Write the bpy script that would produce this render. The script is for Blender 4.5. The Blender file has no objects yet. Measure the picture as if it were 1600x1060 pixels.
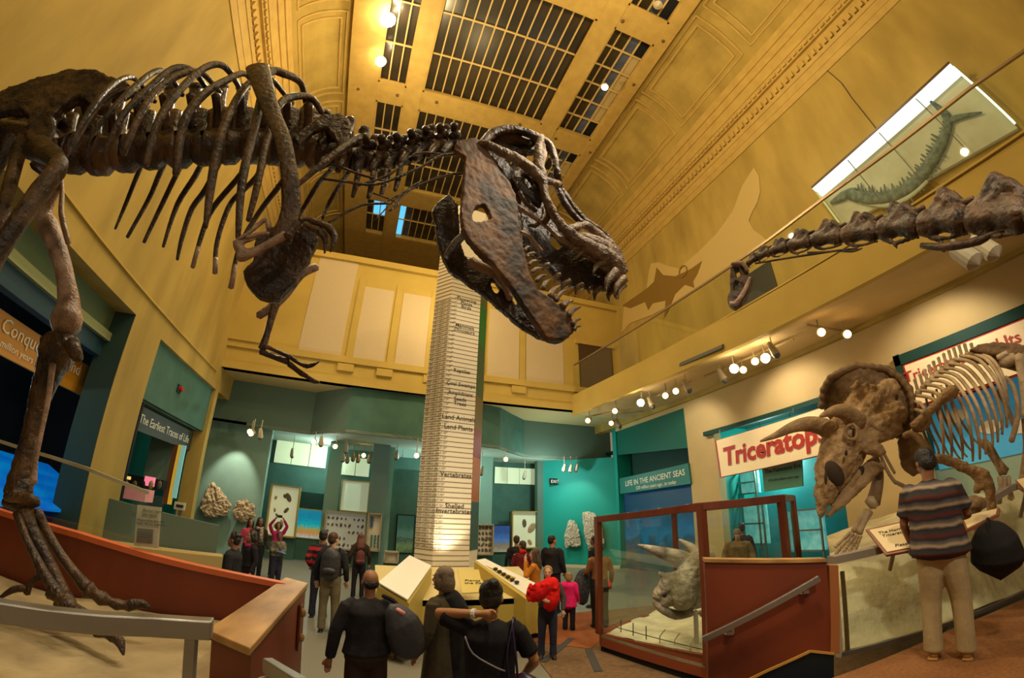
import bpy, bmesh, math, random
from mathutils import Vector, Matrix, noise
random.seed(7)
S = bpy.context.scene; COL = S.collection
PI = math.pi
# ---------------------------------------------------------------- camera (fisheye lens, eye 2.3 m above the hall floor)
FPX = 653.969; KL = 0.546715; CAM = Vector((0, 0, 2.3))
def cam_axes(yaw, pit, rol):
    yaw, pit, rol = map(math.radians, (yaw, pit, rol))
    cy, sy, cp, sp = math.cos(yaw), math.sin(yaw), math.cos(pit), math.sin(pit)
    f = Vector((sy*cp, cy*cp, sp)); r = Vector((cy, -sy, 0)); u = r.cross(f)
    c, s = math.cos(rol), math.sin(rol)
    return c*r + s*u, -s*r + c*u, f
CR, CU, CF = cam_axes(19.0557, 23.4351, 1.0359)
cd = bpy.data.cameras.new('camera'); cam = bpy.data.objects.new('camera', cd); COL.objects.link(cam)
cam.matrix_world = Matrix(((CR.x, CU.x, -CF.x, CAM.x), (CR.y, CU.y, -CF.y, CAM.y), (CR.z, CU.z, -CF.z, CAM.z), (0, 0, 0, 1)))
cd.type = 'PANO'; cd.sensor_fit = 'HORIZONTAL'; cd.sensor_width = 36; cd.sensor_height = 23.85; cd.clip_start = 0.05; cd.clip_end = 200
cc = cd.cycles if hasattr(cd, 'cycles') and hasattr(cd.cycles, 'panorama_type') else cd
cc.panorama_type = 'FISHEYE_LENS_POLYNOMIAL'; cc.fisheye_fov = math.radians(170)
cc.fisheye_polynomial_k0 = 0
cc.fisheye_polynomial_k1, cc.fisheye_polynomial_k2, cc.fisheye_polynomial_k3, cc.fisheye_polynomial_k4 = POLY = (-6.79573242e-02, -1.41487050e-05, 3.61449661e-05, -5.82745917e-07)
S.camera = cam
# ---------------------------------------------------------------- world, exposure
S.view_settings.view_transform = 'Standard'; S.view_settings.look = 'None'
S.view_settings.gamma = 1; S.view_settings.use_curve_mapping = False; S.view_settings.exposure = 0.15
w = bpy.data.worlds.new('world'); S.world = w; w.use_nodes = True
w.node_tree.nodes['Background'].inputs[0].default_value = (1.0, .80, .52, 1)
w.node_tree.nodes['Background'].inputs[1].default_value = 0.22
def light(name, kind, loc, energy, color=(1, .72, .38), size=.3, target=None, spot=60, blend=.6):
    l = bpy.data.lights.new(name, kind); l.energy = energy; l.color = color
    if kind == 'AREA': l.size = size
    else: l.shadow_soft_size = size
    if kind == 'SPOT': l.spot_size = math.radians(spot); l.spot_blend = blend
    o = bpy.data.objects.new(name, l); COL.objects.link(o); o.location = loc
    if target is not None: o.rotation_euler = (Vector(target)-Vector(loc)).to_track_quat('-Z', 'Y').to_euler()
    return o
WARM = (1, .77, .38); PALE = (1, .88, .66); COOL = (.75, 1, .92)
light('hall_fill', 'POINT', (-.5, 8.6, 13.5), 640, WARM, .12)  # added fill points for the hall, no fixture hangs at these spots
light('hall_fill', 'POINT', (4.5, 2.5, 13.5), 620, WARM, .12)
light('hall_fill', 'POINT', (-1.0, 1.0, 12.5), 430, WARM, .12)
light('hall_fill', 'POINT', (2.0, 12.0, 9.2), 210, WARM, .12)
light('stage_lamp', 'SPOT', (3.2, -1.5, 7.5), 150, PALE, .15, (-.6, 2.6, 4.2), 70)
light('stage_lamp', 'SPOT', (-1.0, -2.5, 5.0), 120, PALE, .15, (-2.6, 3.2, 2.2), 60)
light('stage_lamp', 'SPOT', (-2.5, 4.8, 9.5), 520, PALE, .08, (-1.2, 2.6, 4.2), 75)
light('stage_lamp', 'SPOT', (1.5, -1.5, 6.2), 460, PALE, .15, (5.6, 2.4, 2.4), 60)
light('stage_lamp', 'SPOT', (4.0, 4.0, 6.6), 420, PALE, .15, (1.6, 8.0, .5), 75)
light('stage_lamp', 'SPOT', (-1.5, 7.0, 7.2), 260, PALE, .15, (-1.0, 9.5, .8), 80)
light('stage_lamp', 'SPOT', (2.2, 1.5, 7.0), 420, PALE, .15, (1.2, 5.0, .8), 80)
light('wall_washer', 'SPOT', (8.6, 6.6, 5.5), 130, PALE, .08, (10.2, 6.6, 4.3), 110)
light('wall_washer', 'SPOT', (8.6, 2.4, 5.5), 130, PALE, .08, (10.2, 2.6, 4.3), 110)
light('wall_washer', 'SPOT', (8.4, 9.8, 5.5), 100, PALE, .08, (10.2, 10.4, 4.0), 110)
light('wall_washer', 'SPOT', (-4.6, 15.3, 4.4), 260, PALE, .05, (-4.75, 16.3, 2.6), 60)
light('wall_washer', 'SPOT', (8.0, 15.6, 4.3), 130, PALE, .06, (9.0, 16.8, 2.0), 80)
light('stage_lamp', 'SPOT', (2.6, 3.4, 8.2), 420, PALE, .08, (1.75, 9.3, 5.2), 42)
light('soffit_fill', 'POINT', (-2.2, 13.0, 4.5), 55, PALE, .06)  # added fill points that brighten the undersides, no lamp fixture here
light('soffit_fill', 'POINT', (6.3, 13.4, 4.7), 55, PALE, .06)
light('column_uplight', 'SPOT', (1.7, 8.55, 1.25), 60, PALE, .08, (1.75, 9.3, 2.6), 80)
light('gallery_lamp', 'POINT', (-1.5, 17.6, 3.9), 190, COOL, .1)
light('gallery_lamp', 'POINT', (3.2, 17.2, 3.9), 160, COOL, .1)
light('gallery_lamp', 'POINT', (7.2, 16.0, 3.8), 130, COOL, .1)
light('gallery_lamp', 'POINT', (12.0, 9.0, 3.6), 140, COOL, .1)
light('gallery_lamp', 'POINT', (-7.3, 6.4, 3.4), 25, COOL, .1)

# ---------------------------------------------------------------- helpers
def ray(px, py):
    dx, dy = px-800, py-530; r = math.hypot(dx, dy); th = math.atan(KL*r/FPX)/KL; s = math.sin(th)/max(r, 1e-9)
    return (CR*(dx*s) - CU*(dy*s) + CF*math.cos(th)).normalized()
def atd(px, py, d):
    q = ray(px, py); return CAM + q*(d/math.hypot(q.x, q.y))
def at(px, py, ax, v):
    if ax == 'd': return atd(px, py, v)
    q = ray(px, py); i = 'xyz'.index(ax); return CAM + q*((v-CAM[i])/q[i])
def vz(px, py, x, y):
    q = ray(px, py); return CAM.z + q.z/math.hypot(q.x, q.y)*math.hypot(x, y)
def W(x, y, z): return Vector((x*.85, y*.85, 2.3+(z-2.3)*.85))
def pxm(px, py, p, r):
    """metres spanned at point p by r pixels round the pixel"""
    a = ray(px, py).angle(ray(px+1, py)); return r*a*(p-CAM).length

_m = {}
def mat(name, c, rough=.6, metal=0, c2=None, scale=6, bump=0, bscale=None, detail=4, emit=0, alpha=1, coords='Object', spec=.5, dist=.02, stretch=None):
    if name in _m: return _m[name]
    m = bpy.data.materials.new(name); m.use_nodes = True; nt = m.node_tree; N = nt.nodes; L = nt.links
    b = N['Principled BSDF']; b.inputs['Base Color'].default_value = (*c, 1); b.inputs['Roughness'].default_value = rough
    b.inputs['Metallic'].default_value = metal; b.inputs['Specular IOR Level'].default_value = spec
    tc = N.new('ShaderNodeTexCoord'); src = tc.outputs[coords]
    if stretch:
        mp = N.new('ShaderNodeMapping'); mp.inputs['Scale'].default_value = stretch; L.new(src, mp.inputs[0]); src = mp.outputs[0]
    if c2:
        n = N.new('ShaderNodeTexNoise'); n.inputs['Scale'].default_value = scale; n.inputs['Detail'].default_value = detail
        L.new(src, n.inputs['Vector'])
        r = N.new('ShaderNodeValToRGB'); r.color_ramp.elements[0].position = .35; r.color_ramp.elements[1].position = .68
        r.color_ramp.elements[0].color = (*c, 1); r.color_ramp.elements[1].color = (*c2, 1)
        L.new(n.outputs['Fac'], r.inputs[0]); L.new(r.outputs[0], b.inputs['Base Color'])
    if bump:
        n2 = N.new('ShaderNodeTexNoise'); n2.inputs['Scale'].default_value = bscale or scale*3; n2.inputs['Detail'].default_value = 5
        L.new(src, n2.inputs['Vector'])
        bp = N.new('ShaderNodeBump'); bp.inputs['Strength'].default_value = bump; bp.inputs['Distance'].default_value = dist
        L.new(n2.outputs['Fac'], bp.inputs['Height']); L.new(bp.outputs[0], b.inputs['Normal'])
    if emit:
        if c2: L.new(r.outputs[0], b.inputs['Emission Color'])
        else: b.inputs['Emission Color'].default_value = (*c, 1)
        b.inputs['Emission Strength'].default_value = emit
    if alpha < 1: b.inputs['Alpha'].default_value = alpha
    _m[name] = m; return m
def glass(name, tint=(.97, 1, .985), refl=.12):
    if name in _m: return _m[name]
    m = bpy.data.materials.new(name); m.use_nodes = True; nt = m.node_tree; N = nt.nodes; L = nt.links
    N.remove(N['Principled BSDF']); t = N.new('ShaderNodeBsdfTransparent'); t.inputs[0].default_value = (*tint, 1)
    g = N.new('ShaderNodeBsdfGlossy'); g.inputs['Roughness'].default_value = .02
    lw = N.new('ShaderNodeLayerWeight'); lw.inputs[0].default_value = .5
    pw = N.new('ShaderNodeMath'); pw.operation = 'POWER'; L.new(lw.outputs['Facing'], pw.inputs[0]); pw.inputs[1].default_value = 4
    fr = N.new('ShaderNodeMath'); fr.operation = 'MULTIPLY_ADD'; L.new(pw.outputs[0], fr.inputs[0]); fr.inputs[1].default_value = .7; fr.inputs[2].default_value = .035
    mx = N.new('ShaderNodeMixShader'); L.new(fr.outputs[0], mx.inputs[0]); L.new(t.outputs[0], mx.inputs[1]); L.new(g.outputs[0], mx.inputs[2])
    L.new(mx.outputs[0], N['Material Output'].inputs[0]); _m[name] = m; return m

class MB:
    def __init__(s): s.v = []; s.f = []
    def add(s, v, f):
        n = len(s.v); s.v += [Vector(p) for p in v]; s.f += [[i+n for i in q] for q in f]; return s
    def tube(s, pts, rad, n=8, sub=3, flat=None, cap=True):
        """smooth tube through pts; rad number or list; flat=(scale, axis vector) squashes across axis"""
        pts = [Vector(p) for p in pts]
        if not isinstance(rad, (list, tuple)): rad = [rad]*len(pts)
        P = []; R = []
        if len(pts) > 2 and sub > 1:
            for i in range(len(pts)-1):
                a = pts[max(i-1, 0)]; b = pts[i]; c = pts[i+1]; d = pts[min(i+2, len(pts)-1)]
                for k in range(sub):
                    t = k/sub
                    P.append(.5*((2*b)+(c-a)*t+(2*a-5*b+4*c-d)*t*t+(3*b-a-3*c+d)*t**3)); R.append(rad[i]*(1-t)+rad[i+1]*t)
            P.append(pts[-1]); R.append(rad[-1])
        else: P = pts; R = list(rad)
        t0 = (P[1]-P[0]).normalized(); up = Vector((0, 0, 1)) if abs(t0.z) < .9 else Vector((0, 1, 0))
        if flat: up = Vector(flat[1])
        nx = (up - t0*up.dot(t0)).normalized(); base = len(s.v); rings = []
        for i, p in enumerate(P):
            t = (P[min(i+1, len(P)-1)]-P[max(i-1, 0)]).normalized()
            nx = nx - t*nx.dot(t)
            if flat: nx = Vector(flat[1]) - t*Vector(flat[1]).dot(t)
            if nx.length < 1e-6: nx = t.orthogonal()
            nx.normalize(); ny = t.cross(nx); r = max(R[i], 1e-4); rx = r*(flat[0] if flat else 1)
            ring = []
            for k in range(n):
                a = 2*PI*k/n; ring.append(len(s.v)); s.v.append(p + nx*(rx*math.cos(a)) + ny*(r*math.sin(a)))
            rings.append(ring)
        for a, b in zip(rings, rings[1:]):
            for k in range(n): s.f.append([a[k], a[(k+1) % n], b[(k+1) % n], b[k]])
        if cap:
            for ring, P0, P1, r in ((rings[0], P[0], P[1], R[0]), (rings[-1], P[-1], P[-2], R[-1])):
                c = len(s.v); s.v.append(P0 + (P0-P1).normalized()*r*.6)
                for k in range(n):
                    q = [ring[(k+1) % n], ring[k], c]; s.f.append(q if ring is rings[0] else q[::-1])
        return s
    def ball(s, c, r, n=10, m=7, rot=None):
        if not isinstance(r, (tuple, list, Vector)): r = (r, r, r)
        c = Vector(c); base = len(s.v); R = rot or Matrix.Identity(3)
        pts = [Vector((0, 0, 1))]
        for j in range(1, m):
            for k in range(n): th = PI*j/m; ph = 2*PI*k/n; pts.append(Vector((math.sin(th)*math.cos(ph), math.sin(th)*math.sin(ph), math.cos(th))))
        pts.append(Vector((0, 0, -1)))
        s.v += [c + R @ Vector((p.x*r[0], p.y*r[1], p.z*r[2])) for p in pts]
        for k in range(n):
            s.f.append([base, base+1+k, base+1+(k+1) % n])
            for j in range(m-2):
                a = base+1+j*n; s.f.append([a+k, a+n+k, a+n+(k+1) % n, a+(k+1) % n])
            a = base+1+(m-2)*n; s.f.append([a+(k+1) % n, a+k, base+1+(m-1)*n])
        return s
    def box(s, c, d, rot=None):
        c = Vector(c); R = rot or Matrix.Identity(3); b = len(s.v)
        for x in (-.5, .5):
            for y in (-.5, .5):
                for z in (-.5, .5): s.v.append(c + R @ Vector((x*d[0], y*d[1], z*d[2])))
        s.f += [[b+i for i in q] for q in ((0, 1, 3, 2), (4, 6, 7, 5), (0, 4, 5, 1), (2, 3, 7, 6), (0, 2, 6, 4), (1, 5, 7, 3))]; return s
    def prism(s, poly, d):
        """polygon (3-D points, planar) extruded by vector d"""
        poly = [Vector(p) for p in poly]; d = Vector(d); b = len(s.v); n = len(poly)
        s.v += poly + [p+d for p in poly]
        s.f += [list(range(b, b+n))[::-1], list(range(b+n, b+2*n))] + [[b+i, b+(i+1) % n, b+n+(i+1) % n, b+n+i] for i in range(n)]; return s
    def bar(s, a, b, w, h, up=(0, 0, 1)):
        a = Vector(a); b = Vector(b); t = (b-a); L = t.length; t.normalize(); u = Vector(up); x = t.cross(u).normalized(); u = x.cross(t)
        return s.box((a+b)/2, (w, L, h), Matrix((x, t, u)).transposed())
    def build(s, name, m, parent=None, smooth=False, rough=0, rscale=.07, label=None, cat=None, group=None, kind=None, voxel=0, bevel=0, sm=2, world=True):
        me = bpy.data.meshes.new(name)
        org = Vector((0, 0, 0))
        if parent is not None: org = parent.matrix_world.translation
        elif s.v and kind != 'structure':
            lo = [min(v[i] for v in s.v) for i in range(3)]; hi = [max(v[i] for v in s.v) for i in range(3)]
            org = Vector(((lo[0]+hi[0])/2, (lo[1]+hi[1])/2, lo[2]))
        me.from_pydata([v-org for v in s.v], [], s.f); me.update()
        bm = bmesh.new(); bm.from_mesh(me); bmesh.ops.recalc_face_normals(bm, faces=bm.faces); bm.to_mesh(me); bm.free()
        o = bpy.data.objects.new(name, me); COL.objects.link(o)
        if parent is not None:
            o.parent = parent; o.matrix_parent_inverse = Matrix.Identity(4)
            o.matrix_world = Matrix.Translation(org) @ Matrix.Identity(4) if False else o.matrix_world
            o.location = (0, 0, 0)
        else: o.location = org
        if parent is not None and any(abs(a) > 1e-9 for a in (parent.rotation_euler)): raise ValueError('rot parent')
        for mm in (m if isinstance(m, (list, tuple)) else [m]): me.materials.append(mm)
        if voxel:
            r = o.modifiers.new('remesh', 'REMESH'); r.mode = 'VOXEL'; r.voxel_size = voxel; r.use_smooth_shade = True
            if sm: q = o.modifiers.new('smooth', 'SMOOTH'); q.iterations = sm; q.factor = .5
        if rough:
            tx = bpy.data.textures.get('bone_lumps') or bpy.data.textures.new('bone_lumps', 'CLOUDS'); tx.noise_scale = rscale; tx.noise_depth = 3
            q = o.modifiers.new('lumps', 'DISPLACE'); q.texture = tx; q.strength = rough; q.mid_level = .5; q.texture_coords = 'LOCAL'
        if bevel: q = o.modifiers.new('bevel', 'BEVEL'); q.width = bevel; q.segments = 2; q.limit_method = 'ANGLE'
        if smooth: me.polygons.foreach_set('use_smooth', [True]*len(me.polygons))
        tag(o, label, cat, group, kind); FIX(o); return o
def FIX(o): bpy.context.view_layer.update() if False else None
def tag(o, label=None, cat=None, group=None, kind=None):
    if label: o['label'] = label
    if cat: o['category'] = cat
    if group: o['group'] = group
    if kind: o['kind'] = kind
    return o
def thing(name, loc, label, cat, group=None, kind=None):
    o = bpy.data.objects.new(name, None); COL.objects.link(o); o.location = loc; o.empty_display_size = .1
    o.matrix_world = Matrix.Translation(Vector(loc)); return tag(o, label, cat, group, kind)
def quadslab(name, pts, th, m, parent=None, **k):
    """slab over a quad, thickness th away along its normal"""
    p = [Vector(q) for q in pts]; n = (p[1]-p[0]).cross(p[2]-p[0]).normalized()
    return MB().prism(p, n*th).build(name, m, parent, **k)
def text(body, org, right, up, size, m, parent, name='lettering', align='LEFT', depth=.002, bold=0, ws=1, shear=0, kind='stuff'):
    c = bpy.data.curves.new(name, 'FONT'); c.body = body; c.size = 1; c.extrude = depth/size; c.align_x = align; c.offset = bold
    c.resolution_u = 2; c.space_word = ws; c.shear = shear
    t = bpy.data.objects.new('tmp', c); COL.objects.link(t)
    me = bpy.data.meshes.new_from_object(t.evaluated_get(bpy.context.evaluated_depsgraph_get())); bpy.data.objects.remove(t)
    r = Vector(right).normalized(); u = Vector(up); u = (u-r*u.dot(r)).normalized(); n = r.cross(u)
    M = Matrix(((r.x, u.x, n.x), (r.y, u.y, n.y), (r.z, u.z, n.z))); pl = parent.matrix_world.translation if parent else Vector((0, 0, 0))
    for v in me.vertices: v.co = Vector(org) + M @ (v.co*size) - pl
    me.materials.clear(); me.materials.append(m)
    o = bpy.data.objects.new(name, me); COL.objects.link(o); o.parent = parent; o['kind'] = 'stuff'; return o
def root(mb_or_loc, *a): pass

# ---------------------------------------------------------------- materials
GOLD = mat('golden_plaster', (.49, .35, .095), .75, c2=(.34, .24, .065), scale=1.1, stretch=(1, 1, .28), detail=6, bump=.15, bscale=14, spec=.2)
GOLD2 = mat('ochre_plaster', (.55, .39, .10), .75, spec=.2, c2=(.48, .34, .085), scale=.8)
TAN = mat('tan_panel', (.60, .48, .31), .8, c2=(.54, .43, .27), scale=40, spec=.2)
TRIM = mat('ochre_trim', (.56, .38, .11), .6, c2=(.48, .32, .09), scale=3, spec=.3)
TEAL = mat('teal_paint', (.075, .17, .135), .7, c2=(.06, .14, .11), scale=2, spec=.2)
TEALG = mat('grey_teal_paint', (.12, .19, .15), .7, spec=.2)
TEALB = mat('bright_teal_paint', (.005, .26, .22), .6, spec=.3)
TEALL = mat('pale_teal_paint', (.24, .40, .33), .7, spec=.2)
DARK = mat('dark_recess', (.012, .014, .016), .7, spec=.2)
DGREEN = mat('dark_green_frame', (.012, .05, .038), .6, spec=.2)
FLOORM = mat('speckled_floor', (.22, .205, .155), .5, c2=(.15, .14, .105), scale=60, detail=2)
CARPET = mat('brown_carpet', (.30, .13, .05), .9, c2=(.22, .10, .04), scale=30, bump=.3, bscale=200, spec=.1)
REDB = mat('red_laminate', (.20, .034, .008), .5, c2=(.14, .024, .006), scale=1.2, detail=3)
REDT = mat('orange_edge', (.60, .13, .04), .5)
WOODC = mat('pale_wood_cap', (.50, .27, .08), .45, c2=(.24, .115, .03), scale=4, stretch=(1, .35, 1))  # darker streaks paint in the shadow pattern on the pedestal top
CHERRY = mat('cherry_wood', (.17, .035, .012), .35, c2=(.12, .022, .008), scale=5, stretch=(1, 1, .2))
STEEL = mat('brushed_steel', (.36, .33, .30), .38, .85, c2=(.30, .28, .25), scale=3)
GLASS = glass('case_glass'); 
GREYM = mat('grey_metal', (.13, .13, .125), .5, .4)
SAND = mat('sand', (.42, .33, .18), .95, c2=(.28, .21, .11), scale=2.2, bump=.5, bscale=5, dist=.1, spec=.1)
SANDW = mat('pale_sand', (.70, .66, .45), .95, c2=(.55, .50, .32), scale=3, bump=.4, bscale=8, dist=.05, spec=.1)
WHITE = mat('white_board', (.80, .76, .64), .5)
CREAM = mat('cream_board', (.78, .62, .36), .5)
RED = mat('red_ink', (.45, .03, .02), .5); INK = mat('black_ink', (.03, .025, .02), .6); PALEI = mat('pale_ink', (.75, .72, .6), .6)
LIT = mat('lit_frosted_panel', (.72, .80, .52), .5, emit=.35)
BULB = mat('bulb', (1, .72, .36), .5, emit=60)
LAMPB = mat('lamp_housing', (.42, .36, .24), .4)
YEL = mat('yellow_plinth', (.50, .36, .07), .5)
# ================================================================ ROOM SHELL
def struct(name, mb, m, parent=None, **k): return mb.build(name, m, parent, kind=None if parent else 'structure', **k)
# floor of the hall
struct('floor', MB().box((2, 12, -.05), (44, 40, .1)), FLOORM)
# left wall with tall openings; wall plane x = -5.33
XL = -5.33; ZT = 11.9  # ZT upper edge below cornice
zh = 5.45
wl = MB()
wl.box((XL-.25, 7.2, (zh+13.4)/2), (.5, 22, 13.4-zh))
wl.box((XL-.25, 9.25, zh/2), (.5, 1.36, zh))
wl.box((XL-.25, 14.6, zh/2+.0), (.5, .3, zh))
struct('wall_left', wl, GOLD)
struct('trim_step', MB().box((XL+.03, 5, 5.96), (.06, 18, .035)), GOLD2)
# cornice left
def cornice(name, x, sgn, z0, z1, y0, y1, ny):
    mb = MB(); steps = [(0, .0, .22), (.10, .22, .5), (.22, .5, .62), (.16, .62, 1.1), (.42, 1.1, 1.35), (.55, 1.35, 1.75), (.7, 1.75, 2.05), (.86, 2.05, 2.35)]
    k = (z1-z0)/2.35
    for d, a, b in steps:
        d = d*.52+.03; mb.prism([(x, y0, z0+a*k), (x+sgn*d, y0, z0+a*k), (x+sgn*(d+.04), y0, z0+b*k), (x, y0, z0+b*k)], (0, y1-y0, 0))
    o = struct(name, mb, TRIM)
    for zz, hh, dd, nm in ((.78, .22, .16, 'dentil'), (1.2, .1, .27, 'egg_moulding')):
        q = MB(); n = int((y1-y0)/.23)
        for i in range(n): q.box((x+sgn*(.05+dd/2), y0+.1+i*.23, z0+zz*k), (dd, .115 if nm == 'dentil' else .15, hh*k))
        c = q.build(nm, TRIM, o); c['kind'] = 'stuff'
    return o
cornice('trim_left', XL, 1, 12.55, 15.5, -6, 24, 0)
XR = 10.05
cornice('trim_right', XR, -1, 13.05, 15.5, -6, 24, 0)
# right wall: upper part behind the gallery and lower part with openings
wr = MB(); wr.box((XR+.25, 9, 9.85), (.5, 30, 7.9))
struct('wall_right', wr, GOLD)
XW = 10.2
def opening_wall(name, x, segs, m, th=.3):
    mb = MB()
    for y0, y1, z0, z1 in segs: mb.box((x+th/2, (y0+y1)/2, (z0+z1)/2), (th, y1-y0, z1-z0))
    return struct(name, mb, m)
opening_wall('wall_right_lower', XW, [(-6, .2, 0, 5.9), (.2, 3.65, 4.95, 5.9), (3.65, 5.2, 0, 5.9), (5.2, 9.75, 4.68, 5.9), (9.75, 11.02, 0, 5.9), (11.02, 15.7, 5.75, 5.9)],
             mat('warm_plaster', (.60, .44, .21), .75, c2=(.54, .39, .18), scale=1, spec=.2))
# soffit and gallery slab
zf0, zf1 = 5.98, 6.75
gal = MB()
gp = [(7.65, 14.45), (7.9, 6.5), (8.0, -6)]
gal.prism([(7.65, 14.45, 6.12), (7.95, 6.0, 5.98), (8.05, -6, 5.95), (10.4, -6, 5.95), (10.4, 14.45, 6.05)], (0, 0, .6))
struct('gallery_floor', gal, mat('warm_plaster', (0, 0, 0)))
for i, (a, b) in enumerate((((7.65, 14.45, 6.45), (7.95, 6.0, 6.33)), ((7.95, 6.0, 6.33), (8.05, -6, 6.3)))):
    struct('trim_%d' % (i+1), MB().bar(a, b, .16, .82), GOLD2)
# vents in the gallery edge
def vent(p1, p2, p3, p4, lab):
    P = [at(*p, 'x', 7.72 if p1[0] < 1000 else 7.82) for p in (p1, p2, p3, p4)]
    t = thing('wall_vent', (P[0]+P[2])/2, lab, 'vent', 'vents in the gallery edge')
    MB().prism(P, (-.03, 0, 0)).build('frame', mat('vent_metal', (.13, .11, .07), .5), t)
    for k in range(1, 5):
        a = P[0].lerp(P[3], k/5); b = P[1].lerp(P[2], k/5); MB().bar(a+Vector((-.04, 0, 0)), b+Vector((-.04, 0, 0)), .02, .02).build('slat', GREYM, t)
vent((1064, 567), (1131, 538), (1130, 545), (1063, 574), 'long dark louvred vent in the gallery edge, nearer one above the track lamps')
vent((915, 631), (951, 615), (951, 620), (915, 635), 'small dark louvred vent in the gallery edge near the corner')
# far wall : partition
YF = 14.45
fw = MB(); fw.box(((XL+XR)/2, YF+.15, (6.25+11.35)/2), (XR-XL, .3, 11.35-6.25))
far = struct('wall_back', fw, GOLD2)
# tan recessed-looking panels and pilasters on it
def fpanel(pp, name, m, out):
    P = [at(px, py, 'y', YF) for px, py in pp]; x0 = (P[0].x+P[3].x)/2; x1 = (P[1].x+P[2].x)/2; z1 = (P[0].z+P[1].z)/2; z0 = (P[2].z+P[3].z)/2
    MB().box(((x0+x1)/2, YF-out/2, (z0+z1)/2), (x1-x0, out, z1-z0)).build(name, m, far)
for pp in ([(505, 398), (566, 408), (527, 559), (462, 548)], [(571, 449), (617, 455), (599, 569), (549, 560)], [(632, 459), (680, 466), (663, 580), (615, 572)],
           [(765, 484), (812, 489), (810, 600), (761, 592)], [(822, 495), (880, 503), (879, 607), (821, 602)], [(402, 445), (440, 452), (400, 538), (365, 532)]):
    fpanel(pp, 'wall_panel', TAN, .02)
def pil(x0, x1, z0, z1, out): MB().box(((x0+x1)/2, YF-out/2, (z0+z1)/2), (x1-x0, out, z1-z0)).build('pilaster', GOLD2, far)
for px in (543, 608, 668, 752, 816): 
    q = at(px, 575, 'y', YF); pil(q.x-.12, q.x+.12, 6.7, 10.4, .05)
for px in (538, 600, 810):
    q = at(px, 588, 'y', YF); pil(q.x-.28, q.x+.28, 6.72, 6.98, .10)
pil(XL, XR, 7.02, 7.25, .09); pil(XL, XR, 6.25, 6.5, .06); pil(XL, XR, 11.1, 11.35, .12)
q = at(500, 470, 'y', YF); pil(XL, -4.2, 7.25, 11.1, .16)
# door opening at gallery level in the far wall
P0 = at(902, 515, 'y', YF); P1 = at(952, 515, 'y', YF)
dr = MB().box(((P0.x+P1.x)/2, YF-.03, 7.9), (P1.x-P0.x, .06, 2.55)); struct('door_1', dr, mat('dark_door', (.06, .035, .012), .5))
struct('trim_8', MB().box(((P0.x+P1.x)/2, YF-.05, 9.25), (P1.x-P0.x+.3, .1, .15)), TRIM)
# doorway on the gallery behind the sauropod head
dp = [at(*p, 'x', XR) for p in ((1160, 478), (1222, 425), (1228, 444), (1172, 505))]
struct('door_2', MB().prism([(XR-.04, 7.7, 6.6), (XR-.04, 6.2, 6.6), (XR-.04, 6.2, 8.9), (XR-.04, 7.7, 8.9)], (.04, 0, 0)), mat('black_doorway', (.012, .02, .02), .6))
# soffit behind the far wall (plaster), teal faceted bulkhead, gallery ceiling
fac = [(-7.8, 16.0), (-4.5, 16.0), (-2.17, 16.1), (-.8, 14.64), (1.67, 14.6), (3.9, 14.8), (4.78, 15.05), (5.54, 15.9), (6.44, 16.8), (10.9, 17.0)]
struct('ceiling_2', MB().prism([(-6, 14.4, 6.25), (10.5, 14.4, 6.25), (10.9, 17.2, 6.25), (-6, 17.2, 6.25)], (0, 0, .1)), mat('shade_plaster', (.50, .40, .19), .8, spec=.2))
cols = [TEALG, TEALG, TEALG, TEAL, TEAL, TEAL, TEAL, TEAL, TEALG]
for i, (a, b) in enumerate(zip(fac, fac[1:])):
    struct('bulkhead_panel', MB().prism([(*a, 4.65), (*b, 4.65), (*b, 6.26), (*a, 6.26)], (0, .12, 0)), cols[i])
struct('ceiling_3', MB().prism([(*p, 4.66) for p in fac]+[(12, 26, 4.66), (-9, 26, 4.66)], (0, 0, .1)), mat('pale_soffit', (.42, .50, .40), .8, spec=.2))
# left return soffit behind the left wall
struct('ceiling_4', MB().box((-8.6, 6.75, 5.6), (6.0, 15.5, .12)), TEALG)
# vaulted main ceiling -------------------------------------------------
ZC = 17.3
def cz(px, py): return at(px, py, 'z', ZC)
xa = -3.2; xb = 7.55   # flat ceiling edges
cove = MB()
for sx, x0, x1 in ((-1, XL+.5, xa), (1, XR-.5, xb)):
    pts = []
    for k in range(9):
        t = k/8*PI/2; pts.append((x0+(x1-x0)*(1-math.cos(t)), 15.5+(ZC-15.5)*math.sin(t)))
    for a, b in zip(pts, pts[1:]):
        cove.prism([(a[0], -6, a[1]), (b[0], -6, b[1]), (b[0], -6, b[1]+.2), (a[0], -6, a[1]+.2)], (0, 30, 0))
cv = struct('ceiling_cove', cove, GOLD, smooth=False)
# raised panel mouldings on the coves
for sx, x0, x1 in ((-1, XL+.5, xa), (1, XR-.5, xb)):
    def cp(u, y, off=.03):
        t = u*PI/2; return Vector((x0+(x1-x0)*(1-math.cos(t)), y, 15.5+(ZC-15.5)*math.sin(t)-off))
    for y0 in (-4.2, -.2, 3.8, 7.8, 11.8, 15.8):
        for inset in (.16, .42):
            mb = MB(); u0, u1 = .12+inset*.3, .96-inset*.3; ya, yb = y0+inset, y0+3.9-inset
            ring = [cp(u0+(u1-u0)*k/8, ya) for k in range(9)] + [cp(u1+(u0-u1)*k/8, yb) for k in range(9)]
            for a, b in zip(ring, ring[1:]+ring[:1]): mb.tube([a, b], .045, 5)
            mb.build('cove_moulding', TRIM, cv)
struct('ceiling', MB().box(((xa+xb)/2, 9, ZC+.5), (xb-xa, 30, .1)), DARK)
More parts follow.
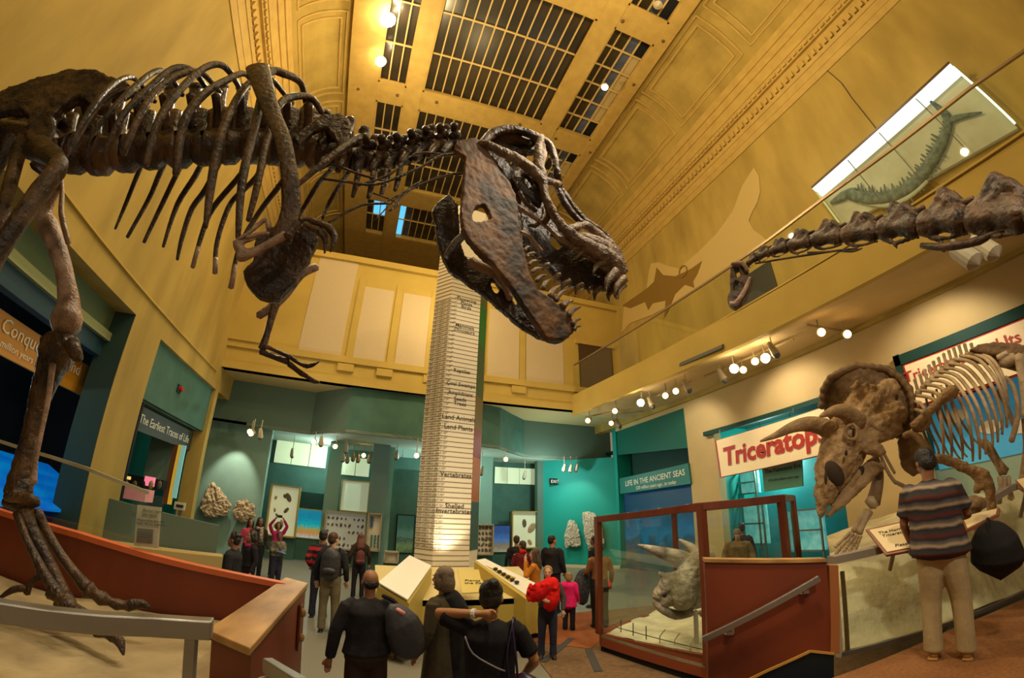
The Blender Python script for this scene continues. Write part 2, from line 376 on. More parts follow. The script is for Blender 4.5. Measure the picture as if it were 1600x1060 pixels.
# skylight frame grid
def beam(x0, x1, y0, y1, d=.28, name='ceiling_beam', m=None):
    return struct(name, MB().box(((x0+x1)/2, (y0+y1)/2, ZC+.1-d/2+.02), (x1-x0, y1-y0, d)), m or TRIM)
XB = [(-2.05, -.92), (-.28, 4.78), (5.45, 7.1)]; YB = [(-.4, 4.65), (5.55, 10.55), (11.45, 16.55), (17.7, 20.75)]
xe = [xa, XB[0][0], XB[0][1], XB[1][0], XB[1][1], XB[2][0], XB[2][1], xb]
for a, b in ((0, 1), (2, 3), (4, 5), (6, 7)): beam(xe[a], xe[b], -6, 24, .34)
ye = [-1.2, -.4, 4.65, 5.55, 10.55, 11.45, 16.55, 17.7, 20.75, 24]
for a, b in ((0, 1), (2, 3), (4, 5), (6, 7), (8, 9)): beam(xa, xb, ye[a], ye[b], .30)
SKYG = mat('skylight_glass', (.022, .018, .012), .25, c2=(.05, .035, .018), scale=.6, spec=.5)
BLUEP = mat('blue_lit_glass', (.10, .50, 1.0), .3, emit=1.1); BLUEB = mat('bluish_glass', (.05, .07, .13), .3, c2=(.10, .12, .2), scale=2)
PALEP = mat('pale_opaque_pane', (.55, .42, .2), .7); MULL = mat('glazing_bar', (.66, .47, .18), .5)
nw = 0
for bi, (x0, x1) in enumerate(XB):
    for bj, (y0, y1) in enumerate(YB):
        nx = (3, 13, 4)[bi]; ny = (3, 3, 6)[bi] if bj < 3 else (2, 2, 3)[bi]
        nw += 1
        win = struct('window_%d' % nw, MB().box(((x0+x1)/2, (y0+y1)/2, ZC+.16), (x1-x0, y1-y0, .02)), DARK)
        # moulded inner rim
        rim = MB()
        for d, z in ((.0, ZC-.12), (.06, ZC-.02)):
            for a, b in (((x0, y0), (x1, y0)), ((x1, y0), (x1, y1)), ((x1, y1), (x0, y1)), ((x0, y1), (x0, y0))):
                rim.bar((a[0], a[1], z), (b[0], b[1], z), .14-d, .1)
        rim.build('window_frame', TRIM, win)
        me = {}
        for i in range(nx):
            for j in range(ny):
                dx = (x1-x0)/nx; dy = (y1-y0)/ny; m = SKYG
                if bi == 2: m = PALEP if i == 3 and j not in (0, ny-1) else (BLUEB if i == 2 else SKYG)
                if bi == 2 and i == 3 and j in (0, ny-1): m = DARK
                if bi == 0 and bj == 3 and j == 0 and i > 0: m = BLUEP
                if bi == 1 and bj == 3 and i < 2: m = BLUEP if i == 0 else BLUEB
                if m.name not in me:
                    b = MB().box((0, 0, 0), (dx-.03, dy-.03, .015)); ms = bpy.data.meshes.new('pane'); ms.from_pydata(b.v, [], b.f); ms.materials.append(m); me[m.name] = ms
                o = bpy.data.objects.new('pane', me[m.name]); COL.objects.link(o); o.parent = win
                o.location = (x0+dx*(i+.5), y0+dy*(j+.5), ZC+.13+(.004 if (i+j) % 2 else 0))
        for i in range(1, nx): MB().box((x0+(x1-x0)*i/nx, (y0+y1)/2, ZC+.09), (.05, y1-y0, .06)).build('glazing_bar', MULL, win)
        for j in range(1, ny): MB().box(((x0+x1)/2, y0+(y1-y0)*j/ny, ZC+.085), (x1-x0, .06, .06)).build('glazing_bar', MULL, win)
struct('wall_end', MB().box((2.4, 24.2, 13), (18, .3, 12)), mat('dim_plaster', (.30, .18, .05), .8, spec=.2))
# bolts on the ceiling beams are drilled roses
RL = ['leftmost, left edge of the skylight frame', 'below the left glass strip', 'lower left corner of the big skylight', 'upper right, beside the crossing beams', 'at the top of the right outer beam', 'midway down the right outer beam', 'lowest on the right outer beam', 'below the strip with pale panes', 'lower right corner of the big skylight', 'largest looking, just above the skull roof']
for i, (px, py) in enumerate([(560, 139), (621, 149), (682, 160), (973, 33), (1036, 64), (990, 132), (922, 238), (868, 217), (812, 195), (880, 251)]):
    p = at(px, py, 'z', ZC-.22); b = MB().tube([p+Vector((0, 0, .02)), p-Vector((0, 0, .03))], .06, 10, 1)
    b.build('ceiling_rose', mat('brass_rose', (.12, .06, .02), .5), label='small dark round rose on the beams, '+RL[i], cat='ceiling fitting', group='round roses on the skylight beams')
# bright floodlamps up at the skylight
def flood(px, py, e, r, lab):
    p = at(px, py, 'z', ZC-.5); t = thing('floodlight', p, lab, 'lamp')
    d = (Vector((2, 6, 2))-p).normalized()
    MB().tube([p-d*.22, p], [.10, .16], 12, 1).build('housing', LAMPB, t)
    MB().tube([p+d*.01, p+d*.03], [r, r*.9], 12, 1).build('lens', mat('flood_lens', (1, .78, .45), .3, emit=90), t)
    MB().tube([p-d*.1, (p.x, p.y, ZC)], .02, 6, 1).build('bracket', LAMPB, t)
    light('flood_beam', 'SPOT', p+d*.12, e, PALE, .12, (2, 6, 2), 120, .9)
flood(606, 31, 900, .27, 'brightest floodlamp at the top of the left skylight strip')
flood(595, 96, 600, .20, 'second bright floodlamp below the brightest one on the left skylight strip')
flood(945, 136, 420, .13, 'small floodlamp on the right skylight strip with pale panes')
flood(1028, 8, 420, .12, 'floodlamp at the upper edge of the right skylight strip')
# ================================================================ LOWER GALLERIES
def face(px0, py0, px1, py1, Y, th=.1, z=None):
    a = at(px0, py0, 'y', Y); b = at(px1, py1, 'y', Y)
    c = at(px0, py1, 'y', Y); d = at(px1, py0, 'y', Y)
    x0, x1 = (a.x+c.x)/2, (b.x+d.x)/2; z1, z0 = (a.z+d.z)/2, (b.z+c.z)/2
    if z: z0, z1 = z[0] if z[0] is not None else z0, z[1] if z[1] is not None else z1
    return (x0+x1)/2, Y+th/2, (z0+z1)/2, x1-x0, th, z1-z0
def fbox(mb, *a, **k):
    x, y, z, dx, dy, dz = face(*a, **k); return mb.box((x, y, z), (dx, dy, dz))
YB0 = 19.2
struct('wall_back_1', fbox(MB(), 296, 650, 416, 850, 16.35, .3, z=(0, 4.66)), mat('sage_teal', (.20, .33, .29), .7, c2=(.17, .29, .25), scale=1.5, spec=.2))
struct('wall_back_2', fbox(MB(), 410, 660, 862, 880, YB0, .3, z=(0, 4.66)), TEAL)
def pillar(px0, px1, Y, m, d=.35): struct('pillar', fbox(MB(), px0, 700, px1, 860, Y, d, z=(0, 4.66)), m)
pillar(507, 529, 17.4, TEALL); pillar(577, 604, 16.6, mat('blue_teal', (.15, .27, .28), .6)); pillar(750, 769, 17.6, TEALL); pillar(840, 862, 17.9, TEALG)
pillar(604, 612, 17.1, TEALL)
# dark teal mass between pillar and column
struct('wall_back_3', fbox(MB(), 604, 716, 660, 870, 17.3, .3, z=(0, 3.85)), TEAL)
# angled bright teal wall
struct('wall_back_4', MB().prism([(7.75, 17.95, 0), (10.25, 15.6, 0), (10.25, 15.6, 4.66), (7.75, 17.95, 4.66)], (.15, .2, 0)), TEALB)
# lit frosted panels high in the bays
def litpanel(px0, py0, px1, py1, Y, k, lab, m=None):
    x, y, z, dx, dy, dz = face(px0, py0, px1, py1, Y, .06); t = thing('light_panel', (x, Y-.1, z-dz/2), lab, 'light panel', 'frosted light panels above the cases')
    for i in range(k): MB().box((x-dx/2+dx*(i+.5)/k, Y-.07, z), (dx/k-.03, .05, dz)).build('panel', m or LIT, t)
litpanel(430, 690, 512, 728, 19.12, 3, 'row of three pale green frosted panels at the far left bay')
litpanel(533, 716, 578, 744, 19.12, 2, 'two pale green frosted panels between the two left pillars')
litpanel(606, 700, 652, 715, 17.26, 2, 'two bluish frosted panels left of the time column', mat('lit_blue_panel', (.35, .62, .55), .5, emit=.3))
litpanel(772, 732, 848, 757, 19.12, 4, 'row of four pale frosted panels right of the time column')
litpanel(747, 730, 750, 757, 19.12, 1, 'narrow lit panel just beside the time column')
# display cases and pictures -----------------------------------------------
CASEW = mat('lit_case_back', (.70, .74, .50), .6, emit=.25); GFR = mat('gold_frame', (.45, .30, .06), .45); FOS = mat('dark_fossil', (.10, .08, .05), .8, c2=(.2, .15, .1), scale=20)
PHOTO = {}
def seapic(name, sky, ground, sc):
    m = bpy.data.materials.new(name); m.use_nodes = True; nt = m.node_tree; N = nt.nodes; L = nt.links; b = N['Principled BSDF']
    tc = N.new('ShaderNodeTexCoord'); sp = N.new('ShaderNodeSeparateXYZ'); L.new(tc.outputs['Generated'], sp.inputs[0])
    n = N.new('ShaderNodeTexNoise'); n.inputs['Scale'].default_value = sc; n.inputs['Detail'].default_value = 6; L.new(tc.outputs['Generated'], n.inputs['Vector'])
    a = N.new('ShaderNodeMath'); a.operation = 'MULTIPLY_ADD'; L.new(n.outputs['Fac'], a.inputs[0]); a.inputs[1].default_value = .5; L.new(sp.outputs['Z'], a.inputs[2])
    r = N.new('ShaderNodeValToRGB'); e = r.color_ramp.elements; e[0].position = .25; e[0].color = (*ground[0], 1); e[1].position = 1.1; e[1].color = (*sky[0], 1)
    for p, c in ((.42, ground[1]), (.62, ground[2]), (.68, sky[1])): q = e.new(p); q.color = (*c, 1)
    L.new(a.outputs[0], r.inputs[0]); L.new(r.outputs[0], b.inputs['Base Color']); L.new(r.outputs[0], b.inputs['Emission Color']); b.inputs['Emission Strength'].default_value = .45
    return m
SEA1 = seapic('reef_picture', ((.0, .22, .38), (.0, .40, .50)), ((.35, .5, .5), (.55, .22, .05), (.25, .35, .12)), 14)
SEA2 = seapic('deep_picture', ((.02, .06, .22), (.05, .16, .42)), ((.25, .3, .25), (.25, .17, .08), (.1, .15, .2)), 10)
MURK = seapic('murky_picture', ((.02, .07, .05), (.06, .14, .10)), ((.04, .07, .03), (.10, .16, .06), (.03, .06, .04)), 8)
def wallcase(px0, py0, px1, py1, Y, lab, back, fr, name='display_case', cat='display case', items=None, dep=.12, group=None):
    x, y, z, dx, dy, dz = face(px0, py0, px1, py1, Y, .04)
    t = thing(name, (x, Y, z-dz/2), lab, cat, group)
    MB().box((x, Y-dep*.3, z), (dx, .03, dz)).build('backboard', back, t)
    f = MB(); w = .05
    for a, b in (((x-dx/2, z-dz/2), (x+dx/2, z-dz/2)), ((x-dx/2, z+dz/2), (x+dx/2, z+dz/2)), ((x-dx/2, z-dz/2), (x-dx/2, z+dz/2)), ((x+dx/2, z-dz/2), (x+dx/2, z+dz/2))):
        f.bar((a[0], Y-dep, a[1]), (b[0], Y-dep, b[1]), w, dep*2, up=(0, 1, 0))
    f.build('frame', fr, t)
    if 15 < Y < 19: MB().box((x, Y+.14, (z+dz/2)/2), (dx, .22, z+dz/2)).build('cabinet_base', TEAL, t)
    for it in (items or []):
        u, v, s, m = it; c = Vector((x+dx*(u-.5), Y-dep*.5-.02, z+dz*(v-.5)))
        MB().ball(c, (s*random.uniform(.6, 1), .03, s*random.uniform(.8, 1.6)), 7, 5, Matrix.Rotation(random.uniform(-.7, .7), 3, 'Y')).build('specimen', m, t)
    return t, (x, z, dx, dz)
R = random.Random(3)
PALEF = mat('pale_fossil', (.50, .36, .20), .8, c2=(.35, .24, .12), scale=15)
wallcase(421, 760, 466, 838, 17.6, 'tall lit case with dark plant fossils on a cream back at left', CASEW, GFR,
         items=[(.18, .75, .08, PALEF), (.2, .5, .07, PALEF), (.3, .4, .07, FOS), (.5, .8, .10, FOS), (.62, .78, .13, FOS), (.6, .52, .1, FOS), (.3, .2, .1, PALEF), (.5, .25, .1, PALEF)])
def picture(px0, py0, px1, py1, Y, lab, m, fr=GFR):
    x, y, z, dx, dy, dz = face(px0, py0, px1, py1, Y, .03); t = thing('picture', (x, Y, z-dz/2), lab, 'picture')
    MB().box((x, Y, z), (dx, .03, dz)).build('image_panel', m, t)
    MB().box((x, Y+.03, z), (dx+.08, .03, dz+.08)).build('frame', fr, t)
    MB().box((x, Y+.17, (z+dz/2)/2), (dx, .22, z+dz/2)).build('cabinet_base', TEAL, t)
picture(461, 797, 501, 841, 17.8, 'bright blue reef picture with orange sea floor beside the tall lit case', SEA1)
picture(770, 822, 796, 863, 17.9, 'small deep blue underwater picture right of the time column', SEA2, DARK)
picture(620, 806, 646, 864, 17.2, 'dark murky swamp picture left of the time column', MURK, DARK)
# dark headers over the reef picture
struct('wall_back_5', fbox(MB(), 466, 770, 506, 797, 17.85, .3), DGREEN)
def dots(n, m, s, x0=.06, x1=.94, y0=.1, y1=.9):
    return [(R.uniform(x0, x1), R.uniform(y0, y1), s*R.uniform(.6, 1.2), m) for _ in range(n)]
GRB = mat('grey_green_board', (.52, .55, .47), .6, emit=.12)
grid = []
for i in range(9):
    for j in range(5): 
        if R.random() < .75: grid.append(((i+.6)/9.4, (j+.6)/5.6, .05, FOS))
wallcase(508, 801, 571, 858, 16.9, 'wide white case dotted with rows of tiny dark fossils between the pillars', GRB, LAMPB, items=grid)
wallcase(533, 752, 576, 800, 19.14, 'pale lit upper case between the two left pillars', CASEW, GFR)
t, (cx_, cz_, cw_, ch_) = wallcase(574, 803, 594, 860, 16.4, 'narrow white label case with blue strips on the blue pillar', WHITE, LAMPB)
BLU = mat('blue_print', (.05, .14, .35), .6)
MB().box((cx_-.1, 16.3, cz_+.35), (.1, .02, .38)).build('print', BLU, t)
for i in range(3):
    for j in range(4): MB().box((cx_-.06+.12*i, 16.3, cz_-.15-.12*j), (.07, .02, .08)).build('print', mat('teal_print', (.05, .22, .28), .6), t)
grid = [((i+.7)/4.3, (j+.7)/5.3, .07, FOS) for i in range(4) for j in range(5)]
wallcase(744, 820, 768, 866, 16.9, 'white case with rows of black fossils just right of the time column', WHITE, LAMPB, items=grid)
wallcase(798, 800, 850, 856, 18.2, 'lit case of pale shell fossils left of the dark coated man', CASEW, GFR,
         items=[(.38, .68, .12, FOS), (.6, .55, .16, PALEF), (.85, .8, .1, PALEF), (.8, .3, .13, PALEF), (.95, .45, .1, PALEF), (.55, .15, .1, PALEF)])
wallcase(600, 862, 621, 878, 15.5, 'small low label case under the murky picture', WHITE, LAMPB)
# baseboards
for i, (a, b, Y) in enumerate(((410, 507, 18.9), (529, 578, 18.9), (772, 840, 18.9))):
    struct('baseboard_%d' % (i+1), fbox(MB(), a, 850, b, 860, Y, .06, z=(0, .28)), TEALG)
struct('trim_9', MB().prism([(7.7, 17.85, 0), (10.2, 15.5, 0), (10.2, 15.5, .12), (7.7, 17.85, .12)], (-.05, -.06, 0)), TAN)
# plinths under the left cases
struct('wall_back_6', fbox(MB(), 418, 842, 506, 860, 17.9, 1.0, z=(0, 1.0)), TEALG)
# fossil slabs on the walls ------------------------------------------------
ROCK = mat('fossil_slab_rock', (.62, .50, .33), .95, c2=(.34, .25, .15), scale=14, bump=1, bscale=22, dist=.08, spec=.1)
ROCKW = mat('pale_slab_rock', (.66, .60, .48), .95, c2=(.38, .33, .25), scale=16, bump=1, bscale=26, dist=.08, spec=.1)
def slab(pts, Y, lab, m, fn=None, th=.16):
    P = [(fn or (lambda a, b: at(a, b, 'y', Y)))(*p) for p in pts]
    c = sum(P, Vector())/len(P); bm = MB(); front = []
    d = Vector((0, -th, 0)); rng = random.Random(len(pts))
    # ring subdivided with lumps
    ring = []
    for a, b in zip(P, P[1:]+P[:1]):
        for k in range(4): ring.append(a.lerp(b, k/4))
    ring = [p+(p-c).normalized()*rng.uniform(-.05, .05) for p in ring]
    base = 0; layers = [ring]
    for s, o in ((1.0, .7), (.85, 1.0), (.6, 1.05), (.35, 1.1), (.12, 1.08)):
        layers.append([c+(p-c)*s+d*o+Vector((0, rng.uniform(-.05, .05), 0)) for p in ring])
    bm.v = [v for l in layers for v in l]; n = len(ring)
    for i in range(len(layers)-1):
        for k in range(n): bm.f.append([i*n+k, i*n+(k+1) % n, (i+1)*n+(k+1) % n, (i+1)*n+k])
    bm.f.append(list(range((len(layers)-1)*n, len(layers)*n))); bm.f.append(list(range(n))[::-1])
    o = bm.build('fossil_slab', m, label=lab, cat='fossil slab'); s = o.modifiers.new('sub', 'SUBSURF'); s.levels = s.render_levels = 1
    q = bpy.data.textures.new('lumps', 'CLOUDS'); q.noise_scale = .09
    dd = o.modifiers.new('disp', 'DISPLACE'); dd.texture = q; dd.strength = .12; return o
slab([(332, 751), (348, 766), (363, 788), (358, 805), (336, 811), (318, 806), (313, 790), (322, 768)], 16.2, 'tall pointed rough fossil slab lit on the left wall', ROCK)
slab([(372, 782), (385, 779), (400, 788), (402, 808), (385, 816), (366, 812), (363, 796)], 16.2, 'rounded lower fossil slab right of the pointed one', ROCK)
def teal4(px, py):
    q = ray(px, py); # plane through (7.75,17.95) and (10.25,15.6)
    n = Vector((2.35, 2.5, 0)); t = (Vector((7.6, 17.9, 2.3))-CAM).dot(n)/q.dot(n); return CAM+q*t
slab([(888, 812), (897, 813), (903, 828), (907, 852), (900, 858), (892, 853), (881, 857), (880, 838)], 0, 'small pale fossil slab on the bright teal wall', ROCKW, teal4, .14)
slab([(908, 798), (925, 800), (938, 812), (945, 850), (932, 853), (918, 858), (910, 835)], 0, 'taller pale fossil slab at the right of the bright teal wall', ROCKW, teal4, .14)
struct('wall_right_return_2', MB().prism([(10.2, 15.45, 0), (10.9, 15.45, 0), (10.9, 15.6, 0), (10.2, 15.75, 0)], (0, 0, 5.9)), TEALB)
# exit sign
P = teal4(866, 753)
t = thing('exit_sign', P+Vector((-.1, -.12, -.1)), 'small black exit sign on the grey green wall edge', 'sign')
MB().box(P+Vector((-.1, -.12, 0)), (.38, .06, .26)).build('sign_body', DARK, t)
text('EXIT', P+Vector((-.24, -.17, -.07)), (1, 0, 0), (0, 0, 1), .19, PALEI, t)
P = at(280, 608, 'x', -5.43)
t = thing('fire_alarm', P, 'small red alarm light on the dark teal header above the left opening', 'alarm')
MB().tube([P+Vector((-.02, 0, 0)), P+Vector((.10, 0, 0))], [.09, .07], 10, 1).build('strobe', mat('red_lens', (.5, .01, .02), .3), t)
MB().box(P, (.04, .22, .22)).build('back_plate', DGREEN, t)

# ---------------------------------------------------------------- left bays
XLb = -8.2
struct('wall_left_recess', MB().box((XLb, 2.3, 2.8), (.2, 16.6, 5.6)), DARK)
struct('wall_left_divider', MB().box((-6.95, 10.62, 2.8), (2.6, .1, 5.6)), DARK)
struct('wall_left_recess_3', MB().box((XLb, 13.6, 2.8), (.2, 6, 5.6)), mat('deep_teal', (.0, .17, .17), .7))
# teal header panel of the first left bay, with pale strip and blue strip below
def lx(px, py, x=-5.9): return at(px, py, 'x', x)
struct('wall_left_header', MB().box((-5.95, 3.0, 5.25), (.25, 11.2, .60)), mat('olive_teal', (.13, .19, .11), .7, spec=.2))
struct('trim_11', MB().box((-5.86, 3.0, 4.87), (.3, 11.2, .17)), mat('pale_olive', (.32, .36, .18), .7, spec=.2))
struct('trim_12', MB().box((-5.95, 3.0, 4.62), (.25, 11.2, .34)), mat('navy_strip', (.012, .06, .10), .6))
struct('wall_left_return', MB().box((-5.65, 8.62, 2.8), (.62, .12, 5.6)), mat('dark_teal_return', (.03, .075, .06), .7))
# amber sign of the left bay
t = thing('hanging_sign', (-6.2, 6.5, 2.9), 'amber sign board with pale lettering hanging in the left bay', 'sign')
P = [lx(0, 478, -6.2), lx(164, 590, -6.2), lx(151, 632, -6.2), lx(0, 550, -6.2)]
y0, y1 = min(p.y for p in P)-1.0, max(p.y for p in P)
ztop = (P[0].z+P[1].z)/2; zbot = (P[2].z+P[3].z)/2
MB().box((-6.24, (y0+y1)/2, (ztop+zbot)/2), (.08, y1-y0, ztop-zbot)).build('board', mat('amber_board', (.58, .27, .02), .5), t)
text('The Conquest of Land', (-6.18, 5.62, 3.98), (0, 1, 0), (0, 0, 1), .33, PALEI, t)
text('400 million years ago to today', (-6.18, 6.05, 3.76), (0, 1, 0), (0, 0, 1), .17, PALEI, t)
# blue lit water model and dim case behind the glass
struct('trim_13', MB().box((-6.9, 8.0, .6), (2.0, 4.8, 1.0)), DARK)
t = thing('lit_diorama', (-6.8, 5.6, 1.7), 'glowing blue sea diorama low in the left bay', 'diorama')
MB().prism([(-7.6, 5.6, 2.35), (-7.6, 10.4, 2.15), (-5.75, 10.4, 1.35), (-5.75, 5.6, 1.5)], (0, 0, -.05)).build('water', mat('lit_blue_water', (.0, .10, .55), .4, c2=(.0, .22, .62), scale=2.5, stretch=(1, .3, 1), emit=.55), t)
MB().box((-6.65, 8.0, 1.15), (1.5, 4.6, .1)).build('plinth', DARK, t)
t = thing('wall_case', (-7.9, 7.6, 2.5), 'small lit brown box case deep in the left bay', 'display case')
P = lx(101, 688, -7.9); MB().box(P, (.1, .6, .55)).build('frame', mat('amber_board', (0, 0, 0)), t); MB().box(P+Vector((.06, 0, 0)), (.06, .36, .38)).build('pane', DARK, t)
# second left bay : Earliest Traces of Life
XS = -5.75
P = [at(*p, 'x', XS) for p in ((222, 632), (314, 690), (306, 706), (212, 668))]
struct('wall_left_header_2', MB().box((-5.6, 12.2, 4.75), (.3, 4.6, 1.45)), TEAL)
t = thing('bay_sign', (XS, 12, 3.2), 'dark curved sign with white lettering over the second left bay', 'sign')
zt = 3.95; zb = 3.35
MB().box((XS-.05, 12.2, (zt+zb)/2), (.1, 4.5, zt-zb)).build('board', mat('grey_black_board', (.035, .045, .035), .6), t)
text('The Earliest Traces of Life', (XS+.01, 10.78, zb+.2), (0, 1, 0), (0, 0, 1), .32, WHITE, t, bold=.006)
struct('trim_14', MB().box((-5.95, 12.2, 4.05), (.7, 4.5, .1)), TEALG)
struct('wall_left_recess_2', fbox(MB(), 196, 660, 318, 830, 16.6, .2, z=(0, 4.4)), mat('deep_teal', (.0, .17, .17), .7))
pn = thing('exhibit_panel', at(262, 770, 'y', 13.6), 'pale grey exhibit panel standing in the second left bay', 'panel')
fbox(MB(), 232, 660, 270, 760, 13.6, .1).build('board', TEALL, pn)
pn = thing('banner', at(270, 800, 'y', 13.3), 'yellow and blue striped banner at the second left bay', 'banner')
fbox(MB(), 262, 694, 270, 790, 13.3, .05).build('stripe', mat('brown_stripe', (.2, .08, .04), .6), pn)
fbox(MB(), 270, 694, 276, 790, 13.25, .05).build('stripe', mat('yellow_stripe', (.8, .5, .05), .6, emit=.3), pn)
fbox(MB(), 276, 695, 283, 780, 13.2, .05).build('stripe', mat('cyan_stripe', (.25, .6, .6), .6, emit=.3), pn)
t = thing('shop_counter', at(225, 790, 'y', 12.2), 'pink lit counter with small figures in the second left bay', 'counter')
fbox(MB(), 190, 762, 228, 782, 12.2, .5).build('front', mat('pink_panel', (.7, .25, .22), .6, emit=.2), t)
fbox(MB(), 190, 745, 255, 760, 12.8, .3).build('shelf', DARK, t)
fbox(MB(), 225, 745, 240, 760, 12.6, .1).build('lit_screen', mat('pink_screen', (.8, .2, .3), .5, emit=.8), t)
fbox(MB(), 192, 744, 202, 749, 12.5, .1).build('lit_screen', mat('yellow_screen', (.9, .6, .15), .5, emit=.8), t)
for i in range(5):
    q = at(196+13*i, 764, 'y', 12.3); MB().ball(q+Vector((0, 0, .1)), (.07, .07, .12), 7, 5).build('figurine', (PALEF, FOS, DARK)[i % 3], t)
t = thing('label_board', at(281, 796, 'y', 12), 'little white notice low beside the corner of the teal wall', 'notice')
fbox(MB(), 272, 785, 289, 797, 12, .04).build('card', WHITE, t); fbox(MB(), 277, 797, 283, 820, 12, .03, z=(0, None)).build('stand', STEEL, t); fbox(MB(), 275, 789, 286, 793, 11.97, .03).build('print', INK, t)
# grey green low wall with sand bed in front
L0 = Vector((-5.0, 8.9, 0)); L1 = Vector((-2.95, 9.75, 0))
za, zb_ = vz(250, 792, L0.x, L0.y), vz(398, 828, L1.x, L1.y)
struct('partition_left', MB().prism([(L0.x, L0.y, 0), (L1.x, L1.y, 0), (L1.x, L1.y, zb_), (L0.x, L0.y, za)], (-.05, .15, 0)), mat('grey_green_wall', (.10, .14, .10), .7))
struct('ledge_left', MB().prism([(L0.x-.2, L0.y, 0), (L1.x+.15, L1.y-.1, 0), (L1.x+.3, L1.y-.5, 0), (L0.x+.1, L0.y-.5, 0)], (0, 0, 1.0)), mat('yellow_ledge', (.45, .33, .12), .8))

# ---------------------------------------------------------------- right side below the gallery
struct('wall_right_recess', MB().box((12.6, 6, 2.5), (.2, 22, 5.2)), mat('aqua_wall', (.02, .33, .34), .6, c2=(.01, .24, .26), scale=.8))
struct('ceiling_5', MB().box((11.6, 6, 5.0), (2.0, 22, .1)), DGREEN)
struct('wall_right_return', MB().box((11.6, 10.4, 2.5), (2.0, .15, 5.0)), TEALB)
# big teal header over the ancient seas opening
struct('wall_right_header', MB().prism([(10.25, 11.03, 4.35), (10.25, 15.7, 4.75), (10.25, 15.7, 5.8), (10.25, 11.03, 5.8)], (.1, 0, 0)), mat('deep_green_header', (.004, .12, .085), .5, spec=.4))
t = thing('hanging_sign', (10.2, 13.2, 3.1), 'teal sign with white lettering about ancient seas over the right opening', 'sign')
SP = [at(*p, 'x', 10.12) for p in ((968, 748), (1075, 724), (1079, 756), (969, 772))]
MB().prism(SP, (.12, 0, 0)).build('board', mat('sign_teal', (.004, .15, .12), .5), t)
r_ = (SP[1]-SP[0]).normalized(); u_ = Vector((0, 0, 1))
text('LIFE IN THE ANCIENT SEAS', SP[0].lerp(SP[3], .58)+r_*.42+Vector((-.01, 0, 0)), r_, u_, .30, WHITE, t, bold=.008)
text('530 million years ago...to today', SP[0].lerp(SP[3], .9)+r_*1.15+Vector((-.01, 0, 0)), (SP[2]-SP[3]), u_, .19, WHITE, t, bold=.005)
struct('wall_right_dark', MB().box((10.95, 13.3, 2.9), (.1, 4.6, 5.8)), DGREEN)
struct('wall_right_seascape', MB().box((10.5, 13.4, 1.6), (.1, 4.5, 3.2)), seapic('sea_mural', ((.003, .03, .07), (.01, .10, .2)), ((.02, .04, .04), (.08, .07, .04), (.01, .05, .09)), 5))
# Triceratops sign
t = thing('dinosaur_sign', (10.0, 7.8, 3.2), 'large cream sign with red triceratops lettering and red border', 'sign')
SP = [at(*p, 'x', 10.0) for p in ((1117, 689), (1284, 634), (1292, 706), (1125, 747))]
SP[1] += Vector((0, -1.6, 0)); SP[2] += Vector((0, -1.6, 0))
MB().prism(SP, (.08, 0, 0)).build('board', RED, t)
c_ = sum(SP, Vector())/4; MB().prism([c_+(p-c_)*.97+Vector((-.02, 0, 0)) for p in SP], (.05, 0, 0)).build('face_panel', mat('lit_cream_board', (.85, .66, .38), .5, emit=.12), t)
text('Triceratops', Vector((9.96, SP[0].y-.3, (SP[0].z+SP[3].z)/2-.24)), SP[1]-SP[0], (0, 0, 1), .74, RED, t, bold=.035, shear=.12)
struct('trim_16', MB().box((10.1, 7.6, 4.62), (.15, 4.9, .13)), DGREEN)
for y_ in (9.3, 6.6): MB().tube([(10.02, y_, 4.5), (10.02, y_, 4.6)], .015, 6, 1).build('hanger', STEEL, t)
# Paleozoic hanging label
t = thing('hanging_label', at(1225, 760, 'x', 10.6), 'pale green hanging label below the cream triceratops sign', 'sign')
SP = [at(*p, 'x', 10.6) for p in ((1190, 727), (1252, 715), (1254, 760), (1194, 769))]
MB().prism(SP, (.05, 0, 0)).build('card', mat('pale_green_card', (.16, .42, .26), .6), t)
for k_ in (.1, .9): q_ = SP[0].lerp(SP[1], k_); MB().tube([q_, (q_.x, q_.y, 4.96)], .01, 5, 1).build('hanger', STEEL, t)
text('The Paleozoic Era', SP[0].lerp(SP[3], .34)+Vector((-.03, -.1, 0)), SP[1]-SP[0], (0, 0, 1), .17, INK, t, bold=.01)
text('570-230 million years ago', SP[0].lerp(SP[3], .66)+Vector((-.03, -.2, 0)), SP[1]-SP[0], (0, 0, 1), .10, INK, t)
# showcases in the aqua bay
AQ = mat('aqua_case', (.10, .55, .55), .4, c2=(.30, .75, .70), scale=4, emit=.25)
for i, (a, b, lab) in enumerate((((1140, 790), (1200, 850), 'aqua lit showcase with steel shelves behind the glass case'), ((1222, 800), (1290, 860), 'aqua lit showcase with a glowing shelf left of the horned skull'), ((1150, 740), (1185, 770), 'small aqua wall case under the red triceratops lettering'))):
    p = at(*a, 'x', 11.8); q = at(*b, 'x', 11.8); t = thing('showcase', ((11.8), (p.y+q.y)/2, q.z), lab, 'showcase')
    MB().box((11.9, (p.y+q.y)/2, (p.z+q.z)/2), (.1, abs(p.y-q.y), abs(p.z-q.z))).build('backboard', AQ, t)
    f = MB()
    for y_ in (p.y, q.y): f.box((11.7, y_, q.z/2), (.05, .05, q.z))
    for k in (0, .5, 1): f.bar((11.7, p.y, p.z+(q.z-p.z)*k), (11.7, q.y, p.z+(q.z-p.z)*k), .05, .05)
    for k in (0, 1): f.bar((11.7, p.y+(q.y-p.y)*k, p.z), (11.7, p.y+(q.y-p.y)*k, q.z), .05, .05, up=(1, 0, 0))
    f.build('shelf_frame', STEEL, t)
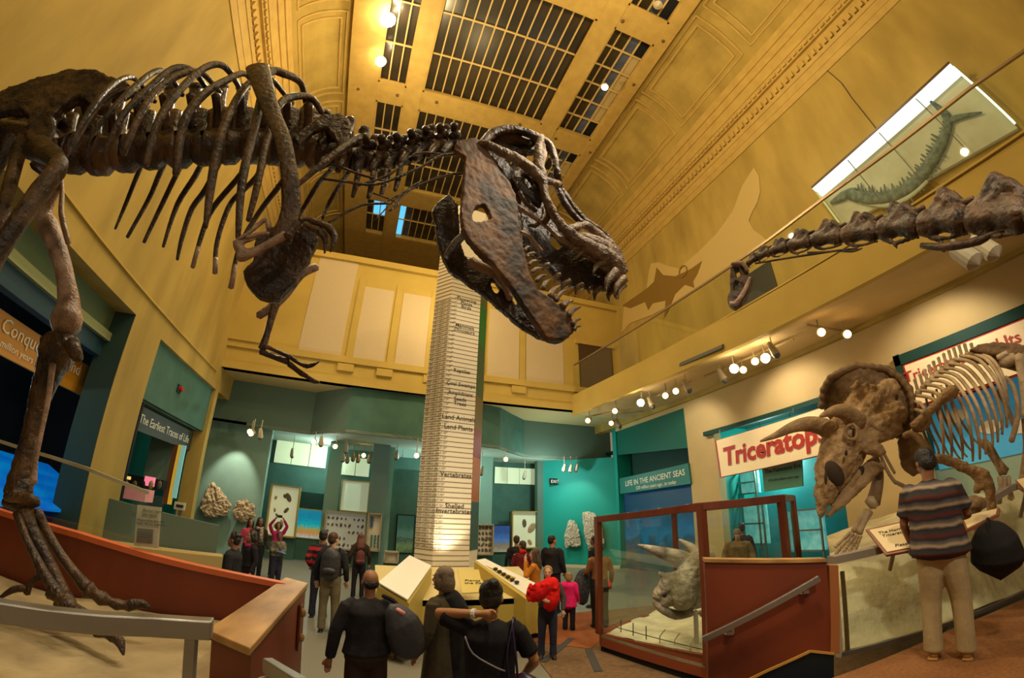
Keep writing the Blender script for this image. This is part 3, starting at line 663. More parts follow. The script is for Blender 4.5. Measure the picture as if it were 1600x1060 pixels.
# second right opening with relatives sign
t = thing('dinosaur_sign', (10.0, 2, 3.9), 'cream sign about relatives with red border above the ribcage at the right edge', 'sign')
SP = [at(*p, 'x', 10.0) for p in ((1421, 600), (1600, 494), (1600, 580), (1437, 668))]
y1, y0 = SP[0].y+.05, SP[1].y-1.2
MB().box((10.06, (y0+y1)/2, 4.28), (.06, y1-y0, .95)).build('board', RED, t)
MB().box((10.03, (y0+y1)/2, 4.28), (.06, y1-y0-.1, .87)).build('face_panel', mat('lit_cream_board', (0, 0, 0)), t)
text('Triceratops and Its Relatives', (9.99, y1+.02, 4.36), (0, -1, 0), (0, 0, 1), .31, RED, t, bold=.015)
struct('trim_17', MB().box((10.1, 1.9, 4.87), (.2, 3.7, .22)), DGREEN)
struct('trim_18', MB().box((10.1, 3.68, 3.9), (.2, .14, 2.2)), DGREEN)
t = thing('wall_mural', (10.6, 2, 2), 'blue world map mural with red title behind the ribcage', 'mural')
MB().box((10.7, 1.8, 3.25), (.05, 3.6, 1.5)).build('image_panel', mat('map_blue', (.04, .30, .60), .5, c2=(.10, .50, .75), scale=1.2, emit=.15), t)
MB().box((10.66, 2.6, 3.9), (.03, 1.2, .10)).build('title_strip', RED, t)
MB().box((10.66, 1.0, 3.9), (.03, .9, .10)).build('title_strip', RED, t)
for i in range(5): MB().ball((10.66, .6+.6*i, 3.2+.3*math.sin(i*2)), (.02, .22, .14), 8, 5).build('landmass', WHITE, t)
struct('wall_right_base', MB().box((10.75, 1.8, 1.2), (.1, 3.8, 2.6)), mat('pale_aqua_wall', (.30, .42, .33), .6))
struct('wall_right_pier', MB().box((10.0, 4.5, 1.6), (.5, 1.9, 3.6)), mat('warm_plaster', (0, 0, 0)))
# ================================================================ TRACK LAMPS
def tracklamp(px, py, plane, val, aim, lab, grp, s=1.0, lit=0, zc=None):
    p = at(px, py, plane, val) if not isinstance(plane, (int, float)) else atd(px, py, plane)
    d = Vector(aim).normalized(); t = thing('track_lamp', p, lab, 'lamp', grp)
    MB().tube([p-d*.13*s, p-d*.05*s, p+d*.12*s], [.045*s, .06*s, .085*s], 10, 1).build('housing', LAMPB, t)
    m = mat('bulb_hot', (1, .82, .52), .4, emit=45) if lit == 2 else (mat('bulb_warm', (1, .62, .22), .4, emit=14) if lit == 1 else GREYM)
    MB().ball(p+d*.15*s, .068*s*(1.35 if lit == 2 else 1), 12, 8).build('lens', m, t, smooth=True)
    top = Vector((p.x, p.y, zc if zc else p.z+.4*s)); MB().tube([p-d*.05*s, p+Vector((0, 0, .12*s)), top], .014*s, 5, 1).build('bracket', LAMPB, t)
    if lit == 2: light('track_beam', 'SPOT', p+d*.2, 60, PALE, .06, p+Vector((.6, -.2, -1))*3, 120, .8)
    return t
# along the gallery edge soffit: pixel, lit, description
ZS = 5.72; GR = 'track lamps under the gallery'
rowl = [(921, 656, 1, 'leftmost dim lamp at the corner under the gallery'), (963, 641, 1, 'upper one of the yellow lamps near the corner'), (957, 660, 1, 'lower one of the yellow lamps near the corner'), (965, 661, 0, 'unlit lamp beside the yellow corner lamps'),
        (1003, 628, 2, 'dazzling left lamp under the gallery'), (1016, 628, 0, 'pale lamp just right of the dazzling left one'), (1041, 617, 1, 'lamp left of the small pair mid gallery'), (1057, 610, 1, 'tilted lamp of the pair mid gallery'), (1072, 602, 0, 'single turned lamp after the mid gallery pair'),
        (1127, 586, 0, 'lamp hanging left of the dazzling middle lamp'), (1147, 575, 2, 'dazzling middle lamp under the gallery'), (1161, 577, 1, 'lamp touching the dazzling middle one'), (1179, 564, 1, 'lamp of the close pair right of the dazzling one'), (1195, 559, 2, 'brighter lamp of the close pair'), (1207, 545, 0, 'slim lamp above the close pair'),
        (1281, 519, 1, 'lamp aimed at the skeleton wall, warm glow'), (1321, 522, 1, 'lamp right of the warm one, pale housing')]
for px, py, lit, lab in rowl: tracklamp(px, py, 'z', ZS, (.3, -.25, -1) if lit < 1 else (-.75, -.6, -.42), lab, GR, 1.25, lit, 6.12)
TRK = mat('track_rail', (.40, .30, .14), .5)
for i, (a, b) in enumerate((((915, 652), (975, 640)), ((975, 641), (1080, 596)), ((1100, 588), (1240, 530)), ((1262, 508), (1330, 520)))):
    A_ = at(*a, 'z', 5.93); B_ = at(*b, 'z', 5.93); MB().bar(A_, B_, .04, .05).build('track_rail', TRK, label=['short track rail at the corner lamps', 'track rail beside the dazzling left lamp', 'track rail carrying the dazzling middle lamp', 'short track rail of the lamps near the skeletons'][i], cat='lamp track', group='lamp tracks under the gallery')
def canlamp(px, py, d, lab, lens):
    p = atd(px, py, d); t = thing('spot_lamp', p, lab, 'lamp')
    a = Vector((-.25, -.5, -1)).normalized()
    MB().tube([p-a*.16, p-a*.10, p+a*.14], [.05, .09, .095], 14, 1).build('housing', LAMPB, t)
    MB().tube([p+a*.141, p+a*.15], [.07, .06], 14, 1).build('lens', lens, t)
    MB().tube([p-a*.14, p+Vector((-.03, 0, .3)), p+Vector((-.06, 0, .42))], .02, 6, 1).build('bracket', LAMPB, t)
canlamp(1507, 398, 4.6, 'round can lamp with a dark lens below the long neck', INK)
canlamp(1538, 386, 4.9, 'can lamp with a violet lit lens at the upper right', mat('violet_lens', (.6, .4, 1), .4, emit=6))
# lamps on the teal gallery ceiling
G2 = 'track lamps on the teal gallery ceiling'
for px, py, Y, lit, lab in [(395, 677, 14.6, 1, 'left lamp of the first pair at the far left'), (407, 677, 14.6, 0, 'right lamp of the first pair at the far left'), (393, 674, 15, 1, 'rear lamp of the group at the far left'),
      (492, 690, 15.6, 1, 'bright lamp left of its dark neighbour'), (502, 689, 15.6, 0, 'dark lamp between two bright ones'), (525, 697, 15.8, 1, 'bright single lamp over the teal column'), (541, 700, 16.2, 0, 'hanging white lamp above the lit panels'),
      (457, 707, 17, 0, 'lamp in front of the far left lit panels'), (536, 714, 17.0, 0, 'first lamp of the white row'), (543, 716, 17.4, 0, 'second lamp of the white row'), (552, 713, 17.4, 0, 'third lamp of the white row'), (560, 715, 17.4, 0, 'fourth lamp of the white row'), (569, 711, 17.4, 1, 'fifth glowing lamp of the white row'), (577, 716, 17.4, 0, 'sixth lamp of the white row'),
      (620, 710, 16, 0, 'lamp in front of the bluish panels'), (651, 711, 14.5, 1, 'orange glowing lamp touching the time column'), (753, 735, 16.2, 0, 'lamp just right of the time column'), (789, 717, 15.4, 1, 'tilted big lamp right of the time column'),
      (820, 742, 17.5, 0, 'lamp in front of the right frosted panels'), (882, 730, 16.2, 0, 'left lamp of the white trio by the teal wall'), (892, 731, 16.2, 0, 'middle lamp of the white trio by the teal wall'), (901, 730, 16.2, 0, 'right lamp of the white trio by the teal wall')]:
    tracklamp(px, py, 'y', Y, (0, .6, -1) if not lit else (-.1, -1, -.3), lab, G2, 1.15, lit, 4.70)

# ================================================================ TIME COLUMN
cxy = Vector((1.72, 9.25, 0))
def colpt(px, py=700): 
    q = ray(px, py); return q.x/q.y
Z0 = .9; ZTOP = 10.3
pA = Vector((cxy.x-.93, 9.45, 0)); pB = Vector((cxy.x-.55, 9.05, 0)); pC = Vector((cxy.x+.36, 9.15, 0)); pD = Vector((cxy.x+.62, 9.6, 0)); pE = Vector((cxy.x, 10.3, 0))
def xat(px, py, y): return at(px, py, 'y', y).x
pB.x = xat(682, 760, pB.y); pA.x = xat(654, 760, pA.y); pC.x = xat(737, 760, pC.y); pD.x = xat(749, 760, pD.y)
TC = thing('time_column', (cxy.x, cxy.y, Z0), 'tall white geological time column printed with years and life forms', 'column')
MB().prism([(p.x, p.y, Z0) for p in (pA, pB, pC, pD, pE)], (0, 0, ZTOP-Z0)).build('shaft', mat('column_white', (.84, .74, .54), .55), TC)
zy = lambda yr: (lambda a, b: a+(b-a)*(650-yr)/250)(vz(690, 857, pB.x, pB.y), vz(700, 655, pB.x, pB.y))
INKL = mat('column_line', (.16, .12, .06), .6)
nL = (pB-pA).cross(Vector((0, 0, 1))).normalized()*.006; nR = (pC-pB).cross(Vector((0, 0, 1))).normalized()*.006
dz = (zy(0)-zy(650))/65
for k in range(-3, 66):
    z = zy(650)+dz*(k-.5); mb = MB()
    if z > ZTOP-.1 or z < Z0+.02: continue
    for a, b, n in ((pA, pB, nL), (pB, pC, nR)): mb.prism([a+n+Vector((0, 0, z)), b+n+Vector((0, 0, z)), b+n+Vector((0, 0, z+.013)), a+n+Vector((0, 0, z+.013))], -n*.8)
    mb.build('ruled_line', INKL, TC)
    yr = 650-10*k
    if 0 <= k <= 52: text('%d million years ago' % yr, pA+nL*1.2+(pB-pA)*.04+Vector((0, 0, z+dz*.35)), pB-pA, (0, 0, 1), .085, INKL, TC, name='year_lettering', depth=.001)
for py, s in ((471, 'Flowering'), (477, 'Plants'), (483, 'Birds'), (513, 'Mammals'), (520, 'Dinosaurs'), (583, 'Reptiles'), (604, 'Coal Swamps'), (618, 'Amphibians'), (627, 'Seeds'), (634, 'Trees'), (657, 'Land Animals'), (672, 'Land Plants'), (746, 'Vertebrates'), (795, 'Shelled'), (803, 'Invertebrates')):
    q = pB.lerp(pC, .53); px_ = 725-(py-470)*.052
    text(s, q+nR*1.3+Vector((0, 0, vz(px_, py, q.x, q.y))), pC-pB, (0, 0, 1), .15 if py > 640 else .13, INK, TC, align='CENTER', depth=.001, bold=.008)
for yr0, yr1, c in ((655, 560, (.06, .12, .10)), (560, 470, (.42, .14, .02)), (470, 410, (.22, .03, .04)), (410, 340, (.16, .12, .04)), (340, 220, (.05, .11, .04)), (220, 120, (.01, .16, .03)), (120, -5, (.10, .12, .03))):
    a = zy(yr0); b = min(zy(yr1), ZTOP); nD = (pD-pC).cross(Vector((0, 0, 1))).normalized()*.01
    MB().prism([pC+nD+Vector((0, 0, a)), pD+nD+Vector((0, 0, a)), pD+nD+Vector((0, 0, b)), pC+nD+Vector((0, 0, b))], -nD*.8).build('era_band', mat('era_%d' % yr0, c, .5), TC)
# plinth with sloping reading desks
PL = thing('display_plinth', (2.0, 8.4, 0), 'yellow display plinth with sloping reading desks at the foot of the column', 'plinth')
bx0 = xat(628, 960, 7.6); bx1 = xat(860, 960, 7.6)
MB().prism([(.35, 7.5, .12), (3.35, 7.5, .12), (3.35, 7.5, .78), (.35, 7.5, .78)], (0, 2.4, 0)).build('base', YEL, PL)
MB().box((1.85, 8.7, .06), (2.8, 2.2, .12)).build('kick_plate', DARK, PL)
MB().prism([(.35, 7.5, .78), (3.35, 7.5, .78), (3.35, 9.0, 1.15), (.35, 9.0, 1.15)], (0, 0, -.1)).build('sloped_top', mat('cream_desk', (.62, .50, .22), .5), PL)
def desk(pts, m, th=.5):
    P = [atd(px, py, d) for px, py, d in pts]
    return MB().prism(P, (0, 0, -th))
desk([(640, 868, 8.7), (674, 884, 8.3), (637, 937, 6.6), (591, 910, 7.0)], WHITE, .02).build('reading_board', mat('white_board', (0, 0, 0)), PL)
P = [atd(px, py, d) for px, py, d in [(641, 870, 8.7), (675, 886, 8.3), (639, 940, 6.6), (589, 912, 7.0)]]
mb = MB(); mb.v = P+[Vector((p.x, p.y, .15)) for p in P]; mb.f = [[0, 1, 2, 3], [7, 6, 5, 4]]+[[i, (i+1) % 4, 4+(i+1) % 4, 4+i] for i in range(4)]
for v in mb.v[:4]: v.z -= .03
mb.build('desk_body', YEL, PL)
P = [atd(px, py, d) for px, py, d in [(741, 876, 8.9), (758, 873, 9.2), (842, 914, 8.2), (822, 935, 7.75)]]
mb = MB(); mb.v = [p.copy() for p in P]+[Vector((p.x, p.y, .15)) for p in P]; mb.f = [[0, 1, 2, 3], [7, 6, 5, 4]]+[[i, (i+1) % 4, 4+(i+1) % 4, 4+i] for i in range(4)]
for v in mb.v[:4]: v.z -= .02
mb.build('desk_body', YEL, PL)
MB().prism([P[0].lerp(P[1], .15), P[1], P[2], P[3].lerp(P[2], .15)], (0, 0, -.015)).build('reading_board', WHITE, PL)
for k in range(6):
    q = P[0].lerp(P[3], .35+.08*k).lerp(P[1].lerp(P[2], .35+.08*k), .4); MB().ball(q+Vector((0, 0, .03)), (.05, .05, .03), 8, 5).build('model', INK, PL)
P = [atd(px, py, d) for px, py, d in [(715, 893, 7.9), (748, 893, 7.9), (756, 928, 7.0), (722, 930, 6.9)]]
MB().prism([p+Vector((0, 0, .03)) for p in P], (0, 0, -.02)).build('reading_board', mat('yellow_page', (.62, .48, .14), .5), PL)
r_ = P[1]-P[0]; u_ = P[0]-P[3]
text('Plants of\nthe Past', P[3].lerp(P[0], .45)+Vector((0, 0, .035))+r_*.2, r_, u_, .11, INK, PL)
# ================================================================ PLATFORMS, BARRIERS, GLASS CASE
PZ = 1.35     # sand platform of the big skeleton
# T. rex platform sand
top = MB(); nx, ny = 26, 22
curve = [atd(0, 868, 5.4), atd(60, 893, 4.7), atd(140, 925, 4.35), atd(230, 955, 4.05), atd(300, 985, 3.75), atd(345, 1010, 3.45)]
# barrier footprint (top edge px) following the curve
bar_px = [(-120, 755), (-60, 775), (0, 797), (60, 815), (120, 832), (180, 850), (230, 865), (290, 880), (350, 893), (400, 903), (446, 912)]
bar_d = [6.6, 6.2, 5.7, 5.3, 5.0, 4.75, 4.6, 4.5, 4.45, 4.45, 4.45]
TOPP = []
for (px, py), d in zip(bar_px, bar_d):
    q = atd(px, py, d); TOPP.append(Vector((q.x, q.y, q.z)))
def wallstrip(name, P, z0, th, m, capm, lab, cat):
    t = thing(name, (P[0]+P[-1])/2*1.0, lab, cat); t.matrix_world = Matrix.Translation(Vector((P[len(P)//2].x, P[len(P)//2].y, z0)))
    mb = MB(); cp = MB(); nn = len(P); N_ = []
    for i in range(nn):
        d = (P[min(i+1, nn-1)]-P[max(i-1, 0)]); n = Vector((-d.y, d.x, 0)).normalized(); N_.append(n)
    for B_, (zt, zb, t0, t1) in ((mb, (-.05, None, 0, th)), (cp, (0, -.05, -.015, th+.015))):
        b = len(B_.v)
        for p, n in zip(P, N_):
            zlow = z0 if zb is None else p.z+zb
            B_.v += [Vector((p.x, p.y, p.z+zt))+n*t0, Vector((p.x, p.y, p.z+zt))+n*t1, Vector((p.x+n.x*t1, p.y+n.y*t1, zlow)), Vector((p.x+n.x*t0, p.y+n.y*t0, zlow))]
        for i in range(nn-1):
            for k in range(4): B_.f.append([b+i*4+k, b+(i+1)*4+k, b+(i+1)*4+(k+1) % 4, b+i*4+(k+1) % 4])
        B_.f += [[b, b+1, b+2, b+3], [b+(nn-1)*4+k for k in (3, 2, 1, 0)]]
    mb.build('panel', m, t); cp.build('cap', capm, t); return t
wallstrip('curved_barrier', TOPP, .02, .09, REDB, REDT, 'long curved red barrier with an orange top edge round the sand platform', 'barrier')
# sand bed inside
inner = [Vector((p.x, p.y, 0)) for p in TOPP]
mb = MB(); rows = []
for p in inner:
    q0 = Vector((p.x, p.y-.02, 0)); q1 = Vector((p.x*.95+.4, -1.6, 0)); row = []
    q0 = q0 - (q0-Vector((-2.5, 2, 0))).normalized()*.03
    for k in range(26):
        s = k/25; v = q0.lerp(q1, s); v.z = PZ-.22+.06*noise.noise(v*1.6)+(.22 if False else .0)+.12*(min(s*2, 1)); row.append(v)
    rows.append(row)
mb.v = [v for r in rows for v in r]
for i in range(len(rows)-1):
    for k in range(25): mb.f.append([i*26+k, i*26+k+1, (i+1)*26+k+1, (i+1)*26+k])
SB = mb.build('sand_bed', SAND, smooth=True, kind='structure')
# glass guard standing on the far side of the curved barrier
gt = thing('glass_guard', TOPP[2], 'clear glass guard standing behind the orange edged barrier', 'glass guard')
GP = []
for (px, py), (bx, by) in zip([(-60, 672), (0, 692), (60, 710), (120, 729), (180, 752), (230, 770)], bar_px[1:7]):
    i = bar_px.index((bx, by)); b = TOPP[i]; q = Vector((b.x-.22, b.y+.28, 0)); GP.append((q, vz(px, py, q.x, q.y)))
for (a, za), (b, zb) in zip(GP, GP[1:]):
    MB().prism([(a.x, a.y, 1.3), (b.x, b.y, 1.3), (b.x, b.y, zb), (a.x, a.y, za)], (.012, .012, 0)).build('pane', GLASS, gt)
    MB().bar((a.x, a.y, za), (b.x, b.y, zb), .03, .035).build('edge', mat('glass_edge', (.45, .42, .28), .3), gt)
# clear sign stand
t = thing('sign_stand', atd(228, 862, 4.75), 'clear acrylic stand holding a please touch notice on the orange edge', 'notice')
P = [atd(*p, 4.75) for p in ((215, 789), (250, 793), (245, 857), (209, 853))]
MB().prism(P, (.01, .02, 0)).build('card', mat('notice_card', (.42, .37, .26), .6), t)
P2 = [atd(*p, 4.7) for p in ((206, 770), (255, 776), (251, 862), (203, 856))]; MB().prism(P2, (.005, .01, 0)).build('acrylic', GLASS, t)
r_ = P[1]-P[0]
text('Bones here\nare casts', P[0].lerp(P[3], .14)+r_*.3+Vector((.0, -.02, 0)), r_, (0, 0, 1), .038, INK, t)
text('Please from the side\nkeep off the skeleton', P[0].lerp(P[3], .38)+r_*.08+Vector((.0, -.02, 0)), r_, (0, 0, 1), .03, INK, t, bold=.01)
for k in range(8):
    a = P[0].lerp(P[3], .58+.045*k)+r_*.12+Vector((0, -.012, 0)); MB().bar(a, a+r_*.72, .004, .006).build('text_line', INK, t)
# end box with pale wooden top
BT = [at(446, 903, 'z', 1.5), at(480, 912, 'z', 1.5), at(392, 1010, 'z', 1.5), at(327, 978, 'z', 1.5)]
BT[3] = at(327, 982, 'z', 1.5)
t = thing('end_pedestal', sum(BT, Vector())/4-Vector((0, 0, 1.5)), 'red end pedestal with a pale wooden top at the end of the curved barrier', 'pedestal')
c_ = sum(BT, Vector())/4
low = [c_+(p-c_)*.96 for p in BT]; mb = MB(); mb.prism([q-Vector((0, 0, .05)) for q in low], (0, 0, -1.43)); mb.build('body', REDB, t)
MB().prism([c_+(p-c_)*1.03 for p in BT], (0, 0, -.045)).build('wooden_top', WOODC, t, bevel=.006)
MB().prism([c_+(p-c_)*1.0-Vector((0, 0, .05)) for p in BT], (0, 0, -.015)).build('edge_strip', mat('dark_edge', (.1, .03, .01), .4), t)
pa = BT[1].lerp(BT[2], .18); d_ = (BT[2]-BT[1]).normalized(); n_ = Vector((-d_.y, d_.x, 0)); n_ = n_ if n_.x > 0 else -n_
MB().bar(pa+n_*.01-Vector((0, 0, .12)), pa+n_*.01-Vector((0, 0, .52)), .14, .02, up=n_).build('switch_plate', CHERRY, t, bevel=.004)
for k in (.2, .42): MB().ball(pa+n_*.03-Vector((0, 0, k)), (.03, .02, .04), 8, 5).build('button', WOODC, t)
# steel hand rail in front of the sand
RP = [atd(px, py, d) for px, py, d in [(-160, 905, 2.25), (-60, 925, 2.15), (0, 938, 2.1), (80, 950, 2.05), (160, 958, 2.0), (240, 962, 1.97), (333, 968, 1.93)]]
zr = sum(p.z for p in RP)/len(RP)
t = thing('hand_rail', (RP[3].x, RP[3].y, .8), 'curved flat steel hand rail on a post in front of the sand bed', 'rail')
mb = MB(); hw = .035
for i, p in enumerate(RP):
    d = (RP[min(i+1, len(RP)-1)]-RP[max(i-1, 0)]); n = Vector((-d.y, d.x, 0)).normalized()
    mb.v += [p+n*hw, p-n*hw, p-n*hw-Vector((0, 0, .075)), p+n*hw-Vector((0, 0, .075))]
for i in range(len(RP)-1):
    for k in range(4): mb.f.append([i*4+k, (i+1)*4+k, (i+1)*4+(k+1) % 4, i*4+(k+1) % 4])
mb.f += [[0, 1, 2, 3], [len(mb.v)-1, len(mb.v)-2, len(mb.v)-3, len(mb.v)-4]]
mb.build('rail', STEEL, t, bevel=.006)
q = RP[-1].lerp(RP[-2], .33); MB().prism([(q.x-.02, q.y-.025, .8), (q.x+.02, q.y-.025, .8), (q.x+.02, q.y+.02, .8), (q.x-.02, q.y+.02, .8)], (0, 0, q.z-.8-.07)).build('post', STEEL, t)
q = RP[0].lerp(RP[1], .5); MB().prism([(q.x-.02, q.y-.025, .8), (q.x+.02, q.y-.025, .8), (q.x+.02, q.y+.02, .8), (q.x-.02, q.y+.02, .8)], (0, 0, q.z-.8-.07)).build('post', STEEL, t)
# small rail end at the bottom of the pedestal
t = thing('rail_end', atd(430, 1050, 2.3), 'short square steel rail end below the wooden pedestal top', 'rail')
a = atd(418, 1040, 2.35); b = atd(470, 1075, 1.7)
MB().bar(a, b, .05, .07).build('rail', STEEL, t, bevel=.006); MB().tube([a+Vector((.02, -.05, -.05)), a+Vector((-.05, .1, -.12))], .02, 8, 1).build('bracket', LAMPB, t)
# viewing ramp floor (carpet)
struct('floor_ramp', MB().prism([(3.2, 2.3, .8), (5.2, 1.9, .8), (8.5, .9, .8), (8.5, -3, .8), (-2.4, -3, .8), (-2.4, .9, .8), (1.0, 1.6, .8), (2.55, 2.0, .8)], (0, 0, -.15)), CARPET)
struct('floor_ramp_base', MB().prism([(3.2, 2.28, 0), (8.5, .9, 0), (8.5, -3, 0), (-2.4, -3, 0), (-2.4, .9, 0), (2.55, 2.0, 0)], (0, 0, .65)), DARK)
# carpet on the hall floor by the case
struct('floor_carpet', MB().prism([(2.9, 7.6, .002), (4.6, 9.2, .002), (9.8, 8.4, .002), (9.8, 3.2, .002), (3.4, 2.4, .002), (2.4, 4.2, .002)], (0, 0, .012)), mat('dull_carpet', (.20, .12, .06), .9, c2=(.14, .085, .045), scale=12, bump=.3, bscale=200, spec=.1))
CP2 = mat('rust_carpet', (.26, .085, .03), .9, spec=.1)
struct('floor_inlay', MB().prism([(3.0, 7.4, .016), (3.8, 8.9, .016), (5.6, 9.2, .016), (4.6, 7.4, .016), (3.75, 6.6, .016)], (0, 0, .006)), CP2)
for i, (a, b) in enumerate((((2.75, 6.3), (3.75, 7.3)), ((3.3, 5.6), (3.7, 6.6)))):
    struct('floor_strip', MB().bar((*a, .02), (*b, .02), .12, .008), mat('dark_strip', (.05, .045, .04), .8))
# ---- glass case
CA = Vector((3.82, 6.45, 0)); CB = Vector((4.14, 4.32, 0)); CC = Vector((5.0, 3.70, 0)); CE = Vector((6.2, 7.3, 0)); CDp = Vector((7.1, 5.0, 0))
def zt(p, px, py): return vz(px, py, p.x, p.y)
zA, zB, zC = zt(CA, 943, 808), zt(CB, 1107, 786), zt(CC, 1224, 774)
bA, bB = zt(CA, 950, 993), zt(CB, 1107, 1030)
kA, kB = zt(CA, 937, 1012), zt(CB, 1107, 1058)
case = thing('glass_case', CA.lerp(CDp, .5), 'large cherry framed glass case holding a horned skull on a sand bed', 'display case')
# base body (sloping top edge), kick
bA, bB = .30, max(vz(1107, 1026, CB.x, CB.y), .3)
def cwall(a, b, za0, zb0, za1, zb1, m, nm, out=.0, th=.08):
    d = (b-a).normalized(); n = Vector((d.y, -d.x, 0)); 
    if n.dot((CE+CDp)/2-a) > 0: n = -n
    a = a+n*out; b = b+n*out
    return MB().prism([(a.x, a.y, za0), (b.x, b.y, zb0), (b.x, b.y, zb1), (a.x, a.y, za1)], -n*th).build(nm, m, case)
CHR = mat('red_brown_base', (.25, .055, .018), .4)
cwall(CA, CB, .10, .12, bA, bB, CHR, 'base_front'); cwall(CB, CC, .12, .12, bB, bB, CHR, 'base_side'); cwall(CA, CE, .16, .16, .36, .36, CHR, 'base_side'); cwall(CE, CDp, .16, .16, .36, .36, CHR, 'base_back'); cwall(CC, CDp, .16, .16, .36, .36, CHR, 'base_side')
for a, b in ((CA, CB), (CB, CC), (CA, CE)): cwall(a, b, 0, 0, .11, .12, DARK, 'kick_plate', out=-.03)
MB().prism([CA+Vector((0, 0, .25)), CB+Vector((0, 0, .25)), CC+Vector((0, 0, .25)), CDp+Vector((0, 0, .25)), CE+Vector((0, 0, .25))], (0, 0, .05)).build('case_floor', SANDW, case)
# sand mound inside
mb = MB(); 
for i in range(21):
    for j in range(21):
        u, v = i/20, j/20; p = (CA.lerp(CB, u)).lerp(CE.lerp(CDp, u), v); p.z = .33+.10*noise.noise(p*1.7)+.1*v; mb.v.append(p+Vector((.05, 0, 0)))
mb.f = [[i*21+j, (i+1)*21+j, (i+1)*21+j+1, i*21+j+1] for i in range(20) for j in range(20)]
mb.build('sand_bed', SANDW, case, smooth=True)
def post(p, z1, w, nm='post'): MB().box((p.x, p.y, (z1+.3)/2), (w, w, z1-.3)).build(nm, CHERRY, case, bevel=.006)
post(CA, zA, .10); post(CB, zB, .10); post(CC, zC, .09); post(CE, zA+.08, .09); post(CDp, zC, .09)
for a, b, za, zb in ((CA, CB, zA, zB), (CB, CC, zB, zC), (CA, CE, zA, zA+.08), (CE, CDp, zA+.08, zC), (CC, CDp, zC, zC)):
    MB().bar((a.x, a.y, za-.04), (b.x, b.y, zb-.04), .09, .10).build('top_rail', CHERRY, case, bevel=.005)
    d = (b-a); 
    MB().prism([(a.x, a.y, .36), (b.x, b.y, .36), (b.x, b.y, zb-.08), (a.x, a.y, za-.08)], Vector((d.y, -d.x, 0)).normalized()*.01).build('glass_pane', GLASS, case)
    for k in (.1, .35, .65, .9): q = a.lerp(b, k); z = za+(zb-za)*k; MB().ball((q.x, q.y, z-.04) if 0 else (q.x, q.y, z+.012), (.012, .012, .006), 8, 4).build('screw', STEEL, case)
# little guard rods in the case
for k in range(6):
    p = CA.lerp(CB, .18+.13*k)+Vector((.16, .08, .36)); MB().tube([p, p+Vector((0, 0, .20))] if k < 3 else [p, p+Vector((.0, 0, .1)), p+Vector((.10, 0, .18))], .008, 6, 2).build('guard_rod', INK if k < 3 else PALEF, case)
a = CA.lerp(CB, .12)+Vector((.16, .08, .42)); b = CA.lerp(CB, .92)+Vector((.16, .08, .42)); MB().tube([a, b], .007, 6, 1).build('guard_rail', INK, case)
# ---- red barrier with hand rail (right)
RA = Vector((2.93, 3.06, 0)); RB = Vector((3.83, 2.40, 0)); RC = RB+Vector((.36, .10, 0))
z1, z2 = vz(1107, 873, RA.x, RA.y), vz(1306, 872, RB.x, RB.y)
t = thing('barrier_wall', (RB.x, RB.y, .8), 'red ramp barrier with wooden trim and a sloping steel hand rail', 'barrier')
def rb(z0a, z0b, z1a, z1b, m, nm, out=0, th=.10, a=RA, b=RB):
    d = (b-a).normalized(); n = Vector((d.y, -d.x, 0)); n = n if n.dot(CAM-a) > 0 else -n; a = a+n*out; b = b+n*out
    return MB().prism([(a.x, a.y, z0a), (b.x, b.y, z0b), (b.x, b.y, z1b), (a.x, a.y, z1a)], -n*th).build(nm, m, t)
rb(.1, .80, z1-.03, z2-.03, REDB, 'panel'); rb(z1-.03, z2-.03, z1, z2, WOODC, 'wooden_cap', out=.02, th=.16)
rb(.1, .62, .28, .86, DARK, 'kick_plate', out=.012); 
tl = [atd(px, py, d-.035) for px, py, d in ((1150, 1070, 4.2), (1200, 1047, 4.36), (1266, 1018, 4.5), (1302, 1021, 4.50))]
D_ = (RB-RA).normalized(); NN = Vector((D_.y, -D_.x, 0)); NN = NN if NN.dot(CAM-RA) > 0 else -NN
def onR(px, py, out=.02):
    q = ray(px, py); s = ((RA+NN*out)-Vector((CAM.x, CAM.y, 0))).dot(NN)/Vector((q.x, q.y, 0)).dot(NN); return CAM+q*s
pl_ = [onR(1120, 1085, .022), onR(1200, 1048, .022), onR(1266, 1018, .022), onR(1303, 1022, .022)]
for a, b in zip(pl_, pl_[1:]): MB().bar(a, b, .02, .02).build('trim_strip', mat('orange_trim', (.55, .27, .05), .5), t)
MB().prism([onR(1120, 1088, .02), onR(1200, 1051, .02), onR(1266, 1021, .02), onR(1303, 1025, .02), onR(1303, 1060, .02), onR(1120, 1110, .02)], -NN*.015).build('dark_kick', DARK, t)
MB().prism([onR(1296, 884, .02), onR(1310, 884, .02), onR(1312, 1022, .02), onR(1298, 1022, .02)], -NN*.14).build('end_post', mat('orange_laminate', (.36, .12, .035), .45), t)
a, b = onR(1098, 1000, .09), onR(1280, 904, .09); MB().bar(a, b, .035, .055).build('rail', STEEL, t, bevel=.004)
for px, py in ((1140, 988), (1257, 924)):
    p = onR(px, py, .05); MB().bar(p-NN*.045, p+NN*.05, .05, .03).build('rail_bracket', STEEL, t); MB().box(p-NN*.03, (.08, .05, .05), None).build('wall_plate', LAMPB, t)
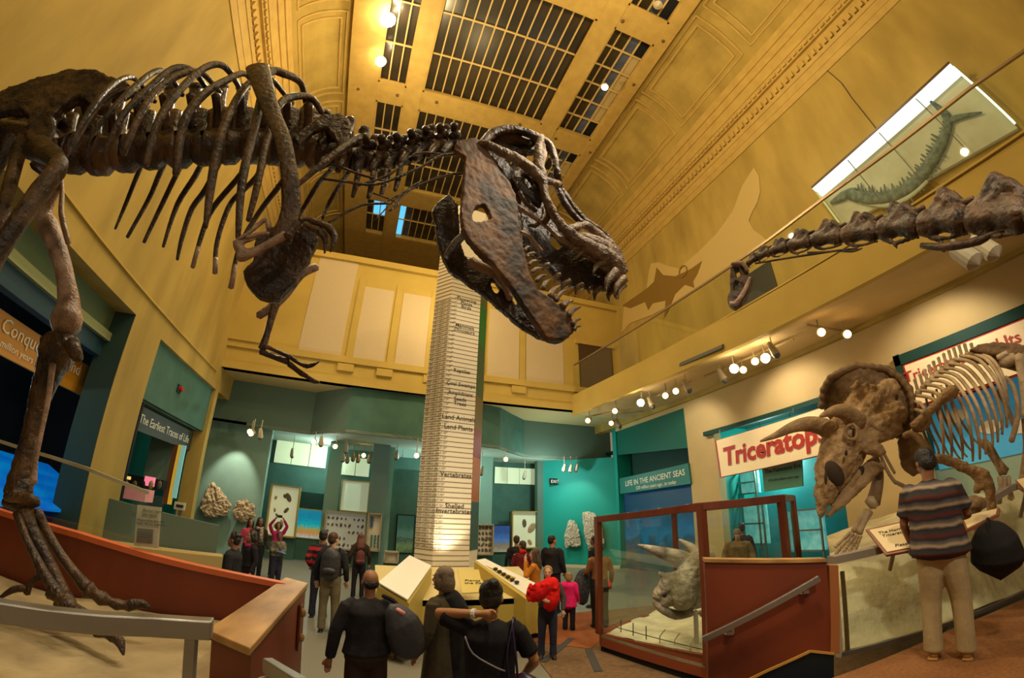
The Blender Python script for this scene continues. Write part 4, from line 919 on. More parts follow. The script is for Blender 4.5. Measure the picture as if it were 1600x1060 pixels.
# ---- platform of the horned skeleton behind glass
GA = Vector((4.03, 2.47, 0)); GB = Vector((5.07, 2.06, 0)); GC = Vector((8.6, .75, 0))
zta = vz(1310, 880, GA.x, GA.y); q = at(1600, 757, 'x', 8.0); ztc = vz(1600, 760, 6.78, 1.51)
gp_ = thing('glass_guard', (GA+GC)/2+Vector((0, 0, .8)), 'low glass guard with steel edges in front of the horned skeleton', 'glass guard')
TP = [GA.copy(), GB.copy(), Vector((6.78, 1.51, 0)), Vector((8.6, .9, 0))]
TZ = [vz(1310, 880, *TP[0].xy), vz(1438, 848, *TP[1].xy), vz(1600, 765, *TP[2].xy)]; TZ.append(TZ[2]+.1)
for i in range(3):
    a, b = TP[i], TP[i+1]; d = (b-a).normalized(); n = Vector((d.y, -d.x, 0))*.01
    MB().prism([(a.x, a.y, .84), (b.x, b.y, .84), (b.x, b.y, TZ[i+1]), (a.x, a.y, TZ[i])], n).build('pane', GLASS, gp_)
    MB().bar((a.x, a.y, .82), (b.x, b.y, .82), .03, .04).build('bottom_rail', STEEL, gp_)
    MB().bar((a.x, a.y, TZ[i]+.03), (b.x, b.y, TZ[i+1]+.03), .12, .07).build('top_rail', mat('stone_rail', (.26, .22, .17), .6), gp_)
MB().box((GA.x+.02, GA.y, 1.2), (.05, .05, .8)).build('corner_post', mat('pale_post', (.5, .42, .3), .5), gp_); MB().box((GA.x+.12, GA.y-.03, 1.2), (.035, .03, .76)).build('corner_post', mat('bronze_post', (.16, .10, .04), .4, .4), gp_)
mb = MB(); NXs, NYs = 40, 24
for i in range(NXs+1):
    u = i/NXs; a = TP[0].lerp(TP[1], u*3) if u < 1/3 else (TP[1].lerp(TP[2], u*3-1) if u < 2/3 else TP[2].lerp(TP[3], u*3-2)); f = TZ[0]+(TZ[2]-TZ[0])*min(u*1.5, 1)
    for j in range(NYs+1):
        v = j/NYs; p = a+Vector((.85, .53, 0)).normalized()*(.03+4.6*v**1.5); s = min((4.6*v**1.5)/.85, 1)
        p.z = .84+(f-.14-.84)*(s*s*(3-2*s))**.8 + .045*math.sin(p.x*3+p.y*7+1.5*noise.noise(p*.9))*min(1, s*3)+.03*noise.noise(p*2); mb.v.append(p)
mb.f = [[i*(NYs+1)+j, (i+1)*(NYs+1)+j, (i+1)*(NYs+1)+j+1, i*(NYs+1)+j+1] for i in range(NXs) for j in range(NYs)]
mb.build('sand_bed', mat('display_sand', (.66, .58, .36), .95, c2=(.46, .40, .24), scale=1.6, bump=.5, bscale=7, dist=.06, spec=.1), smooth=True, kind='structure')
# reading boards on the guard
def readboard(px, d, lab, lines, col):
    P = [atd(px[i][0], px[i][1], d[i]) for i in range(4)]; t = thing('reading_board', sum(P, Vector())/4, lab, 'sign')
    n = (P[1]-P[0]).cross(P[2]-P[0]).normalized(); n = n if n.z > 0 else -n; c = sum(P, Vector())/4
    MB().prism([p-n*.03 for p in P], n*.025).build('wood_frame', mat('red_wood_frame', (.24, .075, .03), .4), t)
    MB().prism([c+(p-c)*.86 for p in P], n*.003).build('face_panel', CREAM, t)
    r = (P[1]-P[0]); u = (P[0]-P[3])
    for s, u0, v0, sz in lines: text(s, c+(P[3]-c)*.86+r*.86*u0+u*.86*v0+n*.006, r, u, sz, INK, t, bold=.01)
    a = c-n*.03; MB().tube([a, Vector((a.x+.1, a.y+.15, a.z-.3))], .02, 8, 1).build('stem', STEEL, t); return t
readboard([(1352, 827), (1420, 812), (1445, 855), (1384, 867)], [5.15, 5.15, 4.80, 4.80], 'tilted reading board in red wood about horns, left of the striped man', [('The Horns of\n  Triceratops', .12, .72, .055), ('Please touch', .25, .1, .055)], 0)
readboard([(1500, 808), (1562, 793), (1560, 803), (1508, 829)], [5.6, 5.7, 5.35, 5.2], 'thin tilted reading board in red wood right of the striped man', [], 0)
readboard([(1586, 750), (1615, 742), (1615, 762), (1600, 766)], [6, 6, 5.7, 5.7], 'white reading board at the right edge behind the ribcage', [], 0)
# ================================================================ BONE TOOLS
def bone_mat(name, c, c2, rough, sc=3, emit=0, bump=.7):
    return mat(name, c, rough, c2=c2, scale=sc, bump=bump, bscale=sc*5, dist=.02, spec=.45)
BONE = bone_mat('dark_bone', (.013, .007, .004), (.075, .034, .012), .36, 7, bump=1)
BONE2 = bone_mat('brown_bone', (.018, .009, .004), (.115, .055, .017), .38, 6, bump=1)
SKB = bone_mat('skull_bone', (.024, .011, .004), (.20, .085, .016), .68, 5, bump=.3)
BONEP = bone_mat('pale_worn_bone', (.22, .13, .08), (.42, .27, .18), .45, 9)
TOOTH = bone_mat('tooth', (.10, .055, .02), (.26, .16, .07), .25, 14)
SHADEB = bone_mat('shaded_inner_bone', (.016, .008, .005), (.05, .025, .01), .35, 8)  # darker bone copy, shade inside the skull is in its colour
def px3(p, ax, v):
    return at(p[0], p[1], ax, v)
def BT_(mb, pts, v, ax='y', n=10, sub=3, flat=None):
    """tube through pixel points (px, py, radius px[, plane value])"""
    P = []; Rr = []
    for p in pts:
        vv = p[3] if len(p) > 3 else v
        q = at(p[0], p[1], ax, vv); P.append(q); Rr.append(pxm(p[0], p[1], q, p[2]))
    return mb.tube(P, Rr, n, sub, flat)
def bone(name, pts, v, parent, m=None, ax='y', n=10, sub=3, smooth=True, flat=None, label=None, voxel=0, kind=None):
    mb = MB(); BT_(mb, pts, v, ax, n, sub, flat); return mb.build(name, m or BONE, parent, smooth=smooth, label=label, voxel=voxel, kind=kind)
def plate(name, outline, th, parent, m, holes=(), fv=lambda x, y: 2.6, ax='y', voxel=.012, label=None, extra=None, sm=3):
    """plate traced in the side view, at a depth that varies over the outline; voxel remesh rounds its edges"""
    bm = bmesh.new()
    def loop(pts):
        vs = [bm.verts.new((p[0], p[1], 0)) for p in pts]
        for a, b in zip(vs, vs[1:]+vs[:1]): bm.edges.new((a, b))
    loop(outline)
    for h in holes: loop(h)
    bmesh.ops.triangle_fill(bm, edges=bm.edges[:], use_beauty=True)
    for _ in range(1): bmesh.ops.subdivide_edges(bm, edges=bm.edges[:], cuts=1, use_grid_fill=False); bmesh.ops.triangulate(bm, faces=bm.faces[:])
    bm.normal_update(); bm.verts.index_update()
    front = []; back = []
    for v in bm.verts:
        x, y = v.co.x, v.co.y; d = fv(x, y); front.append(at(x, y, ax, d)); 
        q = front[-1]; e = Vector((0, th, 0)) if ax == 'y' else (Vector((q.x, q.y, 0)).normalized()*th if ax == 'd' else Vector((th, 0, 0))); back.append(q+e)
    mb = MB(); nF = len(front); mb.v = front+back
    for f in bm.faces:
        ids = [v.index for v in f.verts]; mb.f.append(ids); mb.f.append([i+nF for i in reversed(ids)])
    for e in bm.edges:
        if len(e.link_faces) == 1:
            a, b = e.verts[0].index, e.verts[1].index; mb.f.append([a, b, b+nF, a+nF])
    bm.free()
    if extra: extra(mb)
    return mb.build(name, m, parent, smooth=True, voxel=voxel, label=label, sm=sm, rough=voxel*2.4)
# ================================================================ THE BIG SKELETON (left)
YS = 2.65
REX = thing('dinosaur_skeleton', (-1.6, 2.75, 1.36), 'huge dark brown meat eater skeleton striding over the sand with open toothed jaws', 'skeleton')
# pelvis, near and far
il = [(-70, 160), (0, 141), (60, 119), (110, 107), (150, 108), (172, 118), (205, 130), (198, 142), (175, 152), (168, 165), (150, 168), (128, 152), (112, 152), (95, 166), (80, 182), (84, 200), (80, 218), (58, 226), (38, 214), (42, 192), (44, 178), (30, 170), (0, 172), (-70, 195)]
plate('ilium', il, .10, REX, BONE2, fv=lambda x, y: 2.33, voxel=.016)
plate('ilium', [(x+8, y+45) for x, y in il], .10, REX, BONE, fv=lambda x, y: 3.0, voxel=.018)
bone('sacrum', [(-80, 215, 30), (0, 215, 30), (50, 222, 30), (95, 240, 30)], YS, REX, BONE, n=14)
bone('pubis', [(38, 215, 12, 2.45), (22, 265, 13, 2.4), (8, 320, 13, 2.35), (-12, 385, 15, 2.35), (-40, 440, 20, 2.35)], 2.4, REX, BONE2)
bone('ischium', [(20, 215, 12, 2.5), (-20, 290, 11, 2.6), (-70, 350, 10, 2.6)], 2.5, REX, BONE)
# near leg (mostly beyond the left edge)
bone('femur', [(62, 232, 22, 2.3), (92, 256, 16, 2.1), (62, 300, 18, 2.05), (30, 345, 17, 2.0), (-5, 400, 17, 2.0), (-40, 460, 24, 2.0)], 2.0, REX, BONE2, n=12)
bone('tibia', [(-45, 480, 26), (-75, 560, 17), (-110, 660, 14), (-125, 720, 20)], 2.05, REX, BONE2)
bone('metatarsal', [(-122, 735, 16), (-100, 800, 13), (-75, 860, 16)], 2.1, REX, BONE2)
for dx, dy in ((60, 28), (25, 50), (-20, 45)): bone('toe', [(-75, 870, 12), (-75+dx*.5, 875+dy*.5, 9), (-75+dx, 878+dy, 5)], 2.1, REX, BONE2)
# far leg
bone('femur', [(93, 290, 7, 3.0), (70, 330, 12, 3.05), (75, 352, 18, 3.1), (92, 395, 15, 3.1), (103, 440, 15, 3.15), (107, 475, 19, 3.2), (104, 500, 27, 3.2), (106, 516, 22, 3.2)], 3.1, REX, BONEP, n=14)
bone('trochanter', [(94, 272, 4, 2.95), (97, 300, 4, 3.0), (96, 335, 5, 3.0), (107, 380, 5, 3.05)], 3.0, REX, BONEP)
mb = MB(); BT_(mb, [(96, 528, 26), (90, 552, 32), (78, 580, 24), (62, 625, 18), (48, 680, 15), (36, 730, 18), (30, 762, 25), (30, 778, 22)], 3.2, n=14)
BT_(mb, [(112, 535, 14), (122, 560, 10)], 3.1); BT_(mb, [(74, 532, 14), (66, 560, 10)], 3.15); BT_(mb, [(10, 775, 10), (50, 780, 10)], 3.1)
mb.build('tibia', BONE2, REX, voxel=.014, smooth=True, rough=.03)
bone('fibula', [(82, 570, 6, 3.1), (76, 620, 5), (66, 670, 4), (56, 720, 4), (52, 755, 7)], 3.08, REX, BONEP)
mb = MB(); BT_(mb, [(8, 784, 9), (30, 789, 12), (58, 784, 9)], 3.2); mb.build('ankle_bone', BONE, REX, smooth=True)
bone('metatarsal', [(38, 800, 17), (50, 830, 12), (70, 868, 11), (88, 905, 12), (97, 932, 17)], 3.2, REX, BONE2, n=12)
bone('metatarsal', [(57, 800, 10, 3.25), (72, 830, 8, 3.3), (95, 868, 8, 3.3), (120, 900, 9, 3.3), (135, 918, 12, 3.3)], 3.3, REX, BONE2)
bone('metatarsal', [(27, 802, 8, 3.15), (40, 840, 7, 3.1), (66, 890, 8, 3.05), (82, 918, 11, 3.0)], 3.1, REX, BONE)
def toe(pts, m=BONE2):
    pts = [(p[0], p[1], p[2]*1.3, p[3]) for p in pts]
    for a, b in zip(pts, pts[1:-1]):
        ra, rb = a[2], b[2]; mid = tuple((a[i]+b[i])/2 for i in range(2))
        bone('toe_bone', [a, (mid[0], mid[1], min(ra, rb)*.72, (a[3]+b[3])/2), b], 3, REX, m)
    a, b = pts[-2], pts[-1]
    bone('toe_claw', [(a[0], a[1]-1, a[2], a[3]), ((a[0]+b[0])/2+2, (a[1]+b[1])/2-5, a[2]*.75, (a[3]+b[3])/2), b], 3, REX, BONE)
toe([(137, 922, 12, 3.3), (160, 936, 10, 3.35), (183, 945, 8, 3.4), (203, 947, 8, 3.42), (236, 952, 1.5, 3.45)])
toe([(100, 940, 15, 3.12), (128, 965, 12, 3.0), (155, 985, 10, 2.9), (178, 994, 9, 2.82), (193, 1024, 1.5, 2.75)])
toe([(84, 925, 12, 2.98), (104, 945, 10, 2.9), (118, 958, 8, 2.85), (135, 964, 2, 2.85)])
bone('hallux', [(52, 866, 6), (58, 885, 5), (62, 900, 6), (48, 912, 5), (42, 928, 6)], 3.05, REX, BONE)
bone('toe_claw', [(38, 920, 6), (20, 922, 6), (-5, 938, 2)], 3.0, REX, BONE)
# ---- back bones
sp = [(78, 236, 33), (118, 240, 31), (158, 243, 30), (197, 240, 28), (238, 236, 27), (281, 234, 27), (321, 232, 26), (358, 230, 25), (394, 229, 25), (430, 231, 25), (464, 236, 24), (497, 241, 23), (528, 245, 21), (556, 250, 19), (582, 252, 17), (605, 249, 16), (628, 244, 16), (650, 238, 15), (672, 232, 14), (694, 228, 13), (714, 228, 12)]
sptop = [(100, 165), (140, 165), (180, 152), (217, 145), (258, 138), (298, 136), (338, 135), (372, 138), (405, 142), (440, 160), (474, 172), (508, 180), (545, 190), (567, 205), (585, 219), (610, 220), (632, 219), (650, 211), (673, 203), (695, 203), (713, 209)]
for k, ((x, y, r), (xn, yn, rn)) in enumerate(zip(sp, sp[1:])):
    neck = k >= 11; mb = MB()
    g = 1.5 if not neck else 2
    r *= 1.16 if not neck else 1.1; rn *= 1.16 if not neck else 1.1
    BT_(mb, [(x+g, y, r*.96), (x+(xn-x)*.12, y+(yn-y)*.12, r), (x+(xn-x)*.5, (y+yn)/2-2, r*.74), (x+(xn-x)*.88, y+(yn-y)*.88, rn), (xn-g, yn, rn*.96)], YS, n=16, sub=2)
    mx, my = (x+xn)/2, (y+yn)/2; tx, ty = sptop[k]; w_ = 6.5 if not neck else 5.5
    if not neck:
        n0 = at(mx, my-r*.4, 'y', YS); n1 = at(mx+6, 183-min(k, 6)*1.5, 'y', YS); rr2 = pxm(mx, my, n0, 22)
        mb.tube([n0, n0.lerp(n1, .5), n1], [rr2*1.0, rr2*.92, rr2*1.05], 10, 3, flat=(.42, (0, 1, 0)))
    else:
        n0 = at(mx, my-r*.2, 'y', YS); n1 = at(tx-1, ty+9, 'y', YS); rr2 = pxm(mx, my, n0, 9)
        mb.tube([n0, n0.lerp(n1, .5), n1], [rr2*1.1, rr2*.8, rr2*1.0], 9, 3, flat=(.9, (0, 1, 0)))
        n2 = at(mx-14, my+r*.9, 'y', YS-.10); mb.tube([n0, n0.lerp(n2, .6)+Vector((0, -.03, 0)), n2], [rr2*.9, rr2*.7, rr2*.5], 8, 3)
    c0 = at(mx, my-r*.5, 'y', YS); c1 = at(tx+(8 if not neck else 2), ty, 'y', YS+.02); rad = pxm(mx, my, c0, w_*1.5)
    mb.tube([c0, c0.lerp(c1, .35), c0.lerp(c1, .7), c1], [rad*1.5, rad*1.15, rad*1.0, rad*1.25], 8, 2, flat=(.45 if not neck else .8, (0, 1, 0)))
    for s in (-1, 1):
        e = at(mx+(4 if neck else 0), my-r*(.9 if not neck else .6), 'y', YS); e2 = e+Vector((-.03, s*(.27-.005*k if not neck else .16), .16 if not neck else .02))
        mb.tube([e, e.lerp(e2, .5)+Vector((0, 0, .02)), e2], [rad*1.0, rad*.7, rad*.8], 7, 2)
        if neck:
            z = at(xn-2, yn-rn*1.35, 'y', YS+s*.07); mb.tube([at(mx, my-r*.9, 'y', YS+s*.05), z], [rad*.8, rad*.9], 7, 1); mb.ball(z, rad*1.1, 7, 5)
    mb.ball(c1, (rad*1.5, rad*.9, rad*1.0) if not neck else rad*1.25, 8, 5)
    mb.build('vertebra', BONE if k % 2 else bone_mat('dark_bone_b', (.036, .017, .008), (.14, .07, .027), .33, 4), REX, smooth=True)
# first big spines at the shoulder
plate('shoulder_spine', [(458, 214), (478, 196), (506, 179), (530, 176), (545, 184), (548, 200), (545, 222), (532, 240), (522, 210), (508, 196), (490, 205), (468, 226)], .05, REX, BONE2, fv=lambda x, y: 2.4, voxel=.010)
# near ribs: head, crest, flank, tip  (pixel, radius, depth)
NR = [[(243, 160, 3, 2.55), (213, 125, 3.5, 2.35), (190, 124, 4, 2.22), (158, 150, 4.5, 2.1), (127, 196, 4, 2.08), (103, 248, 2, 2.12)],
      [(232, 168, 3, 2.55), (205, 140, 3, 2.38), (170, 150, 4, 2.25), (140, 188, 3.5, 2.2), (114, 232, 2, 2.2)],
      [(286, 150, 3, 2.55), (262, 116, 4, 2.35), (240, 113, 4.5, 2.22), (204, 142, 5, 2.1), (172, 176, 4, 2.06), (141, 215, 1.8, 2.1)],
      [(325, 142, 3, 2.55), (300, 110, 4, 2.35), (270, 108, 5, 2.22), (226, 144, 5, 2.1), (192, 180, 5, 2.06), (165, 234, 2.5, 2.1)],
      [(345, 146, 3, 2.55), (315, 114, 4, 2.35), (283, 116, 5, 2.2), (244, 142, 5.5, 2.1), (213, 192, 5.5, 2.05), (193, 242, 4, 2.1)],
      [(378, 145, 3, 2.55), (352, 105, 4.5, 2.35), (320, 106, 5, 2.2), (272, 151, 6, 2.08), (244, 199, 6, 2.05), (228, 258, 4.5, 2.1)],
      [(408, 150, 3, 2.55), (385, 116, 4, 2.35), (355, 125, 5, 2.2), (317, 149, 6, 2.08), (287, 192, 6.5, 2.05), (275, 272, 5, 2.08)],
      [(446, 150, 3, 2.55), (420, 122, 4, 2.35), (386, 133, 5, 2.2), (353, 190, 6, 2.07), (336, 253, 6.5, 2.05), (327, 310, 5.5, 2.08), (321, 356, 3, 2.1)],
      [(478, 160, 4, 2.55), (470, 130, 4.5, 2.4), (445, 116, 5.5, 2.25), (420, 116, 6, 2.15), (398, 200, 6, 2.05), (379, 280, 6, 2.03), (372, 372, 3.5, 2.06)],
      [(503, 176, 4, 2.5), (486, 153, 4.5, 2.4), (458, 151, 5.5, 2.28), (436, 165, 5.5, 2.2), (418, 215, 5, 2.15), (402, 290, 5, 2.12), (388, 345, 3.5, 2.15)],
      [(562, 214, 5, 2.4), (530, 235, 5, 2.3), (497, 262, 4.5, 2.25), (465, 290, 3, 2.25)]]
for i, r in enumerate(NR): bone('rib', [(q[0], q[1], q[2]*1.22, q[3]) for q in r], 2.1, REX, BONE2 if i > 3 else BONE, n=8, sub=4)
FR = [[(232, 235, 3), (214, 275, 4), (196, 320, 3.5), (180, 358, 2)], [(268, 235, 4), (250, 270, 4.5), (232, 312, 4), (199, 371, 3)], [(295, 235, 4), (276, 272, 4.5), (252, 322, 4), (225, 379, 3)],
      [(325, 235, 4), (305, 275, 5), (277, 320, 4.5), (255, 386, 2.5)], [(350, 240, 4), (322, 295, 5), (300, 326, 4.5), (285, 370, 4), (277, 406, 2.5)], [(392, 240, 4), (377, 272, 5), (333, 325, 5), (317, 362, 4.5), (301, 417, 3)],
      [(420, 240, 4), (400, 278, 5), (365, 312, 4.5), (350, 342, 4.5), (338, 385, 4), (336, 426, 3.5)], [(462, 250, 4), (440, 286, 5), (405, 332, 4.5), (374, 387, 4), (361, 449, 4)],
      [(520, 262, 4), (498, 286, 4.5), (476, 322, 4), (459, 350, 3)], [(545, 268, 4), (529, 292, 4), (514, 318, 3.5), (504, 342, 2.5)]]
for i, r in enumerate(FR):
    n_ = len(r); bone('rib', [(x, y, q, 2.75+.45*min(1, j/1.5)) for j, (x, y, q) in enumerate(r)], 3.1, REX, BONE, n=8, sub=4)
    x, y, q = r[-1]; xp, yp, qp = r[-2]
    if i in (5, 6, 7): bone('rib_tip', [(x+(xp-x)*.55, y+(yp-y)*.55, qp*.95, 3.19), (x, y+1, q*1.25, 3.19)], 3.19, REX, BONEP, label='pale end of the rib')
# neck ribs (thin rods)
for r in ([(500, 266, 2), (520, 258, 2.5), (560, 272, 2.5), (600, 283, 2)], [(505, 280, 2), (545, 285, 2.5), (590, 288, 2.5), (652, 264, 2.5), (690, 243, 2.5), (722, 243, 2)], [(560, 290, 2), (610, 272, 2.5), (650, 240, 2), (700, 243, 2)],
          [(520, 346, 1.5), (560, 322, 2.2), (610, 318, 2)], [(610, 330, 1.5), (640, 297, 2), (700, 274, 2), (722, 272, 2)], [(600, 318, 1.3), (632, 300, 1.6), (690, 274, 1.8)], [(583, 302, 1.3), (622, 318, 1.5), (607, 330, 1.2)], [(512, 349, 2), (545, 330, 3), (572, 318, 2)], [(585, 345, 1), (625, 305, 1.5), (660, 282, 1.5)]):
    bone('neck_rib', r, 2.5, REX, BONE2, n=6, sub=4)
for x, y in ((556, 290), (580, 292), (600, 288), (622, 280)): bone('neck_process', [(x+4, y-22, 5), (x, y, 5), (x-5, y+18, 3)], 2.55, REX, BONE2)
# shoulder blade, coracoid and arms
bone('shoulder_blade', [(402, 105, 19, 2.1), (408, 125, 18, 2.05), (423, 172, 14, 2.0), (441, 215, 13, 1.95), (451, 262, 13, 1.93), (456, 305, 14, 1.95), (450, 345, 16, 1.98), (438, 375, 20, 2.0)], 2.0, REX, BONE2, n=16, flat=(.38, (0, 1, 0)), sub=5)
plate('coracoid', [(398, 368), (430, 352), (470, 350), (492, 356), (498, 372), (480, 408), (462, 438), (434, 468), (405, 464), (384, 444), (379, 424), (394, 408)], .07, REX, BONE, holes=[[(437, 390), (443, 388), (442, 400), (438, 399)]], fv=lambda x, y: 2.12+.0008*(y-350), voxel=.010)
mb = MB(); BT_(mb, [(372, 402, 8), (380, 400, 10), (405, 390, 7), (430, 376, 7), (446, 368, 9)], 1.98, n=10); BT_(mb, [(372, 378, 9), (374, 388, 9), (384, 398, 8)], 1.97); BT_(mb, [(372, 380, 4), (395, 374, 3), (415, 362, 2)], 1.96); mb.build('humerus', BONEP, REX, smooth=True, voxel=.008)
for r in ([(372, 375, 4), (392, 362, 3), (415, 343, 4), (418, 356, 3)], [(385, 372, 4), (404, 366, 4), (420, 365, 3)], [(400, 352, 3), (416, 345, 3), (420, 358, 4)]): bone('shoulder_bone', r, 1.95, REX, BONEP)
bone('forearm', [(449, 370, 8), (458, 358, 5), (466, 348, 7)], 1.96, REX, BONE2); bone('forearm', [(450, 364, 6), (462, 352, 4), (472, 345, 5)], 2.0, REX, BONE2)
for r in ([(468, 345, 6), (480, 342, 4), (490, 346, 6)], [(490, 346, 6), (502, 350, 5), (513, 355, 6)], [(476, 350, 5), (486, 356, 4), (496, 361, 5)]): bone('finger_bone', r, 1.96, REX, BONE2)
bone('finger_claw', [(513, 355, 7), (522, 368, 6), (521, 382, 4), (516, 394, 1.2)], 1.95, REX, BONE2); bone('finger_claw', [(497, 360, 7), (507, 370, 6), (509, 382, 4), (507, 396, 1.2)], 1.98, REX, BONE2)
Yf = 3.05
bone('shoulder_blade', [(404, 494, 7), (425, 480, 8), (446, 460, 8), (470, 430, 7), (495, 417, 7)], Yf, REX, BONEP, flat=(.6, (0, 1, 0)))
bone('humerus', [(430, 476, 8), (424, 498, 6), (418, 520, 5), (410, 545, 7)], Yf, REX, BONE2)
bone('forearm', [(408, 549, 6), (428, 558, 4.5), (450, 565, 6)], Yf, REX, BONE); bone('forearm', [(414, 541, 4), (435, 550, 3), (455, 559, 4)], Yf-.03, REX, BONE2)
for r in ([(456, 560, 4), (466, 567, 3), (477, 572, 4)], [(452, 569, 5), (462, 577, 4), (471, 584, 4.5)], [(471, 584, 4.5), (482, 590, 3.5), (490, 596, 4)]): bone('finger_bone', r, Yf, REX, BONE)
bone('finger_claw', [(478, 572, 5), (488, 571, 3.5), (499, 565, 1)], Yf, REX, BONE); bone('finger_claw', [(490, 596, 4), (499, 598, 2)], Yf, REX, BONE)
bone('shoulder_blade', [(438, 225, 8, 3.0), (446, 270, 8, 3.05), (448, 330, 9, 3.08), (440, 380, 14, 3.08), (432, 430, 16, 3.06), (432, 470, 10, 3.05)], 3.05, REX, BONE, n=12, flat=(.45, (0, 1, 0)))
# ---- skull
def lerp(a, b, t): t = max(0, min(1, t)); return a+(b-a)*t
nearY = lambda x, y: lerp(2.36, 2.60, (x-720)/185)
farY = lambda x, y: lerp(2.98, 2.66, (x-690)/200)
cheek = [(709, 233), (717, 218), (745, 215), (753, 222), (766, 242), (779, 261), (796, 284), (807, 307), (810, 329), (813, 362), (818, 390), (812, 405), (790, 400), (765, 390), (745, 380), (730, 371), (722, 348), (720, 320), (722, 307), (726, 265), (728, 245)]
SK = plate('cheek_bone', cheek, .06, REX, SKB, holes=[[(737, 334), (744, 322), (756, 318), (764, 330), (768, 342), (752, 347), (740, 345)]], fv=nearY, voxel=.009)
mand = [(722, 352), (745, 362), (775, 372), (808, 372), (818, 390), (828, 430), (841, 452), (862, 467), (885, 484), (898, 505), (896, 520), (881, 531), (855, 528), (843, 511), (821, 479), (796, 443), (770, 411), (745, 388), (730, 371)]
plate('lower_jaw', mand, .07, REX, SKB, fv=nearY, voxel=.009)
fm = [(702, 302), (681, 318), (675, 329), (680, 350), (685, 384), (702, 422), (730, 441), (766, 467), (809, 505), (843, 528), (872, 536), (892, 526), (880, 515), (840, 500), (818, 482), (807, 477), (796, 460), (779, 426), (751, 418), (734, 405), (726, 399), (720, 373), (716, 320)]
plate('lower_jaw', fm, .06, REX, BONE, holes=[[(767, 440), (772, 438), (780, 444), (782, 452), (776, 458), (769, 452)]], fv=farY, voxel=.009)
bone('jaw_strut', [(735, 408, 8), (752, 418, 8), (775, 428, 9), (792, 450, 8), (797, 468, 5)], 2.8, REX, BONEP, label='pale inner jaw bone')
bone('jaw_strut', [(728, 365, 6, 2.45), (712, 380, 7, 2.7), (700, 400, 7, 2.9)], 2.7, REX, BONE)
# braincase and roof
mb = MB()
for s, yy in ((-1, 2.5), (1, 2.85)):
    BT_(mb, [(752, 226, 7, yy), (768, 210, 8, yy), (785, 203, 8, yy), (808, 203, 7, yy), (835, 213, 7, yy), (857, 226, 7, yy), (866, 245, 6, yy), (870, 268, 6, yy), (875, 292, 6, 2.6 if s < 0 else 2.8), (890, 316, 6, 2.62 if s < 0 else 2.78), (912, 343, 6, 2.64), (936, 360, 6, 2.66), (955, 380, 7, 2.68)], yy, n=10)
BT_(mb, [(760, 226, 12), (785, 222, 12), (812, 226, 8), (832, 231, 4)], 2.66); BT_(mb, [(778, 212, 8), (800, 215, 8), (826, 224, 6)], 2.6)
BT_(mb, [(768, 212, 7, 2.5), (768, 214, 9, 2.68), (768, 222, 7, 2.85)], 2.6); BT_(mb, [(835, 214, 7, 2.5), (840, 226, 7, 2.85)], 2.6)
mb.build('skull_roof', BONE2, REX, smooth=True, voxel=.010, rough=.02)
plate('braincase', [(752, 222), (768, 205), (800, 199), (830, 210), (846, 222), (838, 234), (812, 232), (826, 240), (800, 238), (784, 228), (790, 250), (806, 268), (822, 290), (815, 318), (800, 300), (786, 268), (770, 248)], .10, REX, BONE, fv=lambda x, y: 2.62, voxel=.009)
plate('snout_side', [(880, 356), (905, 362), (930, 376), (952, 392), (968, 412), (977, 440), (966, 440), (948, 420), (925, 402), (900, 388), (882, 374)], .05, REX, bone_mat('worn_bone', (.10, .055, .025), (.33, .22, .14), .45, 10, bump=1), fv=lambda x, y: lerp(2.56, 2.62, (x-880)/100), voxel=.008)
plate('cheek_web', [(800, 268), (822, 262), (842, 280), (850, 300), (846, 322), (832, 312), (818, 300)], .05, REX, BONE, holes=[[(818, 276), (826, 274), (834, 288), (826, 294)]], fv=lambda x, y: 2.52, voxel=.008)
for r in ([(812, 300, 3, 2.5), (822, 318, 4, 2.55), (838, 330, 3, 2.6)], [(852, 320, 3, 2.5), (858, 335, 5, 2.55), (850, 350, 4, 2.6)], [(893, 366, 4, 2.56), (905, 376, 6, 2.58), (915, 390, 4, 2.6)], [(870, 290, 5, 2.6), (884, 320, 6, 2.62), (905, 345, 5, 2.63), (918, 352, 6, 2.63)]): bone('skull_strut', r, 2.5, REX, BONE2)
# near side bars
mb = MB()
BT_(mb, [(750, 222, 6, 2.40), (779, 235, 8, 2.40), (809, 250, 9, 2.42), (832, 266, 9, 2.44), (847, 284, 8, 2.46), (853, 310, 7, 2.48), (871, 344, 7, 2.52), (889, 364, 9, 2.54), (915, 383, 12, 2.56), (940, 398, 15, 2.58), (958, 412, 16, 2.62), (970, 432, 10, 2.64)], 2.45, n=12)
BT_(mb, [(846, 214, 6, 2.5), (841, 244, 8, 2.46), (847, 280, 8, 2.46)], 2.46); BT_(mb, [(847, 282, 6), (860, 284, 6), (873, 288, 6, 2.58)], 2.48)
BT_(mb, [(889, 360, 8), (912, 352, 6, 2.6), (930, 362, 7, 2.62), (950, 382, 9, 2.64), (965, 400, 9, 2.65), (976, 425, 7, 2.66)], 2.56); BT_(mb, [(905, 372, 10), (930, 380, 12), (955, 396, 14), (968, 415, 10)], 2.62)
mb.build('upper_jaw', bone_mat('worn_bone', (.10, .055, .025), (.33, .22, .14), .45, 10, bump=1), REX, smooth=True, voxel=.009, rough=.03)
plate('brow_bone', [(838, 246), (842, 214), (850, 218), (856, 240), (850, 262), (848, 282), (838, 262), (830, 255)], .03, REX, BONEP, fv=lambda x, y: 2.47, voxel=.008)
